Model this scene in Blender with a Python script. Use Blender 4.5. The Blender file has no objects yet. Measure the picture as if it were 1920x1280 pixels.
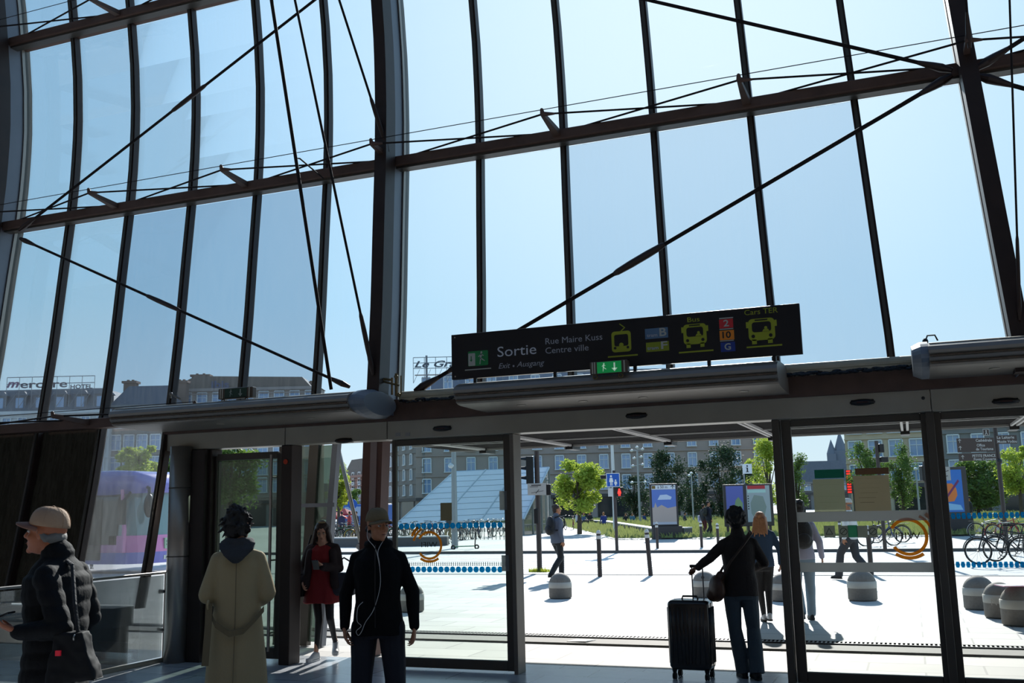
import bpy, bmesh, math, random
from mathutils import Vector, Matrix, noise
import numpy as np
random.seed(7)
S = bpy.context.scene
COL = S.collection
R = math.radians
# ------------------------------------------------------------------ camera
CAM_Z = 1.68
F_PX, PITCH, ROLL, YAW = 1867.9, 0.1656, -0.02275, 0.37296
_fw = np.array([-math.sin(YAW)*math.cos(PITCH), math.cos(YAW)*math.cos(PITCH), math.sin(PITCH)])
_r = np.cross(_fw, [0, 0, 1]); _r /= np.linalg.norm(_r)
_u = np.cross(_r, _fw)
_r2 = _r*math.cos(ROLL)+_u*math.sin(ROLL)
_u2 = -_r*math.sin(ROLL)+_u*math.cos(ROLL)
cam_d = bpy.data.cameras.new('camera'); cam = bpy.data.objects.new('camera', cam_d); COL.objects.link(cam)
cam_d.sensor_width = 36; cam_d.lens = F_PX/1920*36; cam_d.clip_end = 2000; cam_d.clip_start = .05
cam.matrix_world = Matrix(((_r2[0], _u2[0], -_fw[0], 0), (_r2[1], _u2[1], -_fw[1], 0), (_r2[2], _u2[2], -_fw[2], CAM_Z), (0, 0, 0, 1)))
S.camera = cam
S.view_settings.view_transform = 'Standard'; S.view_settings.look = 'None'
S.view_settings.gamma = 1; S.view_settings.use_curve_mapping = False
S.view_settings.exposure = 0.0
S.cycles.transparent_max_bounces = 24
# ------------------------------------------------------------------ sky and sun
SUN_AZ, SUN_EL = R(-9.5), R(29.5)
sun_dir = Vector((math.sin(SUN_AZ)*math.cos(SUN_EL), math.cos(SUN_AZ)*math.cos(SUN_EL), math.sin(SUN_EL)))
sl = bpy.data.lights.new('sun', 'SUN'); sl.energy = 7.5; sl.angle = R(0.6); sl.color = (1, .96, .9)
so = bpy.data.objects.new('sun', sl); COL.objects.link(so)
so.rotation_euler = (-sun_dir).to_track_quat('-Z', 'Y').to_euler(); so.location = (0, 40, 60)
W = bpy.data.worlds.new('sky'); S.world = W; W.use_nodes = True
nt = W.node_tree; nt.nodes.clear()
def wn(t, **k):
    n = nt.nodes.new(t)
    for a, b in k.items(): setattr(n, a, b)
    return n
tc = wn('ShaderNodeTexCoord'); sep = wn('ShaderNodeSeparateXYZ'); nt.links.new(tc.outputs['Generated'], sep.inputs[0])
rmp = wn('ShaderNodeValToRGB'); nt.links.new(sep.outputs['Z'], rmp.inputs[0])
cr = rmp.color_ramp
cr.elements[0].position = 0.0; cr.elements[0].color = (.80, .93, 1.0, 1)
cr.elements[1].position = 1.0; cr.elements[1].color = (.10, .25, .60, 1)
e = cr.elements.new(.20); e.color = (.44, .76, 1.0, 1)
e = cr.elements.new(.45); e.color = (.37, .69, 1.0, 1)
dot = wn('ShaderNodeVectorMath', operation='DOT_PRODUCT'); dot.inputs[1].default_value = sun_dir
nt.links.new(tc.outputs['Generated'], dot.inputs[0])
mr = wn('ShaderNodeMapRange'); mr.inputs['From Min'].default_value = .70; mr.inputs['From Max'].default_value = 1.0
nt.links.new(dot.outputs['Value'], mr.inputs['Value'])
pw = wn('ShaderNodeMath', operation='POWER'); pw.inputs[1].default_value = 3.2; nt.links.new(mr.outputs[0], pw.inputs[0])
mx = wn('ShaderNodeMix', data_type='RGBA'); nt.links.new(pw.outputs[0], mx.inputs[0]); nt.links.new(rmp.outputs[0], mx.inputs[6])
mx.inputs[7].default_value = (.90, 1.08, 1.20, 1)
bgn = wn('ShaderNodeBackground'); bgn.inputs['Strength'].default_value = 1.0
wo = wn('ShaderNodeOutputWorld'); nt.links.new(mx.outputs[2], bgn.inputs[0]); nt.links.new(bgn.outputs[0], wo.inputs[0])
# ------------------------------------------------------------------ measuring helpers
O3 = np.array([0, 0, CAM_Z])
def ray(x, y): return _fw*F_PX+_r2*(x-960)-_u2*(y-640)
def YP(x, y, Y):
    d = ray(x, y); p = O3+d*Y/d[1]; return Vector(p)
def GP(x, y, z=0.0):
    d = ray(x, y); p = O3+d*(z-CAM_Z)/d[2]; return Vector(p)
def HY(x): return 640+(_fw[2]*F_PX+_r2[2]*(x-960))/_u2[2]
_fh = Vector((-math.sin(YAW), math.cos(YAW), 0)); _rh = Vector((math.cos(YAW), math.sin(YAW), 0))
def DP(x, d, z=0.0):
    """ground point seen under column x, d metres along the view"""
    v = Vector(ray(x, HY(x))); v = v*(d/(v @ _fh)); return Vector((v.x, v.y, z))
def ZD(y, x, d):
    """height of what is seen at row y, d metres along the view"""
    return CAM_Z+(HY(x)-y)*d/F_PX
FACE = math.degrees(YAW)      # heading (deg, 0 = +Y) that looks away from the camera
# ------------------------------------------------------------------ materials
def lin(c):
    return tuple(((v/255)/12.92 if v/255 <= .04045 else ((v/255+.055)/1.055)**2.4) for v in c)+(1,)
MATS = {}
def mat(name, rgb, rough=.6, metal=0, var=0, scale=8, bump=0, bscale=40, spec=.5, emit=0, coat=0, trans=0, sheen=0, stretch=None):
    if name in MATS: return MATS[name]
    m = bpy.data.materials.new(name); m.use_nodes = True; n = m.node_tree; b = n.nodes['Principled BSDF']
    c = lin(rgb); b.inputs['Base Color'].default_value = c; b.inputs['Roughness'].default_value = rough
    b.inputs['Metallic'].default_value = metal; b.inputs['Specular IOR Level'].default_value = spec
    if coat: b.inputs['Coat Weight'].default_value = coat
    if sheen: b.inputs['Sheen Weight'].default_value = sheen
    if emit: b.inputs['Emission Color'].default_value = c; b.inputs['Emission Strength'].default_value = emit
    if var or bump:
        t = n.nodes.new('ShaderNodeTexCoord'); mp = n.nodes.new('ShaderNodeMapping'); n.links.new(t.outputs['Object'], mp.inputs[0])
        if stretch: mp.inputs['Scale'].default_value = stretch
    if var:
        no = n.nodes.new('ShaderNodeTexNoise'); no.inputs['Scale'].default_value = scale; no.inputs['Detail'].default_value = 5
        n.links.new(mp.outputs[0], no.inputs['Vector'])
        mi = n.nodes.new('ShaderNodeMix'); mi.data_type = 'RGBA'
        mi.inputs[6].default_value = tuple(v*(1-var) for v in c[:3])+(1,); mi.inputs[7].default_value = tuple(min(1, v*(1+var)) for v in c[:3])+(1,)
        n.links.new(no.outputs['Fac'], mi.inputs[0]); n.links.new(mi.outputs[2], b.inputs['Base Color'])
    if bump:
        n2 = n.nodes.new('ShaderNodeTexNoise'); n2.inputs['Scale'].default_value = bscale; n2.inputs['Detail'].default_value = 4
        n.links.new(mp.outputs[0], n2.inputs['Vector'])
        bp = n.nodes.new('ShaderNodeBump'); bp.inputs['Strength'].default_value = bump; bp.inputs['Distance'].default_value = .02
        n.links.new(n2.outputs['Fac'], bp.inputs['Height']); n.links.new(bp.outputs[0], b.inputs['Normal'])
    if trans:
        out = n.nodes['Material Output']; tr = n.nodes.new('ShaderNodeBsdfTranslucent'); tr.inputs[0].default_value = c
        ms = n.nodes.new('ShaderNodeMixShader'); ms.inputs[0].default_value = trans
        n.links.new(b.outputs[0], ms.inputs[1]); n.links.new(tr.outputs[0], ms.inputs[2]); n.links.new(ms.outputs[0], out.inputs[0])
    MATS[name] = m; return m
def glass(name, tint, refl=.05, dust=0.0, dustc=(200, 205, 205), rough=.02, streak=0):
    """thin pane: tinted transparency, a mirror reflection by angle, and a film of dust that scatters"""
    if name in MATS: return MATS[name]
    m = bpy.data.materials.new(name); m.use_nodes = True; n = m.node_tree; n.nodes.clear()
    out = n.nodes.new('ShaderNodeOutputMaterial'); tr = n.nodes.new('ShaderNodeBsdfTransparent'); tr.inputs[0].default_value = tuple(tint)+(1,)
    gl = n.nodes.new('ShaderNodeBsdfGlossy'); gl.inputs['Roughness'].default_value = rough
    fr = n.nodes.new('ShaderNodeFresnel'); fr.inputs['IOR'].default_value = 1.45
    mu = n.nodes.new('ShaderNodeMath'); mu.operation = 'MULTIPLY'; mu.inputs[1].default_value = refl/.04*.5; mu.use_clamp = True
    n.links.new(fr.outputs[0], mu.inputs[0])
    a = n.nodes.new('ShaderNodeMixShader'); n.links.new(mu.outputs[0], a.inputs[0]); n.links.new(tr.outputs[0], a.inputs[1]); n.links.new(gl.outputs[0], a.inputs[2])
    last = a
    if dust:
        ad = n.nodes.new('ShaderNodeMixShader')
        df = n.nodes.new('ShaderNodeBsdfTranslucent'); df.inputs[0].default_value = lin(dustc)
        t = n.nodes.new('ShaderNodeTexCoord'); mp = n.nodes.new('ShaderNodeMapping'); mp.inputs['Scale'].default_value = (9, 9, .7)
        no = n.nodes.new('ShaderNodeTexNoise'); no.inputs['Scale'].default_value = 3; no.inputs['Detail'].default_value = 6
        n.links.new(t.outputs['Object'], mp.inputs[0]); n.links.new(mp.outputs[0], no.inputs['Vector'])
        mm = n.nodes.new('ShaderNodeMapRange'); mm.inputs['From Min'].default_value = .3; mm.inputs['From Max'].default_value = .75
        mm.inputs['To Min'].default_value = dust*.6; mm.inputs['To Max'].default_value = dust*1.5
        n.links.new(no.outputs['Fac'], mm.inputs['Value']); n.links.new(mm.outputs[0], ad.inputs[0])
        n.links.new(a.outputs[0], ad.inputs[1]); n.links.new(df.outputs[0], ad.inputs[2]); last = ad
    n.links.new(last.outputs[0], out.inputs[0]); MATS[name] = m; return m
def film(name, rgb, clear=.5):
    """translucent coloured film stuck on glass"""
    if name in MATS: return MATS[name]
    m = bpy.data.materials.new(name); m.use_nodes = True; n = m.node_tree; n.nodes.clear(); c = lin(rgb)
    out = n.nodes.new('ShaderNodeOutputMaterial'); tr = n.nodes.new('ShaderNodeBsdfTransparent'); tr.inputs[0].default_value = tuple(v**.5 for v in c[:3])+(1,)
    tl = n.nodes.new('ShaderNodeBsdfTranslucent'); tl.inputs[0].default_value = tuple(v**.5 for v in c[:3])+(1,); df = n.nodes.new('ShaderNodeBsdfDiffuse'); df.inputs[0].default_value = c
    a = n.nodes.new('ShaderNodeMixShader'); a.inputs[0].default_value = .35; n.links.new(tl.outputs[0], a.inputs[1]); n.links.new(df.outputs[0], a.inputs[2])
    b = n.nodes.new('ShaderNodeMixShader'); b.inputs[0].default_value = 1-clear; n.links.new(tr.outputs[0], b.inputs[1]); n.links.new(a.outputs[0], b.inputs[2])
    n.links.new(b.outputs[0], out.inputs[0]); MATS[name] = m; return m
# ------------------------------------------------------------------ object helpers
WM = {}
def tag(o, label=None, cat=None, group=None, kind=None):
    if label: o['label'] = label
    if cat: o['category'] = cat
    if group: o['group'] = group
    if kind: o['kind'] = kind
    return o
def empty(name, loc=(0, 0, 0), rz=0.0):
    o = bpy.data.objects.new(name, None); COL.objects.link(o); o.empty_display_size = .2
    o.location = loc; o.rotation_euler = (0, 0, R(rz))
    WM[o.name] = Matrix.Translation(Vector(loc)) @ Matrix.Rotation(R(rz), 4, 'Z'); return o
def thing(name, label, cat, loc=(0, 0, 0), rz=0.0, group=None): return tag(empty(name, loc, rz), label, cat, group)
def link(name, me, m, parent=None, local=False, smooth=False):
    ms = m if isinstance(m, (list, tuple)) else [m]
    if not me.materials:
        for x in ms: me.materials.append(x)
    o = bpy.data.objects.new(name, me); COL.objects.link(o)
    if parent:
        if not local: me.transform(WM[parent.name].inverted())
        o.parent = parent; WM[o.name] = WM[parent.name]
    else: WM[o.name] = Matrix.Identity(4)
    if smooth:
        for p in me.polygons: p.use_smooth = True
    return o
def copy_tree(o, parent=None, first=True):
    c = o.copy(); COL.objects.link(c)
    if parent: c.parent = parent
    WM[c.name] = WM.get(o.name, Matrix.Identity(4))
    for ch in list(o.children): copy_tree(ch, c)
    return c
class MB:
    """gathers shapes, links them as one mesh object"""
    def __init__(s, M=None): s.bm = bmesh.new(); s.M = M or Matrix.Identity(4); s.mi = 0
    def _f(s, vs):
        try:
            f = s.bm.faces.new(vs); f.material_index = s.mi; return f
        except ValueError: return None
    def v(s, p): return s.bm.verts.new(s.M @ Vector(p))
    def hexa(s, P):
        V = [s.v(p) for p in P]
        for q in ((0, 3, 2, 1), (4, 5, 6, 7), (0, 1, 5, 4), (1, 2, 6, 5), (2, 3, 7, 6), (3, 0, 4, 7)): s._f([V[i] for i in q])
        return s
    def box(s, a, b):
        (x0, y0, z0), (x1, y1, z1) = a, b
        x0, x1 = min(x0, x1), max(x0, x1); y0, y1 = min(y0, y1), max(y0, y1); z0, z1 = min(z0, z1), max(z0, z1)
        return s.hexa([(x0, y0, z0), (x1, y0, z0), (x1, y1, z0), (x0, y1, z0), (x0, y0, z1), (x1, y0, z1), (x1, y1, z1), (x0, y1, z1)])
    def bbox(s, a, b, r=.01, seg=2):
        n0 = set(s.bm.edges); s.box(a, b); ne = [e for e in s.bm.edges if e not in n0]
        bmesh.ops.bevel(s.bm, geom=ne, offset=r, segments=seg, affect='EDGES', profile=.5)
        for f in s.bm.faces:
            pass
        return s
    def strip(s, secs, cap=True):
        """loft of equal-length closed rings"""
        rings = [[s.v(p) for p in r] for r in secs]; n = len(rings[0])
        for a, b in zip(rings, rings[1:]):
            for i in range(n): s._f([a[i], a[(i+1) % n], b[(i+1) % n], b[i]])
        if cap: s._f(rings[0][::-1]); s._f(rings[-1])
        return s
    def tube(s, pts, r, n=8, cap=True):
        pts = [Vector(p) for p in pts]; rr = r if isinstance(r, (list, tuple)) else [r]*len(pts)
        secs = []; up = None
        for i, p in enumerate(pts):
            t = (pts[min(i+1, len(pts)-1)]-pts[max(i-1, 0)])
            if t.length < 1e-9: t = Vector((0, 0, 1))
            t.normalize()
            if up is None or abs(up.dot(t)) > .98:
                up = Vector((0, 0, 1)) if abs(t.z) < .9 else Vector((0, 1, 0))
            a = t.cross(up).normalized(); b = a.cross(t).normalized(); up = b
            secs.append([p+(a*math.cos(2*math.pi*k/n)+b*math.sin(2*math.pi*k/n))*rr[i] for k in range(n)])
        return s.strip(secs, cap)
    def lathe(s, prof, c=(0, 0, 0), n=24):
        secs = [[(c[0]+r*math.cos(2*math.pi*k/n), c[1]+r*math.sin(2*math.pi*k/n), c[2]+z) for k in range(n)] for r, z in prof]
        return s.strip(secs)
    def ell(s, c, r, n=12, m=8, M=None):
        c = Vector(c); r = (r, r, r) if not isinstance(r, (list, tuple)) else r
        M = M or Matrix.Identity(3); rings = []
        top = s.v(c+M @ Vector((0, 0, r[2]))); bot = s.v(c+M @ Vector((0, 0, -r[2])))
        for j in range(1, m):
            t = math.pi*j/m
            rings.append([s.v(c+M @ Vector((r[0]*math.sin(t)*math.cos(2*math.pi*k/n), r[1]*math.sin(t)*math.sin(2*math.pi*k/n), r[2]*math.cos(t)))) for k in range(n)])
        for k in range(n):
            s._f([top, rings[0][k], rings[0][(k+1) % n]]); s._f([bot, rings[-1][(k+1) % n], rings[-1][k]])
        for a, b in zip(rings, rings[1:]):
            for k in range(n): s._f([a[k], b[k], b[(k+1) % n], a[(k+1) % n]])
        return s
    def cap(s, p, q, r0, r1, n=12):
        """tapered capsule"""
        p, q = Vector(p), Vector(q)
        s.ell(p, r0, n, 8); s.ell(q, r1, n, 8)
        if (q-p).length > 1e-4: s.tube([p, q], [r0, r1], n)
        return s
    def torus(s, c, R0, r, ax='y', n=28, m=6, a0=0, a1=2*math.pi):
        full = abs(a1-a0-2*math.pi) < 1e-6; pts = []
        secs = []
        N = n if full else n+1
        for k in range(N):
            a = a0+(a1-a0)*k/n; ring = []
            for j in range(m):
                b = 2*math.pi*j/m; rad = R0+r*math.cos(b); h = r*math.sin(b)
                p = {'y': (rad*math.cos(a), h, rad*math.sin(a)), 'z': (rad*math.cos(a), rad*math.sin(a), h), 'x': (h, rad*math.cos(a), rad*math.sin(a))}[ax]
                ring.append((c[0]+p[0], c[1]+p[1], c[2]+p[2]))
            secs.append(ring)
        if full: secs.append(secs[0])
        return s.strip(secs, cap=not full)
    def prism(s, poly, ext):
        """poly: 3D points, ext: extrusion vector"""
        ext = Vector(ext); a = [s.v(p) for p in poly]; b = [s.v(Vector(p)+ext) for p in poly]
        s._f(a[::-1]); s._f(b); n = len(a)
        for i in range(n): s._f([a[i], a[(i+1) % n], b[(i+1) % n], b[i]])
        return s
    def mesh(s, name='m', fix=True):
        if fix: bmesh.ops.recalc_face_normals(s.bm, faces=s.bm.faces)
        me = bpy.data.meshes.new(name); s.bm.to_mesh(me); s.bm.free(); return me
    def build(s, name, m, parent=None, local=False, smooth=False, kind=None):
        o = link(name, s.mesh(name), m, parent, local, smooth)
        if kind: o['kind'] = kind
        return o
def struct(mb, name, m, smooth=False): return mb.build(name, m, None, kind='structure', smooth=smooth)
def remesh(mb, vox, smooth=2, wr=0, wsc=9, seed=0, stretch=(1, 1, 1)):
    me = mb.mesh('tmp'); o = bpy.data.objects.new('tmp', me); COL.objects.link(o)
    md = o.modifiers.new('r', 'REMESH'); md.mode = 'VOXEL'; md.voxel_size = vox; md.use_smooth_shade = True
    sm = o.modifiers.new('s', 'SMOOTH'); sm.iterations = smooth; sm.factor = .5
    dg = bpy.context.evaluated_depsgraph_get(); out = bpy.data.meshes.new_from_object(o.evaluated_get(dg))
    bpy.data.objects.remove(o); bpy.data.meshes.remove(me)
    if wr:
        nn = [v.normal.copy() for v in out.vertices]
        for v, nr in zip(out.vertices, nn):
            q = Vector((v.co.x*wsc*stretch[0]+seed, v.co.y*wsc*stretch[1], v.co.z*wsc*stretch[2]))
            v.co += nr*wr*(noise.noise(q)+.5*noise.noise(q*2.3))
    for p in out.polygons: p.use_smooth = True
    return out
_tm = {}
def text_mesh(s, shear=0, bold=0):
    k = (s, shear, bold)
    if k not in _tm:
        cu = bpy.data.curves.new('t', 'FONT'); cu.body = s; cu.size = 1; cu.shear = shear; cu.offset = bold; cu.resolution_u = 3
        o = bpy.data.objects.new('t', cu); COL.objects.link(o)
        dg = bpy.context.evaluated_depsgraph_get(); me = bpy.data.meshes.new_from_object(o.evaluated_get(dg))
        bpy.data.objects.remove(o); bpy.data.curves.remove(cu)
        xs = [v.co.x for v in me.vertices]; _tm[k] = (me, min(xs), max(xs))
    return _tm[k]
class Flat:
    """marks laid on a real flat face: origin o, ux right, uy up, lifted along n"""
    def __init__(s, o, ux, uy, n, th=.003):
        s.o, s.ux, s.uy, s.n, s.th = Vector(o), Vector(ux).normalized(), Vector(uy).normalized(), Vector(n).normalized(), th; s.mb = MB()
    def P(s, x, y, h=0): return s.o+s.ux*x+s.uy*y+s.n*h
    def poly(s, pts, lift=0): s.mb.prism([s.P(x, y, lift) for x, y in pts], s.n*s.th); return s
    def rect(s, x0, y0, x1, y1, lift=0): return s.poly([(x0, y0), (x1, y0), (x1, y1), (x0, y1)], lift)
    def rrect(s, x0, y0, x1, y1, r, lift=0):
        pts = []
        for cx, cy, a in ((x1-r, y0+r, -90), (x1-r, y1-r, 0), (x0+r, y1-r, 90), (x0+r, y0+r, 180)):
            for k in range(5): t = R(a+k*22.5); pts.append((cx+r*math.cos(t), cy+r*math.sin(t)))
        return s.poly(pts, lift)
    def disc(s, x, y, r, n=16, lift=0): return s.poly([(x+r*math.cos(2*math.pi*k/n), y+r*math.sin(2*math.pi*k/n)) for k in range(n)], lift)
    def arc(s, x, y, r, w, a0, a1, n=20, lift=0):
        for k in range(n):
            t0, t1 = R(a0+(a1-a0)*k/n), R(a0+(a1-a0)*(k+1)/n)
            s.poly([(x+(r-w)*math.cos(t0), y+(r-w)*math.sin(t0)), (x+r*math.cos(t0), y+r*math.sin(t0)), (x+r*math.cos(t1), y+r*math.sin(t1)), (x+(r-w)*math.cos(t1), y+(r-w)*math.sin(t1))], lift)
        return s
    def stroke(s, x0, y0, x1, y1, w, lift=0):
        d = Vector((x1-x0, y1-y0)); L = d.length or 1e-6; d /= L; nx, ny = -d.y*w/2, d.x*w/2; ex, ey = d.x*w*.3, d.y*w*.3
        return s.poly([(x0-ex+nx, y0-ey+ny), (x0-ex-nx, y0-ey-ny), (x1+ex-nx, y1+ey-ny), (x1+ex+nx, y1+ey+ny)], lift)
    def build(s, name, m, parent): return s.mb.build(name, m, parent)
    def text(s, st, x0, y0, x1, cap, m, parent, shear=0, bold=0, lift=0, rise=0, mirror=False, name='lettering'):
        me, a, b = text_mesh(st, shear, bold); me = me.copy()
        sx = (x1-x0)/(b-a); sy = cap/.7
        for v in me.vertices:
            x = x0+(v.co.x-a)*sx; y = y0+v.co.y*sy+rise*(x-x0)
            if mirror: x = x0+x1-x
            v.co = s.P(x, y, lift+s.th)
        if mirror: me.flip_normals()
        return link(name, me, m, parent)
def lerp(a, b, t): return a+(b-a)*t
def spl(pts, n=5):
    P = [Vector(p) for p in pts]; out = []
    for i in range(len(P)-1):
        p0, p1, p2, p3 = P[max(i-1, 0)], P[i], P[i+1], P[min(i+2, len(P)-1)]
        for k in range(n):
            t = k/n; out.append(.5*((2*p1)+(p2-p0)*t+(2*p0-5*p1+4*p2-p3)*t*t+(3*p1-p0-3*p2+p3)*t**3))
    return out+[P[-1]]
# ------------------------------------------------------------------ palette
steel = mat('brown painted steel', (52, 38, 33), .45, .3, var=.35, scale=6)
rust = mat('rusty brown steel', (88, 66, 56), .6, .2, var=.45, scale=5)
dark = mat('dark bronze aluminium', (84, 80, 74), .4, .5, var=.15, scale=3)
frame_g = mat('grey brown door frame', (158, 154, 142), .42, .5, var=.12, scale=4)
greyfr = mat('grey web plate', (120, 124, 132), .45, .4, var=.12, scale=3)
black = mat('black plastic', (16, 16, 18), .4)
rubber = mat('black rubber', (22, 22, 22), .8)
chrome = mat('brushed stainless steel', (176, 172, 166), .34, .8, var=.1, scale=5)
white = mat('white paint', (225, 225, 222), .5)
cable = mat('dark cable steel', (36, 31, 31), .8, .1, spec=.2)
def tiles(name, rgb, bw, bh, mortar, off=.5, rough=.5, var=.12, msize=.006, rot=0):
    m = bpy.data.materials.new(name); m.use_nodes = True; n = m.node_tree; b = n.nodes['Principled BSDF']; b.inputs['Roughness'].default_value = rough
    t = n.nodes.new('ShaderNodeTexCoord'); mp = n.nodes.new('ShaderNodeMapping'); mp.inputs['Rotation'].default_value = (0, 0, rot); n.links.new(t.outputs['Object'], mp.inputs[0])
    br = n.nodes.new('ShaderNodeTexBrick'); br.inputs['Scale'].default_value = 1; br.inputs['Brick Width'].default_value = bw; br.inputs['Row Height'].default_value = bh
    br.inputs['Mortar Size'].default_value = msize; br.offset = off; br.inputs['Mortar Smooth'].default_value = .2
    c = lin(rgb)[:3]
    br.inputs['Color1'].default_value = tuple(v*(1-var) for v in c)+(1,); br.inputs['Color2'].default_value = tuple(v*(1+var) for v in c)+(1,); br.inputs['Mortar'].default_value = lin(mortar)
    n.links.new(mp.outputs[0], br.inputs['Vector'])
    no = n.nodes.new('ShaderNodeTexNoise'); no.inputs['Scale'].default_value = 1.3; no.inputs['Detail'].default_value = 8; n.links.new(mp.outputs[0], no.inputs['Vector'])
    mi = n.nodes.new('ShaderNodeMix'); mi.data_type = 'RGBA'; mi.blend_type = 'MULTIPLY'; mi.inputs[0].default_value = .35
    n.links.new(br.outputs[0], mi.inputs[6]); n.links.new(no.outputs['Fac'], mi.inputs[7]); n.links.new(mi.outputs[2], b.inputs['Base Color'])
    return m
floor_m = tiles('grey stone floor slabs', (196, 202, 208), .9, .45, (90, 94, 98), rough=.25)
pave_m = tiles('pale granite paving', (196, 194, 190), 1.1, .55, (150, 148, 146), rough=.75, msize=.012)
plaza_m = tiles('pale plaza concrete', (190, 189, 186), 4, 4, (160, 158, 155), rough=.8, msize=.02)
road_m = mat('worn light asphalt', (176, 176, 174), .85, var=.12, scale=1.2)
# ------------------------------------------------------------------ ground and hall
struct(MB().box((-34, -16, -.2), (16, 10.55, 0)), 'floor', floor_m)
struct(MB().box((-60, 10.55, -.3), (40, 24.6, -.012)), 'pavement', pave_m)
struct(MB().box((-120, 24.6, -.4), (90, 36.4, -.05)), 'road', road_m)
struct(MB().box((-260, 36.7, -.4), (160, 420, 0.02)), 'plaza', plaza_m)
mb = MB().box((-260, 36.4, -.3), (160, 36.7, .05)); struct(mb, 'curb', mat('dark granite curb', (92, 90, 88), .8, var=.2))
mb = MB().box((-60, 24.45, -.3), (40, 24.6, .0)); struct(mb, 'curb', mat('granite curb', (150, 148, 146), .8, var=.2))
struct(MB().box((-30, 12.2, -.02), (16, 12.62, .012)), 'trim_1', mat('grey stone step band', (120, 118, 114), .8, var=.2))
mb = MB()
for k in range(520): mb.box((-14+k*.05, 12.86, -.02), (-14+k*.05+.022, 13.02, .004))
for y in (12.84, 13.02): mb.box((-14, y, -.02), (12, y+.02, .006))
tag(mb.build('drain_grate', mat('dark cast iron grate', (60, 60, 62), .5, .6)), 'long slotted metal drain grate across the pavement outside the doors', 'drain')
mb = MB()
for k in range(9):
    y = 27.2+k*.98; mb.box((-16.5, y, -.052), (-1.5, y+.45, -.044))
tag(mb.build('crosswalk_stripes', mat('white road paint', (240, 240, 238), .7)), 'white crosswalk stripes painted on the road past the bollards', 'road marking')
stone = mat('hall sandstone', (120, 104, 92), .9, var=.2, scale=2)
struct(MB().box((-34, -16.4, 0), (16, -16, 14)), 'wall_back', stone)
struct(MB().box((-34.3, -16.4, 0), (-34, 8.3, 14)), 'wall_left', stone)
struct(MB().box((16, -16.4, 0), (16.3, 9.0, 14)), 'wall_right', stone)
struct(MB().box((-34, -16, 12.0), (16, -4, 12.3)), 'ceiling', mat('added unseen ceiling', (150, 146, 140), .9))  # opaque ceiling added out of view to keep the hall dark
# ------------------------------------------------------------------ glass shell
PROF = [(0, 9.30), (.63, 9.5), (1.2, 9.62), (2.3, 9.81), (3.1, 9.92), (4, 10.03), (5, 10.12), (5.7, 10.19), (6.4, 10.23), (7.1, 10.23), (7.8, 10.17), (8.45, 10.07), (9.2, 9.93), (10, 9.68), (11, 9.25), (12, 8.7)]
def Yp(z): return float(np.interp(z, [p[0] for p in PROF], [p[1] for p in PROF]))
def Xm(i, z):
    a = -10.53+1.047*i; b = -10.51+1.030*i
    return a+(b-a)*max(0, z-3)/2.73
T0, T1, T2, T3 = 2.84, 5.73, 8.42, 11.1
def zs(z0, z1, st=.3):
    n = max(1, round((z1-z0)/st)); return [z0+(z1-z0)*k/n for k in range(n+1)]
def bar(mb, fx, z0, z1, hw, y0, y1):
    """bar following the shell's profile; y0,y1 offsets from the glass line"""
    mb.strip([[(fx(z)-hw, Yp(z)+y0, z), (fx(z)+hw, Yp(z)+y0, z), (fx(z)+hw, Yp(z)+y1, z), (fx(z)-hw, Yp(z)+y1, z)] for z in zs(z0, z1)])
g_clear = glass('clear shell glass', (.93, .955, .97), .03, .006)
g_left = glass('dusty shell glass', (.92, .955, .98), .03, .012)
g_frit = glass('grey tinted shell glass', (.69, .74, .79), .008, .016)
g_frit2 = glass('blue grey tinted shell glass', (.77, .83, .88), .035, .014)
g_dark = glass('darkness tinted glass', (.035, .033, .028), .05, .03)  # dark space beyond the low panes is put into their tint
g_low = glass('dusty low glass', (.88, .90, .92), .04, .03)
def pane(i, z0, z1, m, parent):
    a = lambda z: Xm(i, z)+.03; b = lambda z: Xm(i+1, z)-.03
    mb = MB(); Z = zs(z0, z1)
    mb.strip([[(a(z), Yp(z)+.03, z), (b(z), Yp(z)+.03, z), (b(z), Yp(z)+.045, z), (a(z), Yp(z)+.045, z)] for z in Z])
    return mb.build('glass_pane', m, parent, smooth=False)
def bay(name, i0, i1, low=(), label=None):
    w = empty(name, ((Xm(i0, 3)+Xm(i1, 3))/2, 10, 0)); w['kind'] = 'structure'
    for i in range(i0+1, i1):
        zb = .63 if i <= 2 else 2.9
        mb = MB(); bar(mb, lambda z: Xm(i, z), zb, 12, .036, -.05, .05)
        mb.build('mullion', steel, w)
        mb = MB(); bar(mb, lambda z: Xm(i, z), zb, 12, .016, -.075, -.05)
        mb.build('mullion_cap', dark, w)
    rows = [(T0, T1), (T1, T2), (T2, T3), (T3, 12)]
    for i in range(i0, i1):
        for k, (a, b) in enumerate(rows):
            if k == 0: m = {1: g_frit, 2: g_frit, 3: g_frit, 7: g_frit2, 8: g_frit2, 9: g_frit2}.get(i, g_left if i < 5 else g_clear)
            else: m = g_left if i < 5 else g_clear
            pane(i, a+.05, b-.05, m, w)
        if i <= 1: pane(i, .66, T0-.05, g_dark if i < 1 else g_low, w)
    for z in (T1, T2, T3) if i0 > -3 else (T0, T1, T2, T3):
        xa, xb = Xm(i0, z), Xm(i1, z); y = Yp(z)
        mb = MB(); mb.bbox((xa, y-.26, z-.06), (xb, y-.05, z+.06), .015); mb.box((xa, y-.05, z-.03), (xb, y+.06, z+.03))
        mb.build('transom', rust, w)
        MB().box((xa, y-.22, z-.085), (xb, y-.10, z-.06)).build('transom_lip', dark, w)
    return w
w1 = bay('window_1', -1, 5); w2 = bay('window_2', 5, 11); w3 = bay('window_3', 11, 17); w0 = bay('window_4', -7, -1)
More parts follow.
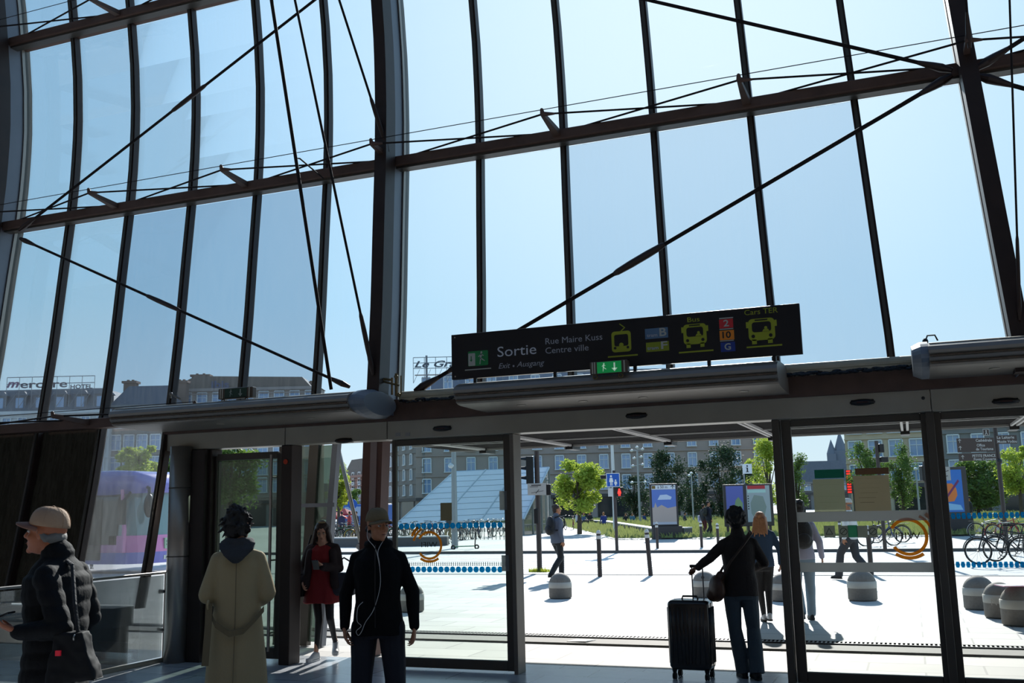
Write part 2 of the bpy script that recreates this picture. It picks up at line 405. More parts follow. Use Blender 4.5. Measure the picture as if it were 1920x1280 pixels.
mb = MB(); z = T0; y = Yp(z); mb.bbox((Xm(-7, 3), y-.26, z-.06), (Xm(2, 3)-.15, y-.05, z+.06), .015); mb.build('transom', rust, w1)
MB().box((Xm(-7, 3), 9.30, .42), (Xm(2, 3)-.2, 9.62, .64)).build('sill', mat('dark grey sill', (70, 74, 78), .5, var=.2), w1)
MB().box((Xm(-7, 3), 9.40, 0), (Xm(2, 3)-.2, 9.55, .42)).build('sill_panel', mat('dark plinth', (44, 46, 48), .5, var=.2), w1)
t = empty('window_5', (-9, 2, 12)); t['kind'] = 'structure'
for k in range(8): MB().box((-34+k*6.25, -4, 12.05), (-34+(k+1)*6.25-.08, 8.9, 12.08)).build('roof_pane', glass('grey roof glass', (.62, .66, .70), .05, .02), t)
for k in range(9): MB().box((-34.08+k*6.25, -4, 11.9), (-33.98+k*6.25, 8.9, 12.2)).build('roof_bar', steel, t)
# ribs
for n_, i in enumerate((-1, 5, 11, 17)):
    fx = lambda z: Xm(i, z)
    r_ = empty('trim_%d' % (n_+2), (Xm(i, 3), 10, 0)); r_['kind'] = 'structure'; zb = 2.72 if i > 0 else 0.0
    mb = MB(); bar(mb, fx, zb, 12, .075, -.52, -.30); mb.build('rib_tube', steel, r_)
    mb = MB(); bar(mb, lambda z: fx(z)-.035, zb, 12, .006, -.30, -.04); bar(mb, lambda z: fx(z)+.035, zb, 12, .006, -.30, -.04); mb.build('web_plate', greyfr, r_)
    mb = MB(); bar(mb, fx, zb, 12, .055, -.04, .10); mb.build('outer_flange', dark, r_)
    mb = MB(); bar(mb, lambda z: fx(z)+.055, zb, 12, .005, -.05, .0); bar(mb, lambda z: fx(z)-.055, zb, 12, .005, -.05, .0)
    mb.build('flange_edge', mat('pale metal edge', (165, 155, 145), .4, .6), r_)  # narrow strips in a paler tone along both flange sides
# ------------------------------------------------------------------ beam, header and doors
DY = 9.96
XL, XR = -8.42, 5.2
mb = MB(); mb.bbox((XL, 9.78, 2.66), (XR, 10.05, 2.90), .01); struct(mb, 'trim_6', rust)
mb = MB(); mb.tube([(-5.15, 9.74, 2.93), (XR, 9.74, 2.93)], .045, 12); mb.box((-5.15, 9.70, 2.86), (XR, 9.80, 2.90)); struct(mb, 'trim_7', mat('cream metal duct', (176, 168, 146), .5, .2, var=.2))
for n0, n1, x_, lab in ((0, 26, -5.1, 'crinkled black sealing film bunched along the duct left of the centre air curtain'), (26, 80, -1.0, 'crinkled black sealing film bunched along the duct left of the right air curtain')):
    mb = MB()
    for k in range(n1-n0):
        mb.ell((x_+k*(.04 if n0 == 0 else .022)+random.uniform(-.01, .01), 9.69+random.uniform(-.01, .01), 2.865+random.uniform(-.012, .012)), (.045, .018, .016), 6, 4)
    tag(mb.build('sealing_film', mat('crinkled black tape film', (30, 28, 28), .15, .2)), lab, 'sealing film')
def segs(xs, z0, z1, y0, y1, m, nm):
    for n_, (a, b) in enumerate(zip(xs, xs[1:])):
        o = MB().bbox((a+.004, y0, z0), (b-.004, y1, z1), .006).build(nm, m, None); o['kind'] = 'structure'
hx = [XL, -6.70, -5.36, 0.24, 1.75, 3.3, XR]
for n_, (a, b) in enumerate(zip(hx, hx[1:])):
    struct(MB().bbox((a+.004, DY-.14, 2.462), (b-.004, DY+.12, 2.672), .006), 'trim_%d' % (10+n_), frame_g)
d_glass = glass('sliding door glass', (.90, .95, .93), .05, .004)
d_glass2 = glass('clear door glass', (.95, .97, .965), .03, .002)
d_glassg = glass('greenish door glass', (.52, .60, .55), .12, .01, rough=.01)
def leaf(name, x0, x1, y, st=(.05, .10), top=.07, bot=.12, gm=None, z1=2.46):
    d = empty(name, ((x0+x1)/2, y, 0)); d['kind'] = 'structure'
    mb = MB(); mb.bbox((x0, y-.025, .02), (x0+st[0], y+.025, z1), .006); mb.bbox((x1-st[1], y-.03, .02), (x1, y+.03, z1), .006); mb.build('stile', dark, d)
    mb = MB(); mb.bbox((x0+st[0], y-.024, z1-top), (x1-st[1], y+.024, z1), .006); mb.bbox((x0+st[0], y-.024, .02), (x1-st[1], y+.024, bot), .006); mb.build('rail', dark, d)
    MB().box((x0+st[0], y-.006, bot), (x1-st[1], y+.006, z1-top)).build('glass', gm or d_glass, d)
    return d
blue_dot = film('blue window dots', (20, 165, 235), .4); blue_lt = film('light blue dot core', (150, 225, 255), .5)
orange = film('burnt orange film', (250, 150, 40), .25); band_m = film('frosted grey band', (196, 196, 192), .12)
def dots(d, x0, x1, z, y, n, hexa=True, r=.028):
    f = Flat((0, y, 0), (1, 0, 0), (0, 0, 1), (0, -1, 0), .001); g = Flat((0, y, 0), (1, 0, 0), (0, 0, 1), (0, -1, 0), .001)
    for k in range(n):
        x = lerp(x0, x1, (k+.5)/n); w = (x1-x0)/n*.44
        if hexa: f.poly([(x-w, z), (x-w*.6, z-r), (x+w*.6, z-r), (x+w, z), (x+w*.6, z+r), (x-w*.6, z+r)])
        else: f.disc(x, z, r*.95, 12)
        g.rect(x-.004, z-r*.4, x+.004, z+r*.4, .002)
        if hexa: g.stroke(x, z+r*.4, x+.012, z, .006, .002)
    f.build('dot_strip', blue_dot, d); g.build('dot_core', blue_lt, d)
def wifi_logo(d, cx, cz, r, y, flip=False):
    f = Flat((0, y, 0), (1, 0, 0), (0, 0, 1), (0, -1, 0), .001); s = -1 if flip else 1
    f.arc(cx, cz, r, r*.17, -145, 150, 34)
    f.arc(cx-.0*r, cz+r*.1, r*1.3, r*.18, -125, -55, 12)
    if flip: f.arc(cx, cz, r*1.35, r*.16, 118, 165, 8); f.arc(cx, cz, r*1.62, r*.2, 125, 155, 8)
    else: f.arc(cx, cz, r*1.32, r*.14, 20, 60, 8); f.arc(cx, cz, r*1.62, r*.2, 22, 52, 8)
    f.build('wifi_symbol', orange, d)
    f.text('WIFI', cx-r*.62, cz-r*.12, cx+r*.62, r*.36, mat('dark film lettering', (52, 40, 30), .5), d, mirror=True, lift=.001)
# left sliding leaf
xa, xb = YP(737, 1000, DY).x, YP(970, 1000, DY).x
d2 = leaf('door_2', xa, xb, DY, (.05, .13), gm=d_glass)
MB().bbox((xb-.03, DY-.10, .0), (xb+.015, DY+.12, 2.46), .005).build('guide_post', mat('brown grey guide post', (116, 110, 102), .45, .4, var=.1), d2)
dots(d2, YP(748, 985, DY).x, YP(944, 985, DY).x, YP(850, 985, DY).z, DY-.01, 18, False, .034)
dots(d2, YP(748, 1068, DY).x, YP(944, 1068, DY).x, YP(850, 1067, DY).z, DY-.01, 18, False, .034)
for yy in (994, 1057): 
    mb = MB(); q = YP(850, yy, DY).z
    for k in range(52): mb.box((lerp(xa+.06, xb-.14, k/51)-.004, DY-.012, q-.02), (lerp(xa+.06, xb-.14, k/51)+.004, DY-.009, q+.02))
    mb.build('tick_marks', band_m, d2)
c = YP(806, 1022, DY); wifi_logo(d2, c.x, c.z, .155, DY-.012, True)
f = Flat((0, DY-.012, 0), (1, 0, 0), (0, 0, 1), (0, -1, 0), .001)
for (a, b, c_, d_) in ((827, 942, 848, 976),): p, q = YP(a, d_, DY), YP(c_, b, DY); f.rect(p.x, p.z, q.x, q.z)
f.build('paper_notice', film('beige notice paper', (138, 128, 104), .05), d2)
f = Flat((0, DY-.031, 0), (1, 0, 0), (0, 0, 1), (0, -1, 0), .001)
for (a, b, c_, d_) in ((939, 920, 952, 956), (943, 1040, 956, 1070)): p, q = YP(a, d_, DY), YP(c_, b, DY); f.rect(p.x, p.z, q.x, q.z)
f.build('frosted_patch', band_m, d2)
# right sliding leaf with grey bands
xa, xb = YP(1478, 1000, DY).x, YP(1757, 1000, DY).x
d3 = leaf('door_3', xa, xb, DY, (.09, .055), gm=d_glass2)
MB().bbox((xa-.075, DY-.13, 0), (xa-.005, DY+.12, 2.46), .005).build('guide_post', dark, d3)
MB().bbox((xb-.01, DY-.13, 0), (xb+.06, DY+.12, 2.46), .005).build('guide_post', dark, d3)
f = Flat((0, DY-.014, 0), (1, 0, 0), (0, 0, 1), (0, -1, 0), .001)
for (a, b) in ((958, 977), (1054, 1072)): p, q = YP(1600, b, DY), YP(1600, a, DY); f.rect(xa+.02, p.z, xb-.01, q.z)
f.build('frosted_band', band_m, d3)
c = YP(1703, 1006, DY); wifi_logo(d3, c.x, c.z, .17, DY-.012)
def notice(d, rects, m, y=DY-.012, nm='paper_notice', lift=0):
    f = Flat((0, y, 0), (1, 0, 0), (0, 0, 1), (0, -1, 0), .001)
    for (a, b, c_, d_) in rects: p, q = YP(a, d_, DY), YP(c_, b, DY); f.rect(p.x, p.z, q.x, q.z, lift)
    return f.build(nm, m, d)
pap = film('translucent notice sheet', (186, 188, 156), .3); pap2 = film('tan notice sheet', (186, 172, 140), .25)
notice(d3, [(1528, 897, 1582, 960)], pap); notice(d3, [(1528, 879, 1582, 897)], film('green notice header', (40, 110, 90), .3))
notice(d3, [(1604, 890, 1666, 958)], pap2); notice(d3, [(1604, 876, 1666, 890)], film('brown notice header', (110, 84, 66), .3))
notice(d3, [(1610+k % 2*3, 896+k*9, 1655-k*3, 897.2+k*9) for k in range(6)]+[(1536, 908+k*11, 1574, 909+k*11) for k in range(4)], mat('grey print', (96, 92, 72), .8), DY-.0135, 'print_lines')
notice(d3, [(1546, 985, 1565, 1007), (1574, 985, 1590, 1007), (1608, 985, 1626, 1007), (1630, 985, 1644, 1007)], film('grey pictogram sticker', (150, 154, 140), .2)); notice(d3, [(1591, 984, 1607, 1007)], film('green sticker', (70, 150, 110), .2))
f = Flat((0, DY-.0135, 0), (1, 0, 0), (0, 0, 1), (0, -1, 0), .001)
for q in ((1582, 996), (1637, 996)):
    c = YP(*q, DY); f.arc(c.x, c.z, .034, .006, 0, 360, 16); f.stroke(c.x-.02, c.z-.02, c.x+.02, c.z+.02, .006)
c = YP(1555, 996, DY); f.stroke(c.x-.03, c.z-.025, c.x, c.z+.03, .006); f.stroke(c.x+.03, c.z-.025, c.x, c.z+.03, .006); f.stroke(c.x-.03, c.z-.025, c.x+.03, c.z-.025, .006)
f.build('pictogram', mat('dark pictogram ink', (70, 74, 66), .7), d3)
# right fixed leaf
d4 = leaf('door_4', YP(1757, 1000, DY).x+.06, YP(1757, 1000, DY).x+1.55, DY, (.06, .1), gm=d_glass2)
x0 = YP(1762, 1000, DY).x+.06
dots(d4, x0, x0+1.3, YP(1850, 966, DY).z, DY-.01, 30, True, .026); dots(d4, x0, x0+1.3, YP(1850, 1058, DY).z, DY-.01, 30, True, .026)
# left swing leaf with long pull bars
d1 = empty('door_1', (-7.5, DY, 0)); d1['kind'] = 'structure'
xa, xb, xc, xd = YP(372, 1000, DY).x, YP(403, 1000, DY).x, YP(520, 1000, DY).x, YP(556, 1000, DY).x
mb = MB(); mb.bbox((xa-.1, DY-.10, 0), (xb, DY+.1, 2.46), .008); mb.bbox((xc+.12, DY-.12, 0), (xd, DY+.1, 2.46), .008); mb.build('jamb', mat('brown door jamb', (58, 48, 44), .45, .4, var=.2), d1)
mb = MB(); mb.bbox((xb, DY-.03, .05), (xb+.03, DY+.03, 2.38), .005); mb.bbox((xc, DY-.03, .05), (xc+.11, DY+.03, 2.38), .005)
mb.bbox((xb+.03, DY-.03, .05), (xc, DY+.03, .17), .005); mb.bbox((xb+.03, DY-.03, 2.32), (xc, DY+.03, 2.40), .005); mb.build('stile', dark, d1)
MB().box((xb+.03, DY-.006, .17), (xc, DY+.006, 2.32)).build('glass', d_glassg, d1)
for yy, xx in ((DY-.10, xc-.03), (DY+.10, xc-.02)):
    mb = MB(); mb.tube([(xx, yy, .14), (xx, yy, 2.36)], .018, 10)
    for zz in (.34, 1.15, 2.1): mb.tube([(xx, yy, zz), (xx, DY, zz)], .010, 8)
    mb.build('pull_handle', chrome, d1)
f = Flat((0, DY-.125, 0), (1, 0, 0), (0, 0, 1), (0, -1, 0), .002); p = YP(547, 866, DY); f.disc(p.x, p.z, .03, 16); f.build('warning_sticker', mat('red orange sticker', (200, 60, 20), .6), d1)
# stainless column at the corner
cx = YP(345, 1200, 9.9).x
mb = MB(); mb.lathe([(.13, 0), (.13, 2.5)], (cx, 9.75, 0), 32); st = mb.build('column', chrome, None, smooth=False)
for p in st.data.polygons: p.use_smooth = abs(p.normal.z) < .5
mb = MB(); mb.lathe([(.132, 1.2), (.1335, 1.203), (.1335, 1.211), (.132, 1.214)], (cx, 9.75, 0), 32); mb.lathe([(.132, 2.0), (.1335, 2.003), (.1335, 2.011), (.132, 2.014)], (cx, 9.75, 0), 32)
mb.build('seam_ring', dark, st)
tag(st, 'round stainless steel column between the slanted glazing and the swing door', 'column')
mb = MB(); mb.bbox((cx+.12, 9.78, 0), (cx+.32, 9.98, 2.46), .01); mb.box((cx-.02, 9.9, 2.46), (cx+.08, 9.98, 2.86)); struct(mb, 'trim_20', mat('brown corner cladding', (50, 42, 40), .5, .3, var=.2))
# ------------------------------------------------------------------ exterior canopy of slats
zc = 2.60
cy1 = 14.75
can = thing('canopy', 'slatted steel canopy with pale beams over the pavement outside the doors', 'canopy', (-3, 12, zc))
slat = mat('dark canopy slats', (46, 40, 38), .6, .2); beamw = mat('pale grey beam', (196, 194, 192), .5)
mb = MB()
for k in range(74):
    y = 10.3+k*.069; mb.hexa([(-6.9, y, zc+.03), (3.6, y, zc+.03), (3.6, y+.012, zc+.03), (-6.9, y+.012, zc+.03), (-6.9, y+.03, zc+.11), (3.6, y+.03, zc+.11), (3.6, y+.042, zc+.11), (-6.9, y+.042, zc+.11)])
mb.build('slat_field', slat, can)
for x in (-6.3, -4.85, -3.3, -1.78, .0, 1.35, 2.9):
    mb = MB(); mb.bbox((x-.05, 10.2, zc+.0), (x-.018, cy1, zc+.05), .004); mb.bbox((x+.018, 10.2, zc+.0), (x+.05, cy1, zc+.05), .004); mb.build('beam', beamw, can)
    MB().bbox((x-.06, cy1-.05, zc-.045), (x+.06, cy1+.35, zc+.04), .005).build('beam_end', black, can)
for y in (11.6, 13.4):
    MB().box((-6.9, y, zc+.012), (3.6, y+.03, zc+.028)).build('cross_bar', beamw, can)
MB().box((-6.9, cy1-.02, zc+.0), (3.6, cy1+.02, zc+.11)).build('edge_strip', mat('light metal edge', (170, 168, 164), .4, .5), can)
MB().box((-6.9, 10.25, zc+.115), (3.6, cy1-.02, zc+.125)).build('cover_sheet', mat('dark mesh cover', (30, 27, 26), .8), can)
# outside columns and wing wall beyond the open doorway
mb = MB(); p = YP(712, 900, 11.0)
mb.hexa([(p.x-.19, 10.75, 0), (p.x+.08, 10.75, 0), (p.x+.08, 10.95, 0), (p.x-.19, 10.95, 0), (p.x-.09, 10.75, 2.6), (p.x+.18, 10.75, 2.6), (p.x+.18, 10.95, 2.6), (p.x-.09, 10.95, 2.6)])
ocol = mb.build('steel_column', mat('reddish brown column paint', (92, 60, 54), .5, .1, var=.2), None)
mb = MB(); mb.hexa([(p.x-.06, 10.74, 0), (p.x+.02, 10.74, 0), (p.x+.02, 10.75, 0), (p.x-.06, 10.75, 0), (p.x+.02, 10.74, 2.6), (p.x+.11, 10.74, 2.6), (p.x+.11, 10.75, 2.6), (p.x+.02, 10.75, 2.6)])
mb.build('light_panel', mat('mauve grey panel', (140, 124, 126), .5), ocol)
tag(ocol, 'leaning reddish brown steel column outside the open doorway', 'column')
a, b = YP(634, 838, 12.4), YP(678, 1024, 12.0)
mb = MB(); mb.tube([a, b], .028, 10); tr_ = mb.build('tie_bar', mat('pale grey tie bar', (150, 148, 140), .4, .5), None); MB().tube([b+Vector((-.05, 0, .02)), b+Vector((.05, 0, -.06))], .05, 10).build('end_clevis', greyfr, tr_)
tag(tr_, 'grey slanting tie bar outside seen through the open doorway', 'tie rod')
ww = thing('glass_wing_wall', 'slanted dark framed glass wing wall outside the open doorway', 'glass wall', (-7.9, 12, 0))
def quadbar(mb, p, q, w, t): 
    p, q = Vector(p), Vector(q); mb.hexa([p+Vector((-w, 0, 0)), p+Vector((w, 0, 0)), p+Vector((w, t, 0)), p+Vector((-w, t, 0)), q+Vector((-w, 0, 0)), q+Vector((w, 0, 0)), q+Vector((w, t, 0)), q+Vector((-w, t, 0))])
p0, p1 = YP(598, 1200, 11.3), YP(628, 862, 11.3)
for k, (dx, w, m) in enumerate(((0, .04, greyfr), (-.32, .07, dark), (-.80, .06, dark))):
    mb = MB(); quadbar(mb, (p0.x+dx*.8, 11.3, 0), (p1.x+dx, 11.3, 2.6), w, .1); mb.build('post', m, ww)
mb = MB(); mb.strip([[(p0.x-.64, 11.34, .05), (p0.x, 11.34, .05), (p0.x, 11.35, .05), (p0.x-.64, 11.35, .05)], [(p1.x-.8, 11.34, 2.55), (p1.x, 11.34, 2.55), (p1.x, 11.35, 2.55), (p1.x-.8, 11.35, 2.55)]])
mb.build('glass_pane', glass('green wing glass', (.25, .32, .28), .15, .04), ww)
MB().box((p0.x-.75, 11.29, 1.75), (p1.x, 11.33, 1.8)).build('cross_rail', greyfr, ww)
# ------------------------------------------------------------------ tie rods, struts and cables of the shell
def rod(label, a, b, r=.017, group=None, turn=(), ends=(True, True)):
    a, b = Vector(a), Vector(b); d = (b-a).normalized(); L = (b-a).length
    t = thing('tie_rod', label, 'tie rod', a, 0, group)
    MB().tube([a, b], r, 8).build('rod', cable, t)
    for u in turn:
        c = a+d*L*u; MB().tube([c-d*.30, c-d*.26, c-d*.1, c+d*.1, c+d*.26, c+d*.30], [r, r*1.5, r*1.8, r*1.8, r*1.5, r], 10).build('turnbuckle', steel, t)
    for e, p, s in ((ends[0], a, 1), (ends[1], b, -1)):
        if e: MB().tube([p, p+d*s*.1, p+d*s*.18, p+d*s*.32], [r*1.2, r*2.1, r*1.8, r], 10).build('fork_end', steel, t)
    return t
RY = 9.84
def ext(a, b, k): return Vector(a)+(Vector(b)-Vector(a))*k
rod('lower left diagonal tie rod falling from the left rib to the centre rib foot', YP(38, 447, RY), YP(655, 725, RY-.05), turn=(.48,))
a, b = YP(36, 432, RY), YP(590, 0, RY); rod('upper left diagonal tie rod rising from the left rib joint', a, ext(a, b, 1.15), turn=(.52,), ends=(True, False))
rod('right diagonal tie rod rising from behind the exit sign to the right rib', YP(778, 733, RY-.1), YP(1785, 141, RY-.05), .022, turn=(.12, .455,))
a, b = YP(1785, 132, RY-.05), YP(1215, 0, RY); rod('tie rod falling toward the right rib joint from the upper pane tops', a, ext(a, b, 1.6), ends=(True, False), r=.020)
a, b = YP(1832, 128, RY-.05), YP(1920, 72, RY); rod('short tie rod rising right from the right rib joint', a, ext(a, b, 4), ends=(True, False), r=.022)
a, b = YP(1832, 142, RY-.05), YP(1920, 166, RY); rod('short tie rod falling right from the right rib joint', a, ext(a, b, 4), ends=(True, False), r=.022)
a, b = YP(621, 730, 9.6), YP(509, 0, 8.6); rod('long steep hanging cable left of the centre rib, thickest', a, ext(a, b, 1.3), .020, ends=(False, False))
a, b = YP(700, 703, 9.4), YP(552, -5, 8.8); rod('hanging tie rod ending at the foot of the centre rib with a long turnbuckle', a, ext(a, b, 1.3), .015, turn=(.07,), ends=(True, False))
a, b = YP(728, 285, 9.75), YP(636, 0, 9.2); rod('tie rod dropping to the middle joint of the centre rib', a, ext(a, b, 1.5), .015, turn=(.13,), ends=(True, False))
a, b = YP(1912, 600, 9.4), YP(1893, 0, 9.0); rod('thin vertical cable at the far right edge', a, ext(a, b, 1.3), .009, turn=(.12,), ends=(True, False))
a, b = YP(1818, 90, 9.5), YP(1811, 0, 9.3); rod('short hanging rod above the right rib joint', a, ext(a, b, 3), .013, ends=(True, False))
def truss(label, z, idx, dz=.06, dy=-.72, foot=None):
    t = thing('cable_truss', label, 'cable truss', (Xm(idx[0], z), Yp(z), z)); tips = []
    for i in idx:
        b = Vector((Xm(i, z), Yp(z)-.2, z)); tp = Vector((Xm(i, z), Yp(z)+dy, z+dz)); tips.append((b, tp))
        w = .045
        mb = MB(); mb.strip([[b+Vector((-w, 0, -.03)), b+Vector((w, 0, -.03)), b+Vector((w, 0, .04)), b+Vector((-w, 0, .04))], [tp+Vector((-.02, 0, -.02)), tp+Vector((.02, 0, -.02)), tp+Vector((.02, 0, .02)), tp+Vector((-.02, 0, .02))]])
        mb.cap(tp, tp+Vector((0, -.02, .04)), .028, .02, 8); mb.build('strut', rust, t)
    for (b0, t0), (b1, t1) in zip(tips, tips[1:]):
        for p, q in ((t0, b1+Vector((-.25, 0, .06))), (b0+Vector((.25, 0, .06)), t1)):
            d = (q-p).normalized(); e0 = p+d*.22
            MB().tube([p, q], .011, 8).build('tie', cable, t)
        MB().tube([t0, t0+(t0-b1)*-.06], [.03, .012], 8).build('socket', rust, t)
        MB().tube([t0+Vector((0, 0, .05)), t1+Vector((0, 0, .05))], .0045, 6).build('wire', cable, t)
    return t
truss('cable truss along the middle transom with raking struts', T1, [-3, -1, 1, 3, 5, 7, 9, 11, 13, 15])
truss('cable truss along the upper left transom', T2, [-3, -1, 1, 3, 5], -.03, -.75)
truss('cable truss along the low left transom above the guardrail', T0, [-3, -1, 1, 3], .05, -.8)
a, b, c = YP(554, 297, 9.3), YP(562, 297, 9.3), YP(606, 334, 9.8)
tag(MB().tube([a, b, c], .009, 6).build('bracket_wire', cable), 'small bent wire bracket hooked on the steep cable', 'bracket')
# pipes and clamps at the centre rib foot
t = thing('pipe_cluster', 'small brass pipes and clamps gathered at the foot of the centre rib', 'pipework', YP(735, 730, 9.55)); brass = mat('tarnished brass', (120, 104, 72), .4, .7)
for x0, y0, x1, y1, r in ((700, 708, 735, 712, .014), (735, 708, 735, 740, .012), (743, 700, 743, 742, .016), (715, 714, 748, 722, .012), (752, 704, 752, 740, .008)):
    MB().tube([YP(x0, y0, 9.5), YP(x1, y1, 9.5)], r, 8).build('pipe', brass, t)
for x0, y0 in ((705, 710), (718, 712), (743, 706), (748, 740)): MB().ell(YP(x0, y0, 9.5), .024, 10, 6).build('clamp', brass, t)
# ------------------------------------------------------------------ air curtains
curt = mat('air curtain brown grey paint', (134, 127, 118), .45, .3, var=.08, scale=2); curt2 = mat('air curtain top paint', (150, 144, 132), .4, .3)
capm = mat('grey moulded end cap', (112, 120, 130), .45, .1)
PROFC = [(9.86, 2.935), (9.5, 2.945), (9.15, 2.93), (9.0, 2.905), (8.93, 2.875), (8.905, 2.84), (8.91, 2.815), (8.935, 2.80), (8.925, 2.78), (8.94, 2.76), (8.97, 2.745), (8.965, 2.725), (9.0, 2.71), (9.08, 2.70), (9.5, 2.69), (9.86, 2.69)]
def air_curtain(x0, x1, label, lights, capL=False, capR=False, up=0):
    t = thing('air_curtain', label, 'air curtain', (x0, 9.4, 2.7), 0, 'air curtain units above the doors')
    P = [(y, z+up) for y, z in PROFC]
    MB().strip([[(x, y, z) for y, z in P] for x in (x0, x1)]).build('housing', curt, t)
    MB().strip([[(x0+.01, 9.0, 2.9065+up), (x0+.01, 9.15, 2.9315+up), (x0+.01, 9.5, 2.9465+up), (x0+.01, 9.84, 2.9365+up), (x0+.01, 9.84, 2.941+up), (x0+.01, 9.5, 2.951+up), (x0+.01, 9.15, 2.936+up), (x0+.01, 9.0, 2.911+up)], [(x1-.01, 9.0, 2.9065+up), (x1-.01, 9.15, 2.9315+up), (x1-.01, 9.5, 2.9465+up), (x1-.01, 9.84, 2.9365+up), (x1-.01, 9.84, 2.941+up), (x1-.01, 9.5, 2.951+up), (x1-.01, 9.15, 2.936+up), (x1-.01, 9.0, 2.911+up)]]).build('top_sheet', curt2, t)
    for yy, zz in ((8.925, 2.795), (8.96, 2.74)):
        MB().box((x0+.01, yy-.012, zz-.006+up), (x1-.01, yy+.004, zz+.004+up)).build('groove_bead', mat('bright trim bead', (120, 112, 104), .25, .8), t)
    for x in lights:
        mb = MB(); mb.lathe([(.045, .0), (.045, -.006), (.03, -.008)], (x, 9.28, 2.695+up), 16); mb.build('downlight', mat('downlight trim', (170, 165, 155), .3, .6), t)
    cy = [(9.42+.50*math.cos(a)*(.98 if math.cos(a) < 0 else .8), 2.815+up+.155*math.sin(a)) for a in [2*math.pi*k/28 for k in range(28)]]
    for on, x, s in ((capL, x0, -1), (capR, x1, 1)):
        if on:
            mb = MB(); mb.strip([[(x, y, z) for y, z in cy], [(x+s*.06, y, z) for y, z in cy], [(x+s*.13, 9.4+(y-9.4)*.8, 2.815+up+(z-2.815-up)*.8) for y, z in cy]]); cp = mb.build('end_cap', capm, t)
            MB().torus((x+s*.115, 9.2, 2.81+up), .05, .006, 'x').build('grip', dark, cp)
    return t
ax = YP(250, 770, 9.3).x; air_curtain(ax, -5.33, 'left air curtain unit over the swing door carrying a small light box', (-7.2, -6.0), capR=True)
air_curtain(-4.12, YP(1462, 700, 9.1).x, 'centre air curtain unit under the big black exit sign', (-3.55, -2.9, -2.3, -1.35))
air_curtain(YP(1742, 680, 9.1).x, 4.2, 'right air curtain unit running off the right edge', (.75, 1.5, 2.3), capL=True, up=.06)
p = YP(1735, 640, 9.3); mb = MB(); mb.tube([p, p+Vector((.02, 0, .05)), p+Vector((.08, 0, .05)), p+Vector((.1, 0, 0))], .007, 6); mb.ell(p, (.025, .025, .03), 8, 6); tag(mb.build('cable_loop', black), 'small black cable loop on top of the right air curtain end cap', 'cable')
p = YP(320, 746, 9.5); mb = MB(); mb.tube([p, p+Vector((.0, 0, .05)), p+Vector((.06, 0, .02)), p+Vector((.14, 0, -.02))], .012, 6); mb.ell(p+Vector((0, 0, .05)), .022, 8, 6); tag(mb.build('cable_loop', mat('dull grey cable', (110, 106, 98), .5)), 'small grey cable elbow on top of the left air curtain', 'cable')
# sensors on the header
for x, y, lab in ((644, 826, 'black door sensor over the open left doorway'), (829, 803, 'black door sensor over the left sliding leaf'), (1193, 779, 'black door sensor above the open centre passage'), (1617, 754, 'black door sensor over the right sliding leaf'), (1886, 752, 'black door sensor near the right edge of the header')):
    p = YP(x, y, DY-.15); mb = MB(); mb.ell(p, (.115, .05, .032), 20, 8); mb.box(p+Vector((-.1, 0, -.02)), p+Vector((.1, .06, .025)))
    o = mb.build('door_sensor', black, None, smooth=True); MB().box(p+Vector((-.05, -.05, -.01)), p+Vector((.05, -.045, .006))).build('lens', mat('dark red lens', (50, 30, 34), .1), o); tag(o, lab, 'sensor', 'door sensors on the header')
for x in (746, 764): p = YP(x, 814, DY-.145); MB().box(p+Vector((-.03, 0, -.02)), p+Vector((.03, .006, .02))).build('sticker', mat('grey sticker', (140, 140, 136), .6), None)
for o in [o for o in bpy.data.objects if o.name.startswith('sticker')]: tag(o, 'small pale sticker on the header above the left sliding leaf', 'sticker', 'pair of stickers on the header')
p = YP(1731, 746, DY-.145); tag(MB().ell(p, (.016, .01, .016), 10, 6).build('screw_plug', black), 'small round black plug in the header right of the centre', 'plug')
# ------------------------------------------------------------------ exit sign board
SY = 9.10
sg = thing('exit_sign_board', 'long black direction board reading Sortie over the centre doors', 'sign', (-2.5, SY, 3.2))
A, B = YP(847, 709, SY), YP(1498, 563, SY); X0, X1, Z0, Z1 = A.x, B.x, 2.975, 3.435
MB().bbox((X0, SY, Z0), (X1, SY+.05, Z1), .004).build('board', mat('black sign face', (18, 19, 26), .35), sg)
for x in (X0+.25, X0+1.1, X0+1.9, X0+2.6, X1-.25):
    MB().box((x-.015, SY+.01, 2.93), (x+.015, SY+.04, Z0)).build('bracket', black, sg)
def fl(l=0): return Flat((0, SY, 0), (1, 0, 0), (0, 0, 1), (0, -1, 0), .002)
def U(x, y): p = YP(x, y, SY); return p.x, p.z
txt = mat('pale grey lettering', (196, 198, 204), .6); txt2 = mat('dim grey lettering', (158, 160, 168), .6); yel = mat('dull yellow green film', (150, 156, 30), .6)
def T(st, x0, x1, yb, cap_px, m, shear=0, bold=0, lift=0):
    (a, z), (b, _) = U(x0, yb), U(x1, yb); cap = U(x0, yb-cap_px)[1]-z
    fl().text(st, a, z, b, cap, m, sg, shear=shear, bold=bold, lift=lift)
T('Sortie', 933, 1006, 669, 19, txt); T('Exit', 935, 957, 691, 10, txt2, .3); T('Ausgang', 969, 1021, 688, 10, txt2, .3)
T('Rue Maire Kuss', 1023, 1130, 645.5, 11.5, txt2); T('Centre ville', 1023, 1104, 663, 11.5, txt2)
f = fl(); x, z = U(963, 686); f.disc(x, z, .010, 10); f.build('bullet', txt2, sg)
T('Bus', 1289, 1312, 604, 9, yel); T('Cars TER', 1396, 1459, 591, 10, yel)
green = mat('exit sign green', (10, 120, 60), .5); pale = mat('exit pictogram white', (170, 170, 160), .6)
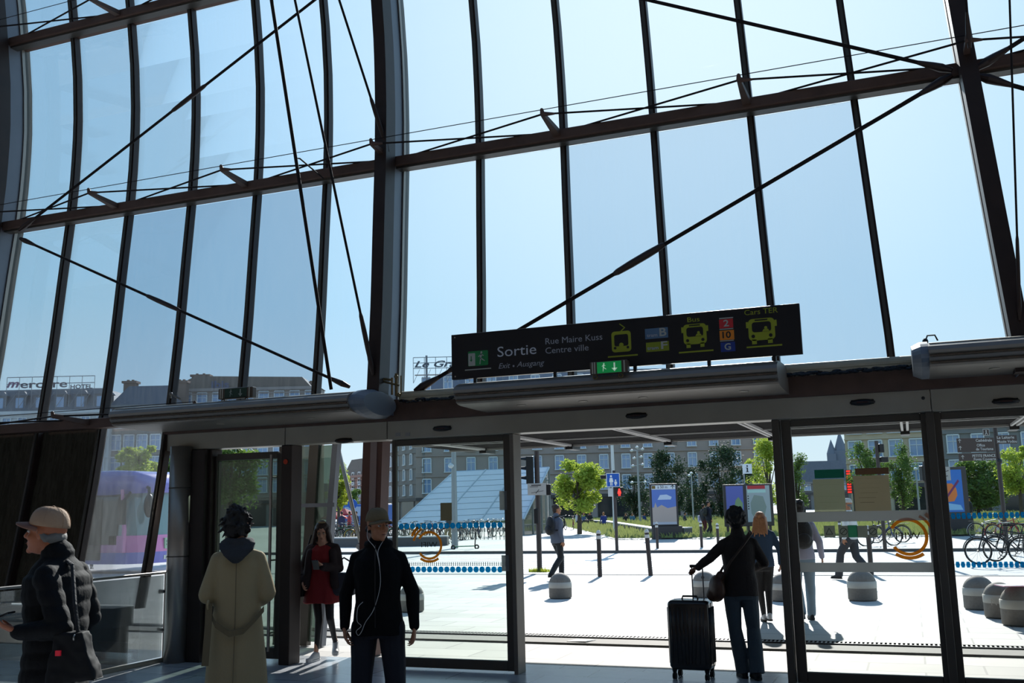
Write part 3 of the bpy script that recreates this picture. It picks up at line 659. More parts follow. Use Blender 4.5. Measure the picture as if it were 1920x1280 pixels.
def runner(f, x, z, s, l=0):
    """running figure about s tall"""
    f.disc(x+.02*s, z+.42*s, .075*s, 10, l); f.stroke(x, z+.30*s, x-.04*s, z+.02*s, .13*s, l)
    f.stroke(x, z+.28*s, x+.17*s, z+.18*s, .06*s, l); f.stroke(x-.02*s, z+.28*s, x-.2*s, z+.12*s, .06*s, l)
    f.stroke(x-.03*s, z, x+.16*s, z-.14*s, .075*s, l); f.stroke(x+.16*s, z-.14*s, x+.26*s, z-.2*s, .06*s, l)
    f.stroke(x-.05*s, z, x-.08*s, z-.22*s, .075*s, l); f.stroke(x-.08*s, z-.22*s, x-.1*s, z-.42*s, .06*s, l)
(a, b), (c, d) = U(878, 687), U(915, 656)
f = fl(); f.rrect(a, b, c, d, .012); f.build('pictogram_panel', green, sg)
f = fl(); f.rrect(a+.004, b+.004, a+(c-a)*.36, d-.02, .006, .002); runner(f, a+(c-a)*.66, (b+d)/2, (d-b)*.92, .002); (e, g), (h, _) = U(872, 694), U(921, 693); f.rect(e, g-.004, h, g+.006); f.build('pictogram', pale, sg)
f = fl(); f.stroke(a+.035, b+.10, a+.035, b+.06, .008, .004); f.poly([(a+.02, b+.065), (a+.05, b+.065), (a+.035, b+.045)], .004); f.build('arrow', green, sg)
def vehicle(cx, cz, w, h, tram):
    f = fl(); k = fl()
    f.rrect(cx-w/2, cz-h/2, cx+w/2, cz+h/2, w*.16); k.rrect(cx-w*.36, cz-h*.12 if not tram else cz-h*.22, cx+w*.36, cz+h*.34, w*.1, .002)
    if tram:
        f.stroke(cx, cz+h/2, cx+w*.2, cz+h*.66, .009); f.stroke(cx+w*.2, cz+h*.66, cx-w*.05, cz+h*.85, .009); f.disc(cx, cz-h*.17, w*.12, 10, .004)
    else:
        for s in (-1, 1): f.rect(cx+s*w*.3-w*.09, cz-h*.66, cx+s*w*.3+w*.09, cz-h*.45); f.rect(cx+s*w*.54-w*.04, cz+h*.1, cx+s*w*.54+w*.04, cz+h*.38)
        k.rect(cx-w*.24, cz+h*.40, cx+w*.24, cz+h*.46, .002); f.disc(cx+w*.16, cz+h*.06, w*.06, 8, .004); f.poly([(cx+w*.02, cz-h*.11), (cx+w*.3, cz-h*.11), (cx+w*.24, cz+h*.0), (cx+w*.08, cz+h*.0)], .004)
    for s in (-1, 1): k.disc(cx+s*w*.33, cz-h*.3, w*.07, 10, .002)
    f.build('pictogram', yel, sg); k.build('pictogram_window', mat('black sign face', (18, 19, 26)), sg)
x, z = U(1165, 640); vehicle(x, z, .19, .20, True); x, z = U(1303, 626); vehicle(x, z, .215, .19, False); x, z = U(1428, 617); vehicle(x, z, .235, .20, False)
f = fl()
for a0, b0, a1, b1 in ((1140, 669, 1196, 668), (1273, 661, 1338, 656), (1400, 651, 1467, 645)): (a, b), (c, d) = U(a0, b0), U(a1, b0); f.rect(a, b-.008, c, b+.006)
f.build('underline', yel, sg)
def chip(x0, y0, x1, y1, m, st, tm, sx0, sx1, yb, cap):
    (a, b), (c, d) = U(x0, y1), U(x1, y0); g = fl(); g.rect(a, b, c, d); g.build('line_panel', m, sg)
    for s, p, q, y, cc, mm in zip(st, sx0, sx1, yb, cap, tm): T(s, p, q, y, cc, mm, lift=.003, bold=.02)
chip(1210, 613, 1252, 636, mat('slate blue film', (84, 112, 140), .6), ('tram', 'B'), (txt2, pale), (1213, 1237), (1233, 1250), (632, 630), (6, 15))
chip(1212, 639, 1254, 660, mat('lime film', (130, 140, 20), .6), ('tram', 'F'), (txt2, pale), (1214, 1240), (1235, 1252), (656, 654), (6, 14))
red = mat('red line chip', (200, 40, 45), .5); org = mat('orange line chip', (225, 130, 30), .5); blu = mat('blue line chip', (20, 50, 130), .5)
chip(1349, 597, 1374, 616, red, ('2',), (pale,), (1357,), (1367,), (612,), (12,)); chip(1350, 618, 1376, 638, org, ('10',), (mat('black film', (15, 15, 15)),), (1355,), (1371,), (634,), (12,)); chip(1352, 640, 1378, 660, blu, ('G',), (pale,), (1359,), (1371,), (656,), (12,))
f = fl()
for (a0, b0, a1, b1) in ((1348.5, 596, 1374.5, 597), (1349, 616.2, 1375, 617.6), (1350, 638.2, 1376, 639.6)): (a, b), (c, d) = U(a0, b1), U(a1, b0); f.rect(a, min(b, d), c, max(b, d)+.004)
f.build('chip_border', pale, sg)
f = fl(); [f.disc(x, z, .008, 8) for x, z in ((X0+.04, Z1-.03), (X0+.04, Z0+.03))]; f.build('screw', chrome, sg)
# ------------------------------------------------------------------ emergency light boxes
def lightbox(x0, x1, y, z, label, dy, lit):
    t = thing('emergency_light', label, 'emergency light', ((x0+x1)/2, y, z), 0, None)
    MB().bbox((x0, y, z), (x1, y+.08, z+.12), .01).build('housing', mat('brown light box case', (84, 70, 58), .4), t)
    w = x1-x0; MB().box((x0+w*.2, y-.004, z+.008), (x1-w*.16, y, z+.112)).build('face', mat('exit box green lit', (16, 140, 70), .5, emit=.35) if lit else mat('exit box green dim', (26, 60, 48), .4), t)
    f = Flat((0, y-.004, 0), (1, 0, 0), (0, 0, 1), (0, -1, 0), .002); runner(f, x0+w*.38, z+.06, .085); f.stroke(x0+w*.66, z+.095, x0+w*.66, z+.04, .014); f.poly([(x0+w*.66-.028, z+.05), (x0+w*.66, z+.018), (x0+w*.66+.028, z+.05)]); f.build('pictogram', mat('exit box white lit', (200, 225, 205), .5, emit=.3) if lit else mat('dim white', (150, 160, 150)), t)
    mb = MB()
    for k in (.06, .12, .9): mb.box((x0+w*k, y-.006, z+.006), (x0+w*k+.012, y, z+.114))
    mb.build('trim', mat('pale case trim', (180, 175, 160), .4), t)
    for k in (.12, .8): MB().torus((x0+w*k, y+.02, z-.02), .02, .006, 'y', 12).build('foot', brass, t)
p, q = YP(1114, 697, 9.0), YP(1184, 691, 9.0); lightbox(p.x, q.x, 8.86, 2.89, 'small lit green exit light box below the big black sign', 0, True)
p, q = YP(414, 748, 9.2), YP(478, 744, 9.2); lightbox(p.x, q.x, 9.15, 2.955, 'small dark light box standing on the left air curtain', 0, False)
# ------------------------------------------------------------------ glass guardrail
gx = YP(291, 1225, 9.62).x
gr = thing('guardrail', 'glass guardrail with thin steel handrail left of the round column', 'guardrail', (gx, 9, 0))
zt = 1.02
P0, P1 = Vector((gx, 9.75, 0)), Vector((gx-.05, 4.6, 0)); PC = Vector((cx-.13, 9.75, 0))
def gline(z): return [PC+Vector((0, 0, z)), P0+Vector((0, 0, z)), P1+Vector((0, 0, z))]
mb = MB(); mb.tube([PC+Vector((0, 0, zt)), P0+Vector((0, 0, zt))], .014, 10); mb.tube([P0+Vector((0, 0, zt)), P1+Vector((0, 0, zt))], .016, 10); mb.build('handrail', chrome, gr)
for p in (P0, P0+(P1-P0)*.5): MB().tube([p, p+Vector((0, 0, zt))], .011, 8).build('post', chrome, gr)
for (a, b) in ((PC, P0), (P0, P0+(P1-P0)*.5), (P0+(P1-P0)*.5, P1)):
    d = (b-a).normalized(); a2, b2 = a+d*.03, b-d*.03; n_ = Vector((-d.y, d.x, 0))*.006
    MB().hexa([a2-n_+Vector((0, 0, .06)), b2-n_+Vector((0, 0, .06)), b2+n_+Vector((0, 0, .06)), a2+n_+Vector((0, 0, .06)), a2-n_+Vector((0, 0, zt-.03)), b2-n_+Vector((0, 0, zt-.03)), b2+n_+Vector((0, 0, zt-.03)), a2+n_+Vector((0, 0, zt-.03))]).build('glass_panel', glass('guardrail glass', (.72, .76, .76), .06, .04), gr)
    MB().hexa([a-n_*4, b-n_*4, b+n_*4, a+n_*4, a-n_*4+Vector((0, 0, .05)), b-n_*4+Vector((0, 0, .05)), b+n_*4+Vector((0, 0, .05)), a+n_*4+Vector((0, 0, .05))]).build('base_rail', mat('pale base rail', (150, 150, 140), .4, .5), gr)
for z in (.80, .36): MB().tube([PC+Vector((0, 0, z)), PC+Vector((-.12, 0, z))], [.01, .03], 10).build('clamp', black, gr)
# ------------------------------------------------------------------ buildings
wglass = mat('sky reflection blue glass', (120, 150, 185), .08, 0, spec=1.0); wframe = mat('white window frame', (205, 208, 210), .6)  # pane blue is the sky's reflection put into the base colour
_wm = {}
def window_mesh(w, h, shut=None, arch=False):
    k = (w, h, shut and shut.name)
    if k not in _wm:
        mb = MB(); mb.mi = 0
        for a, b in (((-w/2-.08, -.06, -.1), (-w/2+.06, .12, h)), ((w/2-.06, -.06, -.1), (w/2+.08, .12, h)), ((-w/2, -.06, h-.06), (w/2, .12, h+.1)), ((-w/2-.15, -.12, -.14), (w/2+.15, .1, 0)), ((-.04, .04, 0), (.04, .1, h)), ((-w/2, .04, h*.62), (w/2, .1, h*.66))): mb.box(a, b)
        mb.mi = 1; mb.box((-w/2, .10, 0), (w/2, .14, h))
        if shut:
            mb.mi = 2
            for s in (-1, 1): mb.box((s*(w/2+.08), -.10, 0), (s*(w/2+.5), -.04, h))
            for z in (.35, .55, .75, .95): mb.box((-w/2, -.1, z), (w/2, -.07, z+.04))
        me = mb.mesh('window'); 
        for m in ([wframe, wglass]+([shut] if shut else [])): me.materials.append(m)
        _wm[k] = me
    return _wm[k]
def building(label, pxl, d, W_, H_, floors, cols, wall, roofm, roof_h=4, turn=0, z0=0, win=(1.3, 1.9), shut=None, depth=14, ground=True, mans=.35, chim=(), dorm=0, corn=None, fh=None, zfirst=4.6, origin=None):
    o = origin or DP(pxl, d); b = thing('building', label, 'building', (o.x, o.y, 0), FACE+turn)
    fh = fh or (H_-zfirst)/floors
    MB().box((0, .14, 0), (W_, depth, H_)).build('wall', wall, b, True)
    mb = MB()
    for f in range(floors+1): mb.box((-.05, -.08, zfirst+f*fh-.75), (W_+.05, .14, zfirst+f*fh-.6))
    mb.box((-.2, -.35, H_-.3), (W_+.2, .14, H_+.1)); mb.build('cornice', corn or wall, b, True)
    cw = W_/cols
    for f in range(floors):
        for c in range(cols):
            o_ = bpy.data.objects.new('window', window_mesh(win[0], win[1], shut)); COL.objects.link(o_); o_.parent = b
            o_.location = ((c+.5)*cw, .0, zfirst+f*fh); WM[o_.name] = WM[b.name]
    if ground:
        mb = MB()
        for c in range(max(1, cols//2)): mb.box((c*2*cw+.5, .02, .1), ((c+1)*2*cw-.5, .16, 3.0))
        mb.build('shopfront', mat('dark shop window', (36, 40, 46), .1), b, True)
        mb = MB(); mb.box((0, -.25, 3.05), (W_, .14, 3.5)); mb.build('fascia', mat('shop fascia', (70, 66, 66), .6), b, True)
    if roof_h:
        i = roof_h*mans
        MB().hexa([(-.2, -.1, H_), (W_+.2, -.1, H_), (W_+.2, depth+.1, H_), (-.2, depth+.1, H_), (i, i, H_+roof_h), (W_-i, i, H_+roof_h), (W_-i, depth-i, H_+roof_h), (i, depth-i, H_+roof_h)]).build('roof', roofm, b, True)
    for k in range(dorm):
        x = (k+.5)*W_/dorm
        mb = MB(); mb.box((x-.85, .25, H_), (x+.85, 2.4, H_+2.2)); mb.hexa([(x-1.05, .1, H_+2.2), (x+1.05, .1, H_+2.2), (x+1.05, 2.6, H_+2.2), (x-1.05, 2.6, H_+2.2), (x-.5, .3, H_+2.75), (x+.5, .3, H_+2.75), (x+.5, 2.6, H_+2.75), (x-.5, 2.6, H_+2.75)])
        dm = mb.build('dormer', roofm, b, True)
        MB().box((x-.5, .2, H_+.3), (x+.5, .26, H_+1.9)).build('dormer_window', wglass, dm, True)
    for x, w, h in chim:
        mb = MB(); mb.box((x, 3, H_), (x+w, 4.2, H_+roof_h+h)); mb.box((x-.2, 2.8, H_+roof_h+h), (x+w+.2, 4.4, H_+roof_h+h+.3))
        for k in range(2): mb.box((x+w*(.2+.4*k), 3.3, H_+roof_h+h+.3), (x+w*(.2+.4*k)+.3, 3.6, H_+roof_h+h+.5))
        mb.build('chimney', mat('chimney brick', (120, 96, 84), .9), b, True)
    return b
slate = mat('blue grey slate roof', (92, 98, 108), .7, var=.2, scale=3); slate2 = mat('brown tile roof', (112, 98, 88), .8, var=.2, scale=3)
w_white = mat('pale grey plaster', (196, 200, 202), .9, var=.06, scale=.4); w_beige = mat('beige sandstone facade', (156, 142, 134), .9, var=.1, scale=.5)
w_pink = mat('pink sandstone facade', (150, 118, 108), .9, var=.1, scale=.5); w_grey = mat('grey stone facade', (128, 126, 124), .9, var=.1, scale=.5); w_yel = mat('ochre beige plaster', (190, 172, 148), .9, var=.08, scale=.5)
def MW(px, d): return px*d/F_PX
D1 = 150
def LD(lat, d): v = _rh*lat+_fh*d; return Vector((v.x, v.y, 0))
def hgt(y, x, d): return ZD(y, x, d)
# far left: hotel with sign
H1 = hgt(773, 100, 130)
b1 = building('pale hotel at far left with mansard dormers and a rooftop name sign', -75, 130, MW(268, 130), H1, 4, 9, w_white, slate, hgt(728, 100, 130)-H1, win=(1.1, 2.0), dorm=7, mans=.5)
zs_ = hgt(703, 40, 128)-hgt(733, 40, 128)
def roofsign(parent, loc_px, d, items, m_frame, y0, y1, x0, x1, name='roof_sign'):
    o = Vector(ray(x0, y1)); o = o*(d/(o @ _fh)); ux = _rh; g = Flat((o.x, o.y, 0), ux, (0, 0, 1), -_fh, .08)
    za, zb = hgt(y1, x0, d), hgt(y0, x0, d); Wd = MW(x1-x0, d)
    mb = MB()
    for z in (za, (za+zb)/2, zb): mb.tube([g.P(0, z), g.P(Wd, z)], .05, 4)
    n = max(3, int(Wd/1.6))
    for k in range(n+1): mb.tube([g.P(Wd*k/n, za-2.2), g.P(Wd*k/n, zb)], .05, 4)
    for k in range(n): mb.tube([g.P(Wd*k/n, za-2.2), g.P(Wd*(k+.5)/n, za, -1.2)], .04, 4)
    fr = mb.build(name, m_frame, parent)
    for st, a, b, yb, cap, m, sh, bo in items:
        g.text(st, MW(a-x0, d), hgt(yb, a, d), MW(b-x0, d), cap*d/F_PX, m, parent, shear=sh, bold=bo, name='sign_lettering')
    return fr
sf = mat('sign frame metal', (120, 124, 130), .5, .3)
pur = mat('purple sign letters', (92, 44, 92), .5); dpl = mat('dark sign letters', (48, 46, 70), .5)
roofsign(b1, 0, 128, [('m', 12, 36, 728, 15, pur, .3, .03), ('ercure', 38, 127, 729, 14, dpl, 0, .02), ('HOTEL', 133, 175, 730.5, 8, dpl, 0, .03)], sf, 709, 735, 12, 178)
H2 = hgt(762, 260, 131)
building('dark slate roofed building between the hotel and the brown gabled block', 198, 131, MW(124, 131), H2, 4, 5, w_grey, slate, hgt(722, 260, 131)-H2, chim=((MW(6, 131), 1.6, .6), (MW(106, 131), 1.5, .5)), mans=.6)
H3 = hgt(716, 460, 137)
b3 = building('brownish block with a big chimney and faded hotel letters on its parapet', 328, 137, MW(262, 137), H3-1, 6, 9, w_beige, slate2, .01, depth=5, chim=((MW(10, 137), 2.4, 2.2), (MW(198, 137), 1.8, 1.4), (MW(225, 137), 1.5, .8)))
o = DP(328, 137); g = Flat((o.x, o.y, 0), _rh, (0, 0, 1), -_fh, .06); ib = mat('faded blue wall letters', (70, 80, 110), .7)
g.text('ibis', MW(62, 137), hgt(729, 400, 137), MW(96, 137), MW(13, 137), ib, b3, bold=.03, lift=.3, name='wall_lettering')
mb = MB()
mb.prism([tuple(g.P(0, H3-1)), tuple(g.P(MW(250, 137), H3-1)), tuple(g.P(MW(232, 137), H3+MW(6, 137))), tuple(g.P(MW(30, 137), H3+MW(12, 137))), tuple(g.P(MW(10, 137), H3+MW(2, 137)))], _fh*4); mb.build('gable_roof', slate2, b3)
# street gap: receding pinkish houses
bp_ = building('pinkish stone houses receding along the side street beyond the bikes', 655, 190, 21, hgt(893, 670, 174), 4, 7, w_pink, slate2, 3.0, turn=-60, win=(1.0, 1.6), zfirst=3.6, depth=8, origin=LD(-30.6, 179.5))
bp2 = building('low mauve house at the far end of the side street', 600, 240, 22, 6.5, 1, 6, w_pink, slate, 2, turn=0, win=(1, 1.4), zfirst=3.4)
# big hotel Le Grand
d4_ = 150
Hb = hgt(740, 800, d4_)
bg = building('long beige stone hotel with windows coloured like reflected sky and a rooftop script sign', 780, d4_, MW(660, d4_), Hb, 6, 16, w_beige, slate, hgt(692, 860, d4_)-Hb, win=(1.25, 2.0), fh=MW(30.5, d4_)*1.25, zfirst=4.2, mans=1.3, shut=None)
bw = building('grey stone wing receding to the left of the beige hotel', 742, 128, 13.5, Hb*.95, 6, 5, w_grey, slate, .01, turn=-60, win=(.7, 1.5), zfirst=4.0, depth=3, origin=LD(-20.6, 161.6))
roofsign(bg, 0, 148, [('Le Grand Hotel', 777, 960, 690, 12, mat('dark script letters', (50, 66, 82), .5), .35, .025)], sf, 671, 692, 775, 965)
mb = MB(); o = DP(802, 148.5); mb.box((o.x-.12, o.y-.12, hgt(715, 802, 148)), (o.x+.12, o.y+.12, hgt(666, 802, 148))); mb.build('sign_mast', sf, bg)
# right: ochre hotel and grey one
br1 = building('ochre beige building with pale framed windows behind the right glass leaf', 1592, 120, MW(142, 120), hgt(770, 1650, 120), 5, 4, w_yel, slate2, 3, win=(1.5, 1.9), fh=MW(44, 120), zfirst=3.9, turn=-19)
br2 = building('grey mansion block with tall windows coloured like reflected sky at the right edge', 1752, 118, MW(330, 118), hgt(760, 1800, 118), 5, 8, w_grey, slate, 3, win=(1.3, 2.0), fh=MW(46, 118), zfirst=4.0, turn=-19, origin=LD(49.7, 116.6))
building('low long dark roofed building under the spires', 1488, 210, MW(110, 210), hgt(905, 1500, 210), 1, 6, w_grey, slate, hgt(866, 1500, 210)-hgt(905, 1500, 210), win=(1.2, 1.6), mans=.3, zfirst=4)
ch = thing('church', 'distant pinkish church with thin spires at the end of the street', 'church', DP(1575, 230))
chm = mat('church sandstone', (140, 112, 104), .9, var=.2)
o = DP(1588, 230); MB(Matrix.Translation(o)).box((-3.2, 0, 0), (3.6, 8, hgt(862, 1575, 230))).build('nave', chm, ch)
for x, yb, yt, w in ((1566, 852, 826, 1.0), (1583, 846, 810, 1.3), (1595, 846, 826, .9), (1578, 858, 838, .7)):
    o = DP(x, 228); z0, z1 = hgt(yb, x, 228), hgt(yt, x, 228); mb = MB(); mb.box((o.x-w, o.y-w, z0-6), (o.x+w, o.y+w, z0)); mb.lathe([(w*1.1, z0), (.05, z1)], (o.x, o.y, 0), 6)
    mb.build('spire', mat('spire slate', (104, 112, 124), .8), ch)
sc = MB()
for k in range(4):
    for j in range(9): o = DP(1594+k*3.2, 200); sc.box((o.x-.06, o.y-.06, 0), (o.x+.06, o.y+.06, hgt(814+k*3, 1590, 200)))
for j in range(14): a, b = DP(1593, 200), DP(1605, 200); z = 4+j*1.05; sc.box((a.x, a.y-.08, z), (b.x, b.y+.08, z+.35))
tag(sc.build('scaffold_tower', mat('white scaffold', (200, 196, 190), .7)), 'white scaffolding tower right of the church spires', 'scaffold')
# lit red vertical shop sign
o = DP(1589, 110); mb = MB(); za, zb = hgt(925, 1589, 110), hgt(882, 1589, 110); Wd = MW(8, 110)
mb.box((o.x, o.y, za), (o.x+Wd*1.4, o.y+.3, zb)); t = mb.build('led_sign', mat('sign casing', (50, 50, 54), .5)); tag(t, 'vertical sign glowing red between the two paper notices', 'sign')
mb = MB()
for k in range(9): mb.box((o.x+Wd*.2, o.y-.06, lerp(za, zb, (k+.15)/9)), (o.x+Wd*1.1, o.y, lerp(za, zb, (k+.8)/9)))
mb.build('lit_letters', mat('glowing red letters', (235, 40, 30), .5, emit=1.2), t)
mb = MB(); mb.tube([DP(1589, 110.2)+Vector((.3, 0, 0)), DP(1589, 110.2)+Vector((.3, 0, za))], .12, 8); mb.build('post', sf, t)
# ------------------------------------------------------------------ trees
def leaf_mesh(seed, n, rx, rz, lobes=7, size=.16, tall=1.0):
    rnd = random.Random(seed); mb = MB(); cs = []
    for k in range(lobes*3):
        a = rnd.uniform(0, 6.28); zq = rnd.uniform(-.85, .9); rr = rnd.uniform(.1, .85)*rx*math.sqrt(max(.05, 1-zq*zq*.9)); cs.append((rr*math.cos(a), rr*math.sin(a), zq*rz, rnd.uniform(.14, .36)))
    for k in range(n):
        c = rnd.choice(cs); u = Vector((rnd.gauss(0, 1), rnd.gauss(0, 1), rnd.gauss(0, 1))).normalized()*rnd.uniform(.1, 1.3)**.6*c[3]
        p = Vector((c[0]+u.x*rx, c[1]+u.y*rx, c[2]+u.z*rz)); s = size*rnd.uniform(.6, 1.3)
        a = Vector((rnd.gauss(0, 1), rnd.gauss(0, 1), rnd.gauss(0, .6))).normalized(); b = a.cross(Vector((rnd.gauss(0, 1), rnd.gauss(0, 1), rnd.gauss(0, 1)))).normalized()
        mb._f([mb.v(p-a*s), mb.v(p+b*s*.45), mb.v(p+a*s), mb.v(p-b*s*.45)])
    return mb.mesh('foliage', fix=False)
lf = {'bright': mat('fresh bright leaves', (160, 178, 70), .6, trans=.55, var=.25, scale=2), 'mid': mat('mid green leaves', (92, 120, 52), .6, trans=.45, var=.25, scale=2), 'dark': mat('dark green leaves', (46, 66, 42), .7, trans=.25, var=.25, scale=2), 'yellow': mat('yellow green leaves', (150, 160, 50), .6, trans=.55, var=.2, scale=2)}
bark = mat('tree bark', (70, 60, 50), .9)
_lm = {}
def tree(label, px, d, ytop, ybot, wpx, kind, n=5000, seed=1, size=None):
    zt_, zb_ = hgt(ytop, px, d), max(.3, hgt(ybot, px, d)); rx = MW(wpx, d)/2; rz = (zt_-zb_)/2
    o = DP(px, d); t = thing('tree', label, 'tree', (o.x, o.y, 0), seed*37)
    me = leaf_mesh(seed, n, rx, rz, lobes=10 if wpx < 120 else 16, size=size or max(.10, rx*.05)); me.transform(Matrix.Translation((0, 0, (zt_+zb_)/2)))
    link('foliage', me, lf[kind], t, True)
    zc_ = (zt_+zb_)/2; rnd = random.Random(seed); mb = MB(); mb.tube([(0, 0, 0), (.05, 0, zc_*.5), (0, .05, zc_+rz*.5)], [.16, .12, .04], 8)
    for k in range(6): a = k*1.05; mb.tube([(0, 0, zb_+rz*.3*k*.4), (math.cos(a)*rx*.35, math.sin(a)*rx*.35, zc_+rz*.1*k)], [.07, .02], 6)
    mb.build('trunk', bark, t, True); return t
tree('bright young tree beside the traffic light, left of the blue crossing sign', 1085, 62, 866, 958, 112, 'bright', 7500, 1, .13)
tree('broad dark tree behind the advertising panel', 1250, 100, 850, 968, 96, 'dark', 7000, 2)
tree('dark conical tree left of the information sign', 1352, 104, 842, 968, 104, 'dark', 7000, 3)
tree('dark low tree joining the crowns behind the tall lamp', 1300, 108, 880, 968, 70, 'dark', 4500, 4)
tree('tall bright green tree left of the right door leaf', 1442, 84, 826, 952, 92, 'bright', 7500, 5)
tree('mid green tree partly behind the right door stile', 1495, 90, 852, 955, 62, 'mid', 4500, 6)
tree('leafy tree behind the brown paper notice', 1628, 80, 832, 930, 82, 'mid', 5500, 7)
tree('mid green tree right of the brown paper notice', 1692, 84, 836, 958, 80, 'mid', 5500, 8)
tree('hedge like green tree below the brown direction signs', 1832, 82, 866, 950, 150, 'mid', 9000, 9)
tree('bright bushy tree at the right edge of the picture', 1912, 70, 838, 925, 80, 'bright', 6000, 10)
tree('yellow green tree in the side street beyond the open doorway', 634, 75, 905, 958, 46, 'yellow', 4000, 11)
tree('taller pale green tree behind the yellow one in the side street', 640, 95, 870, 950, 52, 'bright', 5000, 12)
tree('dark small tree in front of the pink houses', 664, 110, 915, 950, 30, 'mid', 2500, 13)
tree('green tree behind the bus roof', 258, 52, 832, 905, 92, 'bright', 6500, 14)
tree('green bush showing right of the bus', 322, 56, 868, 930, 60, 'mid', 4000, 15)
tree('dark tree behind the crossing sign', 1190, 106, 890, 968, 80, 'dark', 4500, 16)
tree('dark shrub mass between the map board and the information post', 1400, 92, 880, 962, 90, 'dark', 5000, 17)
tree('tree seen behind the swing door glass', 430, 40, 835, 950, 130, 'mid', 5000, 18)  # tree standing outside, beyond the greenish door leaf
# grass and walls
gm = mat('yellowish meadow grass', (112, 116, 66), .9, var=.3, scale=.8, trans=0)  # even yellowish green base with random variation
a, b = GP(1120, 984), GP(1230, 1001); c, d = GP(1345, 1006), GP(1478, 1003); e_, f_ = GP(1480, 968), GP(1120, 968)
mb = MB(); mb.prism([(a.x, a.y, .0), (b.x, b.y, .0), (c.x, c.y, .0), (d.x, d.y, .0), (14, d.y-2, 0), (30, d.y-1, 0), (30, 150, 0), (f_.x-20, 140, 0)], (0, 0, .12)); tag(mb.build('lawn', gm, kind='structure'), kind='structure')
rnd = random.Random(5); mb = MB()
for k in range(32000):
    u, v = rnd.random(), rnd.random()**1.6
    y = 48.5+v*60; xl = -13.5-(y-48)*.42; x = lerp(xl, 24, u); h = rnd.uniform(.12, .42)*(1 if v > .05 else .7); w = rnd.uniform(.02, .05)*(1+y/60); l = rnd.uniform(-.15, .15)
    mb._f([mb.v((x-w, y, .1)), mb.v((x+w, y+rnd.uniform(-.05, .05), .1)), mb.v((x+l, y+l, .1+h))])
g_ = link('tall_grass', mb.mesh('grass', False), mat('grass blades', (138, 146, 86), .8, trans=.3, var=.3, scale=.5)); tag(g_, 'tall uncut grass with daisies on the plaza lawn', 'grass', kind='stuff')
wallm = mat('dark granite bench wall', (96, 92, 90), .8, var=.15); walltop = mat('pale granite coping', (190, 188, 184), .7)
def lowwall(label, pts, h, w=.5):
    t = thing('low_wall', label, 'wall', pts[0])
    for a, b in zip(pts, pts[1:]):
        a, b = Vector(a), Vector(b); dd = (b-a).normalized(); n_ = Vector((-dd.y, dd.x, 0))*w/2
        for z0, z1, m, nm, k in ((0, h, wallm, 'wall_body', 1), (h, h+.06, walltop, 'coping', 1.1)):
            MB().hexa([a-n_*k+Vector((0, 0, z0)), b-n_*k+Vector((0, 0, z0)), b+n_*k+Vector((0, 0, z0)), a+n_*k+Vector((0, 0, z0)), a-n_*k+Vector((0, 0, z1)), b-n_*k+Vector((0, 0, z1)), b+n_*k+Vector((0, 0, z1)), a+n_*k+Vector((0, 0, z1))]).build(nm, m, t)
lowwall('low granite seat wall edging the lawn behind the crossing post', [GP(1105, 985), GP(1135, 986.5), GP(1222, 1005), GP(1234, 1008)], .42)
lowwall('short granite block right of the advertising panel', [GP(1275, 1010), GP(1291, 1009)], .50)
lowwall('low dark wall in front of the parked bikes across the street', [GP(590, 1026), GP(690, 1026), GP(840, 1023)], .42)
# ------------------------------------------------------------------ glass pavilion
pv = thing('glass_pavilion', 'big slanted glass canopy of the underground entrance behind the bikes', 'glass canopy', DP(860, 62))
def D3(x, y, d): return Vector((DP(x, d).x, DP(x, d).y, ZD(y, x, d)))
A_, B_, C_, D_ = D3(742, 984, 62), D3(980, 962, 62), D3(1031, 878, 68), D3(853, 886, 68)
B_ = A_+(C_-D_)*((B_-A_).length/(C_-D_).length)
pg_ = mat('milky canopy glass', (232, 240, 244), .12, .55, trans=.45)
n_ = (B_-A_).cross(D_-A_).normalized()*.06
mb = MB(); mb.prism([A_, B_, C_, D_], n_); mb.build('glass_roof', pg_, pv)
mb = MB()
n2 = n_*1.2
for k in (1, 2): mb.tube([A_.lerp(B_, k/3)+n2, D_.lerp(C_, k/3)+n2], .05, 6)
for k in range(1, 9): mb.tube([A_.lerp(D_, k/9)+n2, B_.lerp(C_, k/9)+n2], .013, 4)
mb.tube([A_, D_], .08, 6); mb.tube([D_, C_], .08, 6); mb.tube([B_, C_], .08, 6); mb.build('glazing_bars', mat('silver glazing bar', (170, 180, 186), .4, .6), pv)
mb = MB(); q = Vector((B_.x, B_.y, 0)); c0 = Vector((C_.x, C_.y, 0)); mb.prism([B_, q, c0, C_], Vector((0, .05, 0))); mb.build('side_glass', glass('pavilion side glass', (.6, .7, .68), .08, .1), pv)
mb = MB()
for k in range(4): p = q.lerp(c0, k/3); mb.tube([p, Vector((p.x, p.y, B_.z+(C_.z-B_.z)*k/3))], .07, 6)
mb.build('side_post', mat('grey pavilion post', (120, 124, 124), .5, .4), pv)
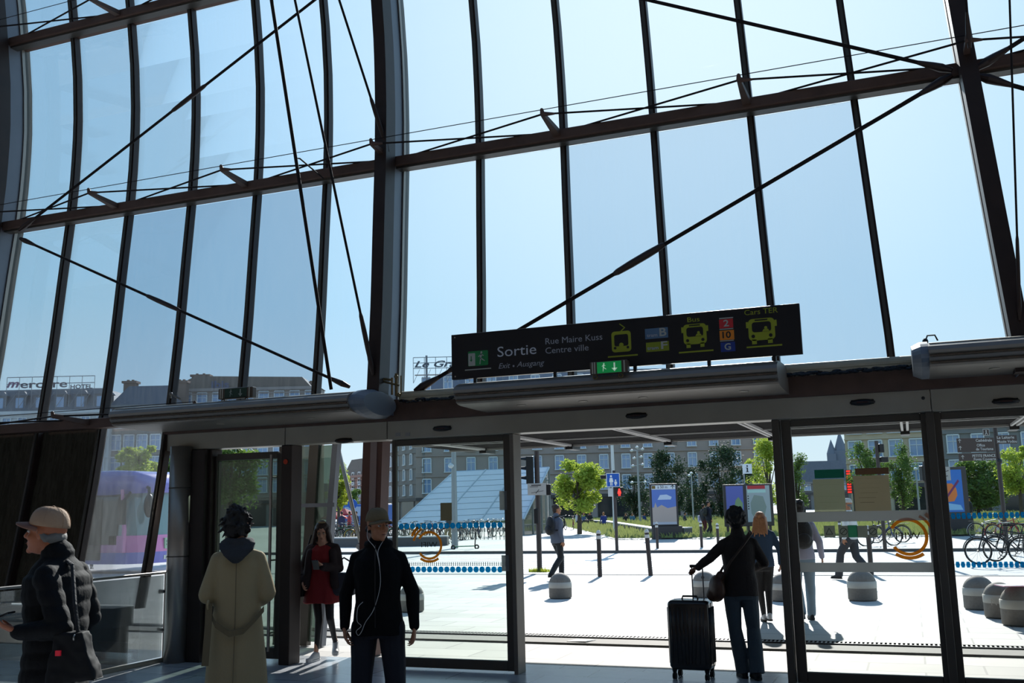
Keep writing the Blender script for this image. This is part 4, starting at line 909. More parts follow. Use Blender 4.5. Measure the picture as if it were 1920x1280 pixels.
# ------------------------------------------------------------------ bicycles
tyre = rubber; bfr = {k: mat(k+' bike paint', c, .35, .2) for k, c in dict(black=(24, 24, 28), blue=(30, 50, 110), red=(150, 30, 34), green=(30, 120, 70), silver=(150, 152, 155), yellow=(190, 150, 30)).items()}
def make_bike(color, label=None, basket=False):
    t = thing('bicycle', label or 'x', 'bicycle'); fr = bfr[color]; r = .34
    for x in (-.52, .52):
        mb = MB(); mb.torus((x, 0, r), r-.02, .02, 'y', 26, 6); w = mb.build('wheel', tyre, t, True)
        mb = MB(); mb.torus((x, 0, r), r-.045, .010, 'y', 24, 5); mb.tube([(x, -.04, r), (x, .04, r)], .025, 8)
        for k in range(14): a = k*math.pi/7; mb.tube([(x, (-1)**k*.025, r), (x+(r-.05)*math.cos(a), 0, r+(r-.05)*math.sin(a))], .0028, 3, False)
        mb.build('rim', chrome, w, True)
        mb = MB(); mb.torus((x, 0, r), r+.02, .014, 'y', 12, 5, R(10 if x > 0 else 20), R(150 if x > 0 else 190)); mb.build('mudguard', fr, t, True)
    mb = MB(); bb = (-.05, 0, .29); st = (-.20, 0, .80); hd = (.36, 0, .82); hl = (.38, 0, .70)
    for p, q, rr in ((bb, st, .016), (bb, hl, .019), ((-.18, 0, .72), hd, .017), (bb, (-.52, .04, r), .010), (bb, (-.52, -.04, r), .010), ((-.18, 0, .72), (-.52, .04, r), .009), ((-.18, 0, .72), (-.52, -.04, r), .009), ((.34, 0, .90), hl, .02), (hl, (.52, .045, r), .012), (hl, (.52, -.045, r), .012), ((.34, 0, .88), (.32, 0, 1.0), .013)): mb.tube([p, q], rr, 7)
    mb.build('frame', fr, t, True)
    mb = MB(); mb.tube([(.16, -.29, 1.02), (.28, -.26, 1.05), (.33, -.08, 1.02), (.33, .08, 1.02), (.28, .26, 1.05), (.16, .29, 1.02)], .012, 7); hb = mb.build('handlebar', chrome, t, True)
    mb = MB(); [mb.tube([(.10, s*.30, 1.015), (.22, s*.275, 1.04)], .018, 8) for s in (-1, 1)]; mb.build('grip', black, hb, True)
    mb = MB(); mb.tube([(-.21, 0, .80), (-.24, 0, .93)], .013, 6); mb.strip([[(-.40, -.09, .95), (-.40, .09, .95), (-.40, .09, .98), (-.40, -.09, .98)], [(-.28, -.08, .94), (-.28, .08, .94), (-.28, .08, .985), (-.28, -.08, .985)], [(-.12, -.02, .945), (-.12, .02, .945), (-.12, .02, .975), (-.12, -.02, .975)]]); mb.build('saddle', black, t, True)
    mb = MB(); mb.torus((-.05, .05, .29), .085, .010, 'y', 16, 5); mb.tube([(-.05, .06, .29), (.06, .07, .16)], .010, 6); mb.tube([(-.05, -.06, .29), (-.16, -.07, .42)], .010, 6); mb.box((.02, .05, .145), (.10, .13, .165)); mb.box((-.20, -.13, .41), (-.12, -.05, .43)); mb.build('crank', black, t, True)
    mb = MB(); mb.tube([(-.28, 0, .74), (-.78, 0, .74)], .008, 5); mb.tube([(-.52, .05, r), (-.62, .06, .74)], .006, 4); mb.tube([(-.52, -.05, r), (-.62, -.06, .74)], .006, 4); mb.box((-.80, -.06, .735), (-.36, .06, .75)); mb.build('rack', black, t, True)
    mb = MB(); mb.tube([(.40, 0, .86), (.45, 0, .86)], [.03, .045], 10); mb.build('headlight', chrome, t, True)
    if basket:
        mb = MB()
        for z in (.86, .94, 1.02, 1.1): mb.tube([(.38, -.16, z), (.66, -.17, z), (.66, .17, z), (.38, .16, z), (.38, -.16, z)], .005, 4)
        for k in range(7): mb.tube([(.40+k*.04, -.16, .86), (.40+k*.04, -.17, 1.1)], .004, 4); mb.tube([(.40+k*.04, .16, .86), (.40+k*.04, .17, 1.1)], .004, 4)
        mb.build('basket', black, t, True)
    return t
def put(o, p, rz, lean=0): o.location = p; o.rotation_euler = (R(lean), 0, R(rz)); return o
protos = {c: make_bike(c, basket=c in ('silver', 'blue')) for c in bfr}; used = set()
def bike(c, p, rz, label, group=None, lean=0):
    o = protos[c] if c not in used else copy_tree(protos[c]); used.add(c)
    o['label'] = label
    if group: o['group'] = group
    elif 'group' in o: del o['group']
    return put(o, p, rz, lean)
bike('black', GP(1878, 1058), 12+180, 'black city bicycle with orange reflector standing nearest the right edge', lean=3)
bike('black', GP(1905, 1052), 20+180, 'second black bicycle leaning close behind the first at the right edge', lean=-6)
bike('red', GP(1888, 1016), 30, 'bicycle with a red frame farther back by the right direction post')
bike('green', GP(1922, 1014), 24, 'bicycle with a green frame at the right edge by the lawn')
bike('silver', GP(1858, 1012), -20, 'silver bicycle with a basket behind the right direction post')
bike('blue', GP(1650, 1024), 24, 'bicycle parked by the post behind the right door leaf', lean=4)
bike('black', GP(1668, 1018), 200, 'dark bicycle behind the blue one past the right door leaf')
rnd = random.Random(11); cs = list(bfr)
LB = 'one of the bicycles packed in the rack left of the traffic light'
n_b = 0
for k in range(18):
    t_ = k/17; p = GP(lerp(865, 1074, t_), lerp(1013, 993, t_)); p += Vector((rnd.uniform(-.2, .2), rnd.uniform(-.3, .3), 0)); bike(['black', 'silver', 'black', 'blue', 'black', 'red'][k % 6], (p.x, p.y, .02), FACE+90+rnd.uniform(-24, 12), LB, 'bicycles in the rack left of the traffic light', rnd.uniform(-8, 8))
for k in range(16):
    t_ = k/15; p = GP(lerp(606, 850, t_), lerp(1016, 1014, t_)); bike(['silver', 'black', 'green', 'black', 'yellow', 'red', 'blue'][k % 7], (p.x, p.y, .02), FACE+rnd.uniform(-40, 40)+(180 if k % 2 else 0), 'one of the bicycles parked behind the low dark wall across the street', 'bicycles behind the low dark wall', rnd.uniform(-8, 8))
for k in range(10):
    t_ = k/9; p = GP(lerp(612, 742, t_), 1006); bike(['black', 'blue', 'silver', 'red', 'green'][k % 5], (p.x, p.y, .02), FACE+rnd.uniform(-60, 60), 'one of the farther bicycles in the second row behind the low dark wall', 'second row of bicycles across the street', rnd.uniform(-8, 8))
# racks
mb = MB()
for k in range(30):
    t_ = k/29; p = GP(lerp(745, 960, t_), 1012); mb.tube([p, p+Vector((0, 0, .95))], .02, 5)
tag(mb.build('railing', mat('green grey railing', (96, 108, 100), .6)), 'thin picket railing among the bikes behind the left sliding leaf', 'railing')
# ------------------------------------------------------------------ street furniture
postm = mat('dark brown post paint', (66, 58, 56), .45, .3); galv = mat('galvanised grey pole', (150, 154, 156), .5, .4)
pb0 = None
def post(px, py, label, h=1.07, band=True, lean=0, grp=None):
    p = GP(px, py); t = thing('bollard', label, 'bollard', (p.x, p.y, p.z), 0, grp)
    M = Matrix.Translation(Vector((p.x, p.y, 0))) @ Matrix.Rotation(R(lean), 4, 'Y')
    mb = MB(M); mb.lathe([(.055, -.04), (.055, h-.06), (.05, h-.05)], n=14); mb.build('post', postm, t)
    mb = MB(M); mb.lathe([(.058, h-.18), (.06, h-.17), (.06, h-.11), (.058, h-.10)], n=14); mb.lathe([(.05, h-.06), (.06, h-.03), (.045, h+.01), (.02, h+.03)], n=14); mb.build('cap', mat('pale bollard cap', (205, 203, 198), .5), t)
    return t
post(1125, 1080, 'slim dark post bollard left of the ones facing the crosswalk', lean=0)
post(1220, 1078, 'slim leaning dark post bollard at the right end of the nearer pair', lean=-3)
post(1233, 1029, 'slim post bollard in front of the advertising panel', 1.0); post(1316, 1027, 'slim post bollard left of the walking couple', 1.0, lean=0)
post(1347, 1026, 'slim post bollard with pale bands right of the walking couple', .9); post(1428, 1080, 'slim post bollard mostly hidden behind the person with the suitcase')
post(1577, 1022, 'slim post bollard behind the green notice on the right leaf', .95); post(1634, 1076, 'slim post bollard behind the pedestrian in the cap')
dome_m = mat('grey granite dome', (122, 116, 108), .8, var=.25, scale=30); domeb = mat('pale dome band', (186, 182, 172), .8, var=.1)
def dome(px, py, label, r=.215, h=.46, mark=None):
    p = GP(px, py); t = thing('stone_dome', label, 'bollard', (p.x, p.y, 0), 0, None); mb = MB()
    pr = [(r*.96, 0), (r, .02), (r, h*.52)]+[(r*math.cos(a), h*.52+r*math.sin(a)*1.02) for a in [R(k*9) for k in range(1, 10)]]+[(.004, h*.52+r*1.02)]
    mb.lathe(pr, (p.x, p.y, 0), 32); mb.build('body', dome_m, t, smooth=True)
    mb = MB(); mb.lathe([(r+.001, h*.40), (r+.004, h*.41), (r+.004, h*.62), (r-.006, h*.63)], (p.x, p.y, 0), 32); mb.build('band', domeb, t, smooth=True)
    if mark:
        f = Flat((p.x, p.y-r-.01, 0), (1, 0, 0), (0, 0, 1), (0, -1, 0), .003)
        if mark == 'U': f.disc(.02, h*.78, .03, 12); f.build('spot', black, t)
        else: f.text(mark, -.13, .18, .13, .09, mat('faint chalk', (170, 166, 158), .9), t)
    return t
dome(1051, 1120, 'banded stone dome at the feet of the man with the black backpack'); dome(1322, 1118, 'banded stone dome behind the suitcase handle', mark='U')
dome(1618, 1124, 'banded stone dome behind the right sliding leaf', .24, .5); dome(1838, 1140, 'leftmost of the three clustered stone domes at right', .23, .5)
dome(1878, 1156, 'middle of the three clustered stone domes with chalk letters', .22, .5, 'NOM'); dome(1914, 1170, 'nearest of the three clustered stone domes carrying a leaflet', .23, .52)
dome(772, 1145, 'banded stone dome behind the left sliding leaf beside the man in black', .21, .46)
dome(1470, 1125, 'stone dome hidden behind the blonde pedestrian', .215, .46)
p = GP(1914, 1170); mb = MB(Matrix.Translation(p+Vector((-.02, -.02, .50))) @ Matrix.Rotation(R(20), 4, 'Z')); mb.box((-.22, -.15, 0), (.22, .15, .012)); t = mb.build('leaflet', mat('pinkish printed paper', (210, 150, 170), .5))
MB(Matrix.Translation(p+Vector((-.02, -.02, .513))) @ Matrix.Rotation(R(20), 4, 'Z')).box((-.2, -.13, 0), (.05, .13, .002)).build('photo_area', mat('pale blue print', (160, 200, 225), .5), t); tag(t, 'printed leaflet lying on the nearest of the three clustered domes', 'leaflet')
p = GP(1090, 1203); mb = MB(); mb.hexa([(p.x-.16, p.y-.1, .013), (p.x+.1, p.y-.14, .013), (p.x+.16, p.y+.1, .013), (p.x-.1, p.y+.12, .013), (p.x-.16, p.y-.1, .017), (p.x+.1, p.y-.14, .03), (p.x+.16, p.y+.1, .017), (p.x-.1, p.y+.12, .02)]); tag(mb.build('newspaper_sheet', mat('white printed paper', (235, 235, 232), .8)), 'white sheet of paper lying on the dark step band outside', 'paper')
# advert panel
def panel_frame(label, px0, px1, ytop, ybot, d, base_y=None, nm='advertising_display', th=.28, cat='advertising panel'):
    o = DP((px0+px1)/2, d); t = thing(nm, label, cat, (o.x, o.y, 0), FACE); w = MW(px1-px0, d); zt_ = ZD(ytop, (px0+px1)/2, d); zb_ = ZD(ybot, (px0+px1)/2, d)
    MB().bbox((-w/2, 0, zb_), (w/2, th, zt_), .02).build('case', mat('dark brown panel case', (52, 46, 46), .45), t, True)
    return t, w, zb_, zt_
def onface(o, w, z0, z1, t, x, z, x2, z2, m, nm, lift=0, pts=None):
    f = Flat((0, -.001, 0), (1, 0, 0), (0, 0, 1), (0, -1, 0), .004)
    X = lambda u: -w/2+u*w; Z = lambda v: z0+v*(z1-z0)
    if pts: f.poly([(X(a), Z(b)) for a, b in pts], lift)
    else: f.rect(X(x), Z(z), X(x2), Z(z2), lift)
    me = f.mb.mesh(nm); return link(nm, me, m, t, True)
dA = 49.5
t, w, z0, z1 = panel_frame('advertising panel on a dark plinth with a distance notice and a city poster', 1220, 1271, 907, 985, dA)
MB().bbox((-w/2+.05, -.12, 0), (w/2+.14, .42, z0), .02).build('plinth', mat('dark plinth concrete', (74, 66, 64), .8), t, True)
F_ = lambda *a, **k: onface(None, w, z0, z1, t, *a, **k)
F_(.06, .86, .93, .96, mat('poster white', (220, 222, 226), .5), 'header_strip'); F_(.06, .10, .93, .855, mat('poster sky blue', (96, 124, 196), .5), 'poster', .0)
F_(.06, .04, .93, .11, mat('poster pale grey', (190, 190, 200), .5), 'footer_strip'); F_(.28, .62, .78, .74, mat('poster cloud', (200, 210, 230), .6), 'cloud_shape', .005, pts=[(.26, .62), (.74, .62), (.78, .68), (.6, .74), (.36, .73)])
F_(.06, .10, .93, .5, mat('poster sandstone', (190, 170, 160), .6), 'town_shape', .003, pts=[(.06, .1), (.93, .1), (.93, .46), (.62, .42), (.40, .50), (.24, .44), (.18, .56), (.12, .44), (.06, .44)])
F_(.07, .88, .2, .95, mat('poster ochre emblem', (120, 96, 40), .6), 'emblem', .006)
f = Flat((0, -.001, 0), (1, 0, 0), (0, 0, 1), (0, -1, 0), .004); zz = lambda v: z0+v*(z1-z0)
me, a, b = text_mesh('à 50 m'); me = me.copy(); sx = .36*w/(b-a)
for v in me.vertices: v.co = Vector((-w/2+.28*w+(v.co.x-a)*sx, -.012, zz(.885)+v.co.y*sx*1.1))
link('lettering', me, black, t, True)
f.stroke(-w/2+.83*w, zz(.88), -w/2+.83*w, zz(.945), .03, .006); f.stroke(-w/2+.83*w, zz(.955), -w/2+.77*w, zz(.92), .03, .006); f.stroke(-w/2+.83*w, zz(.955), -w/2+.89*w, zz(.92), .03, .006); link('arrow', f.mb.mesh('arrow'), black, t, True)
# map board with two panels
t, w, z0, z1 = panel_frame('double map board with a blue region map and a red headed city map', 1358, 1449, 908, 985, 51, th=.16, nm='map_board', cat='map board')
mb = MB(); [mb.box((x-.06, .04, 0), (x+.06, .14, z0+.1)) for x in (-w/2+.15, w/2-.2, -.05)]; mb.build('leg', postm, t, True)
F_ = lambda *a, **k: onface(None, w, z0, z1, t, *a, **k)
F_(.05, .06, .40, .96, mat('map sea blue', (96, 104, 176), .5), 'region_map'); F_(0, 0, 0, 0, mat('map land green', (132, 156, 110), .6), 'map_land', .003, pts=[(.14, .14), (.36, .10), (.38, .55), (.30, .70), (.24, .62), (.20, .42), (.14, .34)])
F_(.47, .10, .94, .96, mat('city map grey', (168, 176, 176), .5), 'city_map'); F_(.49, .88, .85, .96, mat('map red header', (190, 50, 56), .5), 'map_header', .003)
F_(.49, .79, .86, .86, mat('pale mint band', (180, 212, 202), .6), 'legend_band', .003); F_(.56, .2, .84, .72, mat('map town block', (140, 150, 140), .6), 'street_area', .003, pts=[(.55, .3), (.62, .16), (.8, .2), (.86, .45), (.80, .7), (.62, .74), (.54, .55)])
f = Flat((0, -.005, 0), (1, 0, 0), (0, 0, 1), (0, -1, 0), .004)
for k in range(6): f.rect(-w/2+.485*w, z0+(z1-z0)*(.4+k*.06), -w/2+.51*w, z0+(z1-z0)*(.425+k*.06))
link('legend_marks', f.mb.mesh('m'), black, t, True)
# info sign
o = DP(1398, 52); t = thing('information_sign', 'small white square information sign on a thin post above the map board', 'sign', (o.x, o.y, 0), FACE)
zt_ = ZD(871, 1401, 52); zb_ = ZD(889, 1401, 52); MB().tube([(0, 0, 0), (0, 0, zt_)], .04, 8).build('post', galv, t, True); MB().box((-.06, -.06, zb_), (.42, -.02, zt_)).build('plate', mat('sign white', (235, 236, 240), .5), t, True)
f = Flat((0, -.06, 0), (1, 0, 0), (0, 0, 1), (0, -1, 0), .004); c = .18; h_ = zt_-zb_; f.rect(c-.035, zb_+h_*.18, c+.035, zb_+h_*.62); f.disc(c, zb_+h_*.78, .045, 10); f.rect(c-.08, zb_+h_*.16, c+.08, zb_+h_*.22); f.rect(c-.07, zb_+h_*.56, c+.02, zb_+h_*.62); link('letter_i', f.mb.mesh('m'), black, t, True)
# crossing post
def vis(m_, t, x, z): return None
p = GP(1157, 1034); t = thing('pedestrian_signal', 'post with a blue parent and child sign above a red pedestrian light', 'traffic sign', (p.x, p.y, p.z), FACE); d = 38.3
L = lambda x, y: (MW(x-1156, d), ZD(y, 1156, d)-p.z)
MB().tube([(0, 0, 0), (0, 0, L(0, 884)[1])], .06, 10).build('post', postm, t, True)
(a, b), (c, e) = L(1141, 914), L(1165.5, 889); MB().bbox((a, -.12, b), (c, -.09, e), .01).build('sign_plate', mat('blue sign plate', (24, 84, 170), .4), t, True)
f = Flat((0, -.12, 0), (1, 0, 0), (0, 0, 1), (0, -1, 0), .004)
for x0, x1, z_0, z_1 in ((a, c, b, b+.02), (a, c, e-.02, e), (a, a+.02, b, e), (c-.02, c, b, e)): f.rect(x0, z_0, x1, z_1)
h_ = e-b; f.disc(a+(c-a)*.35, e-h_*.22, .04, 10); f.poly([(a+(c-a)*.25, e-h_*.34), (a+(c-a)*.45, e-h_*.34), (a+(c-a)*.52, e-h_*.64), (a+(c-a)*.20, e-h_*.64)]); f.rect(a+(c-a)*.28, b+h_*.1, a+(c-a)*.34, e-h_*.6); f.rect(a+(c-a)*.38, b+h_*.1, a+(c-a)*.44, e-h_*.6)
f.disc(a+(c-a)*.68, e-h_*.52, .03, 10); f.poly([(a+(c-a)*.6, e-h_*.6), (a+(c-a)*.76, e-h_*.6), (a+(c-a)*.8, e-h_*.78), (a+(c-a)*.57, e-h_*.78)]); f.rect(a+(c-a)*.63, b+h_*.1, a+(c-a)*.73, e-h_*.76); link('pictogram', f.mb.mesh('m'), white, t, True)
(a, b), (c, e) = L(1157, 932), L(1171, 914.5); MB().bbox((a, -.16, b), (c, .06, e), .02).build('signal_head', black, t, True)
f = Flat((0, -.165, 0), (1, 0, 0), (0, 0, 1), (0, -1, 0), .005); x_, z_ = (a+c)/2-.01, (b+e)/2; f.disc(x_, z_+.09, .035, 10); f.poly([(x_-.05, z_+.05), (x_+.05, z_+.05), (x_+.07, z_-.06), (x_-.07, z_-.06)]); f.rect(x_-.04, z_-.14, x_-.005, z_-.05); f.rect(x_+.005, z_-.14, x_+.04, z_-.05); link('red_figure', f.mb.mesh('m'), mat('red signal glow', (255, 50, 40), .5, emit=2.0), t, True)
(a, b), (c, e) = L(1143.5, 931), L(1151.5, 916); MB().box((a, -.1, b), (c, -.06, e)).build('notice_plate', mat('pale grey plate', (190, 190, 186), .6), t, True)
(a, b), (c, e) = L(1131, 899), L(1141, 892); MB().bbox((a, -.1, b), (c, .1, e), .01).build('side_box', black, t, True)
# traffic light
p = GP(1012, 1072); t = thing('traffic_light', 'dark traffic light pole with a three lamp head seen from the side', 'traffic light', (p.x, p.y, 0), FACE); d = 26.4
L = lambda x, y: (MW(x-1011, d), ZD(y, 1011, d))
MB().tube([(0, 0, 0), (0, 0, L(0, 845)[1])], .068, 12).build('pole', postm, t, True)
(a, b), (c, e) = L(990, 907), L(1005, 855); sh = MB().bbox((a, -.12, b), (c-.01, .12, e), .02).build('signal_head', mat('black signal housing', (20, 28, 30), .4), t, True)
for k in range(3):
    z = lerp(e-.10, b+.12, k/2)
    mb = MB(); mb.strip([[(a, -.1*math.cos(q_), z+.10*math.sin(q_)) for q_ in [R(v*18) for v in range(11)]]+[(a, .093*math.cos(R(v*18)), z+.093*math.sin(R(v*18))) for v in range(0, 11)], [(a-.17, -.1*math.cos(q_), z+.03+.06*math.sin(q_)) for q_ in [R(v*18) for v in range(11)]]+[(a-.17, .093*math.cos(R(v*18)), z+.03+.053*math.sin(R(v*18))) for v in range(0, 11)]]); mb.build('visor', black, t, True)
(a, b), (c, e) = L(992, 928), L(1027, 906); MB().bbox((a, -.13, b), (c, -.10, e), .005).build('sign_plate', mat('weathered white plate', (176, 172, 166), .7), t, True)
f = Flat((0, -.13, 0), (1, 0, 0), (0, 0, 1), (0, -1, 0), .003)
f.rect(a+.1, e-.07, a+.36, e-.035); f.rect(a+.06, e-.10, a+.28, e-.085); f.stroke(a+.1, b+.06, a+.42, b+.11, .012); f.stroke(a+.3, b+.14, a+.22, b+.05, .02); link('plate_marks', f.mb.mesh('m'), mat('grey print marks', (84, 80, 80), .7), t, True)
(a, b), (c, e) = L(1027, 929), L(1036, 908); MB().bbox((a, -.1, b), (c, .1, e), .02).build('pedestrian_head', black, t, True)
(a, b), (c, e) = L(1004, 960), L(1019, 935); MB().bbox((a-.02, -.1, b-.3), (a+.1, .08, e-.25), .02).build('button_box', black, t, True)
rnd = random.Random(3); mb = MB()
for k in range(500):
    a = rnd.uniform(0, 6.28); r_ = rnd.uniform(.02, .32); x, y = p.x+r_*math.cos(a), p.y+r_*math.sin(a)*.6; h_ = rnd.uniform(.04, .14)
    mb._f([mb.v((x-.008, y, 0)), mb.v((x+.008, y, 0)), mb.v((x+rnd.uniform(-.05, .05), y, h_))])
tag(link('weed_tuft', mb.mesh('w', False), lf['yellow']), 'tuft of weeds around the foot of the traffic light pole', 'weeds', kind='stuff')
# lamps
def lamp(label, px, d, ytop, heads, m=galv, r=.07):
    o = DP(px, d); t = thing('street_lamp', label, 'street lamp', (o.x, o.y, 0), FACE); H = ZD(ytop, px, d)
    MB().tube([(0, 0, 0), (0, 0, H)], [r*1.2, r*.8], 10).build('pole', m, t, True)
    for (dx, dz) in heads:
        mb = MB(); mb.tube([(0, 0, H+dz), (dx, 0, H+dz+.05)], .025, 6); mb.ell((dx, 0, H+dz), (.16, .16, .12), 10, 6); mb.build('lamp_head', mat('pale lamp head', (200, 204, 206), .4), t, True)
    return t
lamp('tall lamp with many small heads behind the crossing sign', 1199, 92, 846, [(-.5, 0), (.5, .1), (-.45, -1.4), (.45, -1.3), (.0, .3), (-.3, -.7), (.35, -.6), (-.6, -2.9), (.6, -2.9)], r=.10)
lamp('single slim lamp between the advertising panel and the map board', 1299, 88, 888, [(0, 0), (-.18, -.2)])
lamp('thin lamp pole in front of the ochre building', 1722, 74, 880, [(0, 0)])
lamp('stout grey pole seen through the left sliding leaf', 852, 44, 815, [(-.1, -1.4)], r=.12)
lamp('pale tall pole with a camera ball above the crossing sign', 1152, 60, 836, [(.25, .15)], mat('white pole paint', (210, 210, 208), .5), .11)
# right side signals and direction signs
p = DP(1652, 34); t = thing('traffic_light', 'traffic light seen from behind between the two notices and the trees', 'traffic light', (p.x, p.y, 0), FACE); d = 34; L = lambda x, y: (MW(x-1652, d), ZD(y, 1652, d))
MB().tube([(0, 0, 0), (0, 0, L(0, 828)[1])], .065, 10).build('pole', postm, t, True)
for x0, y0, x1, y1 in ((1655, 850, 1664, 834), (1656, 868, 1670, 858), (1731, 900, 1744, 878)): (a, b), (c, e) = L(x0, y0), L(x1, y1); (MB().bbox((a, -.1, b), (c, .12, e), .02).build('signal_head', black, t, True) if x0 < 1700 else None)
p = DP(1740, 27); t = thing('traffic_light', 'traffic light with a small pictogram plate beside the dark leaf stile at right', 'traffic light', (p.x, p.y, 0), FACE); d = 27; L = lambda x, y: (MW(x-1740, d), ZD(y, 1740, d))
MB().tube([(0, 0, 0), (0, 0, L(0, 866)[1])], .06, 10).build('pole', postm, t, True); (a, b), (c, e) = L(1731, 902), L(1742, 874); MB().bbox((a, -.1, b), (c, .12, e), .02).build('signal_head', black, t, True)
(a, b), (c, e) = L(1764, 902), L(1784, 877); MB().box((a, -.06, b), (c, -.04, e)).build('pictogram_plate', mat('weathered white plate', (176, 172, 166), .7), t, True); MB().box((0, -.04, e-.1), (a+.1, -.01, e-.05)).build('arm', postm, t, True)
f = Flat((0, -.06, 0), (1, 0, 0), (0, 0, 1), (0, -1, 0), .003); f.stroke(a+.05, b+.2, c-.05, b+.26, .02); f.stroke(a+.08, b+.1, c-.08, b+.12, .02); f.disc((a+c)/2, e-.07, .03, 8); link('plate_marks', f.mb.mesh('m'), mat('grey print marks', (84, 80, 80), .7), t, True)
p = DP(1879, 31); t = thing('direction_sign', 'brown direction boards with white lettering on a tall dark post at right', 'direction sign', (p.x, p.y, 0), FACE); d = 31; L = lambda x, y: (MW(x-1879, d), ZD(y, 1879, d))
MB().tube([(0, 0, 0), (0, 0, L(0, 800)[1])], .065, 12).build('post', postm, t, True); MB().ell((0, -.05, L(0, 866)[1]), .09, 10, 6).build('clamp', black, t, True)
brn = mat('brown sign board', (66, 50, 44), .5); wl = mat('white sign lettering', (200, 196, 190), .6)
def board(x0, y0, x1, y1, items):
    (a, b), (c, e) = L(x0, y1), L(x1, y0); o_ = MB().bbox((a, -.09, b), (c, -.06, e), .005).build('board', brn, t, True)
    for st, xa_, xb_, yb_, cap_ in items:
        me, s0, s1 = text_mesh(st, 0, .01); me = me.copy(); (xx, zz_), (x2, _) = L(xa_, yb_), L(xb_, yb_); sx = (x2-xx)/(s1-s0); sy = MW(cap_, d)/.7
        for v in me.vertices: v.co = Vector((xx+(v.co.x-s0)*sx, -.094, zz_+v.co.y*sy))
        link('lettering', me, wl, t, True)
    f = Flat((0, -.09, 0), (1, 0, 0), (0, 0, 1), (0, -1, 0), .003)
    return f
def arrow(x, y):
    f = Flat((0, -.091, 0), (1, 0, 0), (0, 0, 1), (0, -1, 0), .003); (a, b) = L(x, y); f.stroke(a, b-.04, a, b+.06, .014); f.stroke(a, b+.07, a-.04, b+.03, .014); f.stroke(a, b+.07, a+.04, b+.03, .014); link('arrow', f.mb.mesh('m'), wl, t, True)
board(1803, 822, 1872, 848, [('Cathédrale', 1838, 1868, 829, 5), ('Office', 1839, 1854, 838, 5), ('de Tourisme', 1837, 1869, 845, 5)]); board(1804, 850, 1874, 864, [('PETITE FRANCE', 1829, 1872, 857.5, 5), ('Ponts Couverts', 1831, 1872, 863.5, 4.6)])
arrow(1808, 828); arrow(1808, 841); arrow(1811, 858)
board(1876, 818, 1915, 834, [('La Laiterie', 1878, 1910, 824.5, 5), ('Musée Vodou', 1878, 1914, 832, 5)])
(a, b), (c, e) = L(1853, 818), L(1865, 806); MB().box((a, -.09, b), (c, -.06, e)).build('walker_plate', brn, t, True); f = Flat((0, -.09, 0), (1, 0, 0), (0, 0, 1), (0, -1, 0), .003)
for q_ in ((a, b, c, b+.01), (a, e-.01, c, e), (a, b, a+.01, e), (c-.01, b, c, e)): f.rect(*q_)
m_ = (a+c)/2; f.disc(m_, e-.05, .018, 8); f.stroke(m_, e-.07, m_, b+.09, .02); f.stroke(m_, b+.09, m_-.04, b+.03, .014); f.stroke(m_, b+.09, m_+.04, b+.03, .014); link('walker_pictogram', f.mb.mesh('m'), wl, t, True)
# blue advert kiosk on the right
t, w, z0, z1 = panel_frame('tall dark advert case with a blue poster and an orange shape at right', 1762, 1816, 876, 966, 45, nm='advertising_case')
MB().bbox((-w/2-.02, -.05, 0), (w/2+.1, .5, z0), .02).build('plinth', mat('dark panel plinth', (40, 38, 42), .6), t, True)
F_ = lambda *a, **k: onface(None, w, z0, z1, t, *a, **k)
F_(.06, .08, .82, .94, mat('bright blue poster', (40, 110, 190), .4), 'poster'); F_(0, 0, 0, 0, mat('orange poster shape', (225, 120, 50), .5), 'fruit_shape', .003, pts=[(.1, .34), (.22, .28), (.5, .30), (.62, .42), (.60, .56), (.46, .66), (.2, .66), (.08, .58)])
F_(0, 0, 0, 0, mat('purple poster stroke', (120, 40, 90), .5), 'stroke_shape', .006, pts=[(.1, .3), (.16, .28), (.72, .70), (.68, .74)]); F_(0, 0, 0, 0, mat('pale blue poster haze', (140, 190, 225), .5), 'haze_shape', .003, pts=[(.1, .12), (.78, .12), (.7, .22), (.3, .26), (.12, .22)])
# crowd barrier colours beyond: red umbrellas and van in side street
for k, (x, y, c) in enumerate(((627, 972, (190, 40, 44)), (646, 966, (170, 36, 60)))):
    o = DP(x, 78+k*3); t = thing('parasol', ('red parasol over the far bikes, left one' if k == 0 else 'red parasol over the far bikes, right one'), 'parasol', (o.x, o.y, 0)); z = ZD(y, x, 78)
    mb = MB(); mb.lathe([(.05, z+.55), (1.0, z+.12), (1.05, z), (1.0, z+.02), (.05, z+.5)], (o.x, o.y, 0), 8); mb.build('canopy', mat('red parasol %d' % k, c, .7, trans=.4), t); MB().tube([(o.x, o.y, 0), (o.x, o.y, z+.5)], .03, 6).build('pole', galv, t)
o = DP(666, 84); t = thing('van', 'blue and white van at the end of the side street', 'van', (o.x, o.y, 0), FACE-20)
MB().bbox((-1.2, 0, .35), (1.2, 4.6, 2.3), .15).build('body', mat('van blue', (40, 90, 160), .4), t, True); MB().bbox((-1.0, -.03, 1.3), (1.0, .1, 2.1), .03).build('windscreen', wglass, t, True)
for x in (-.95, .95):
    for y in (.8, 3.7): MB().torus((x, y, .36), .26, .11, 'x', 16, 6).build('wheel', rubber, t, True)
o = DP(661, 70); t = thing('sign_post', 'round topped blue arrow sign in the side street', 'traffic sign', (o.x, o.y, 0), FACE); MB().tube([(0, 0, 0), (0, 0, 2.4)], .03, 6).build('post', galv, t, True)
f = Flat((0, -.04, 0), (1, 0, 0), (0, 0, 1), (0, -1, 0), .02); f.disc(0, 2.2, .34, 16); link('disc', f.mb.mesh('m'), mat('blue sign plate', (24, 84, 170)), t, True)
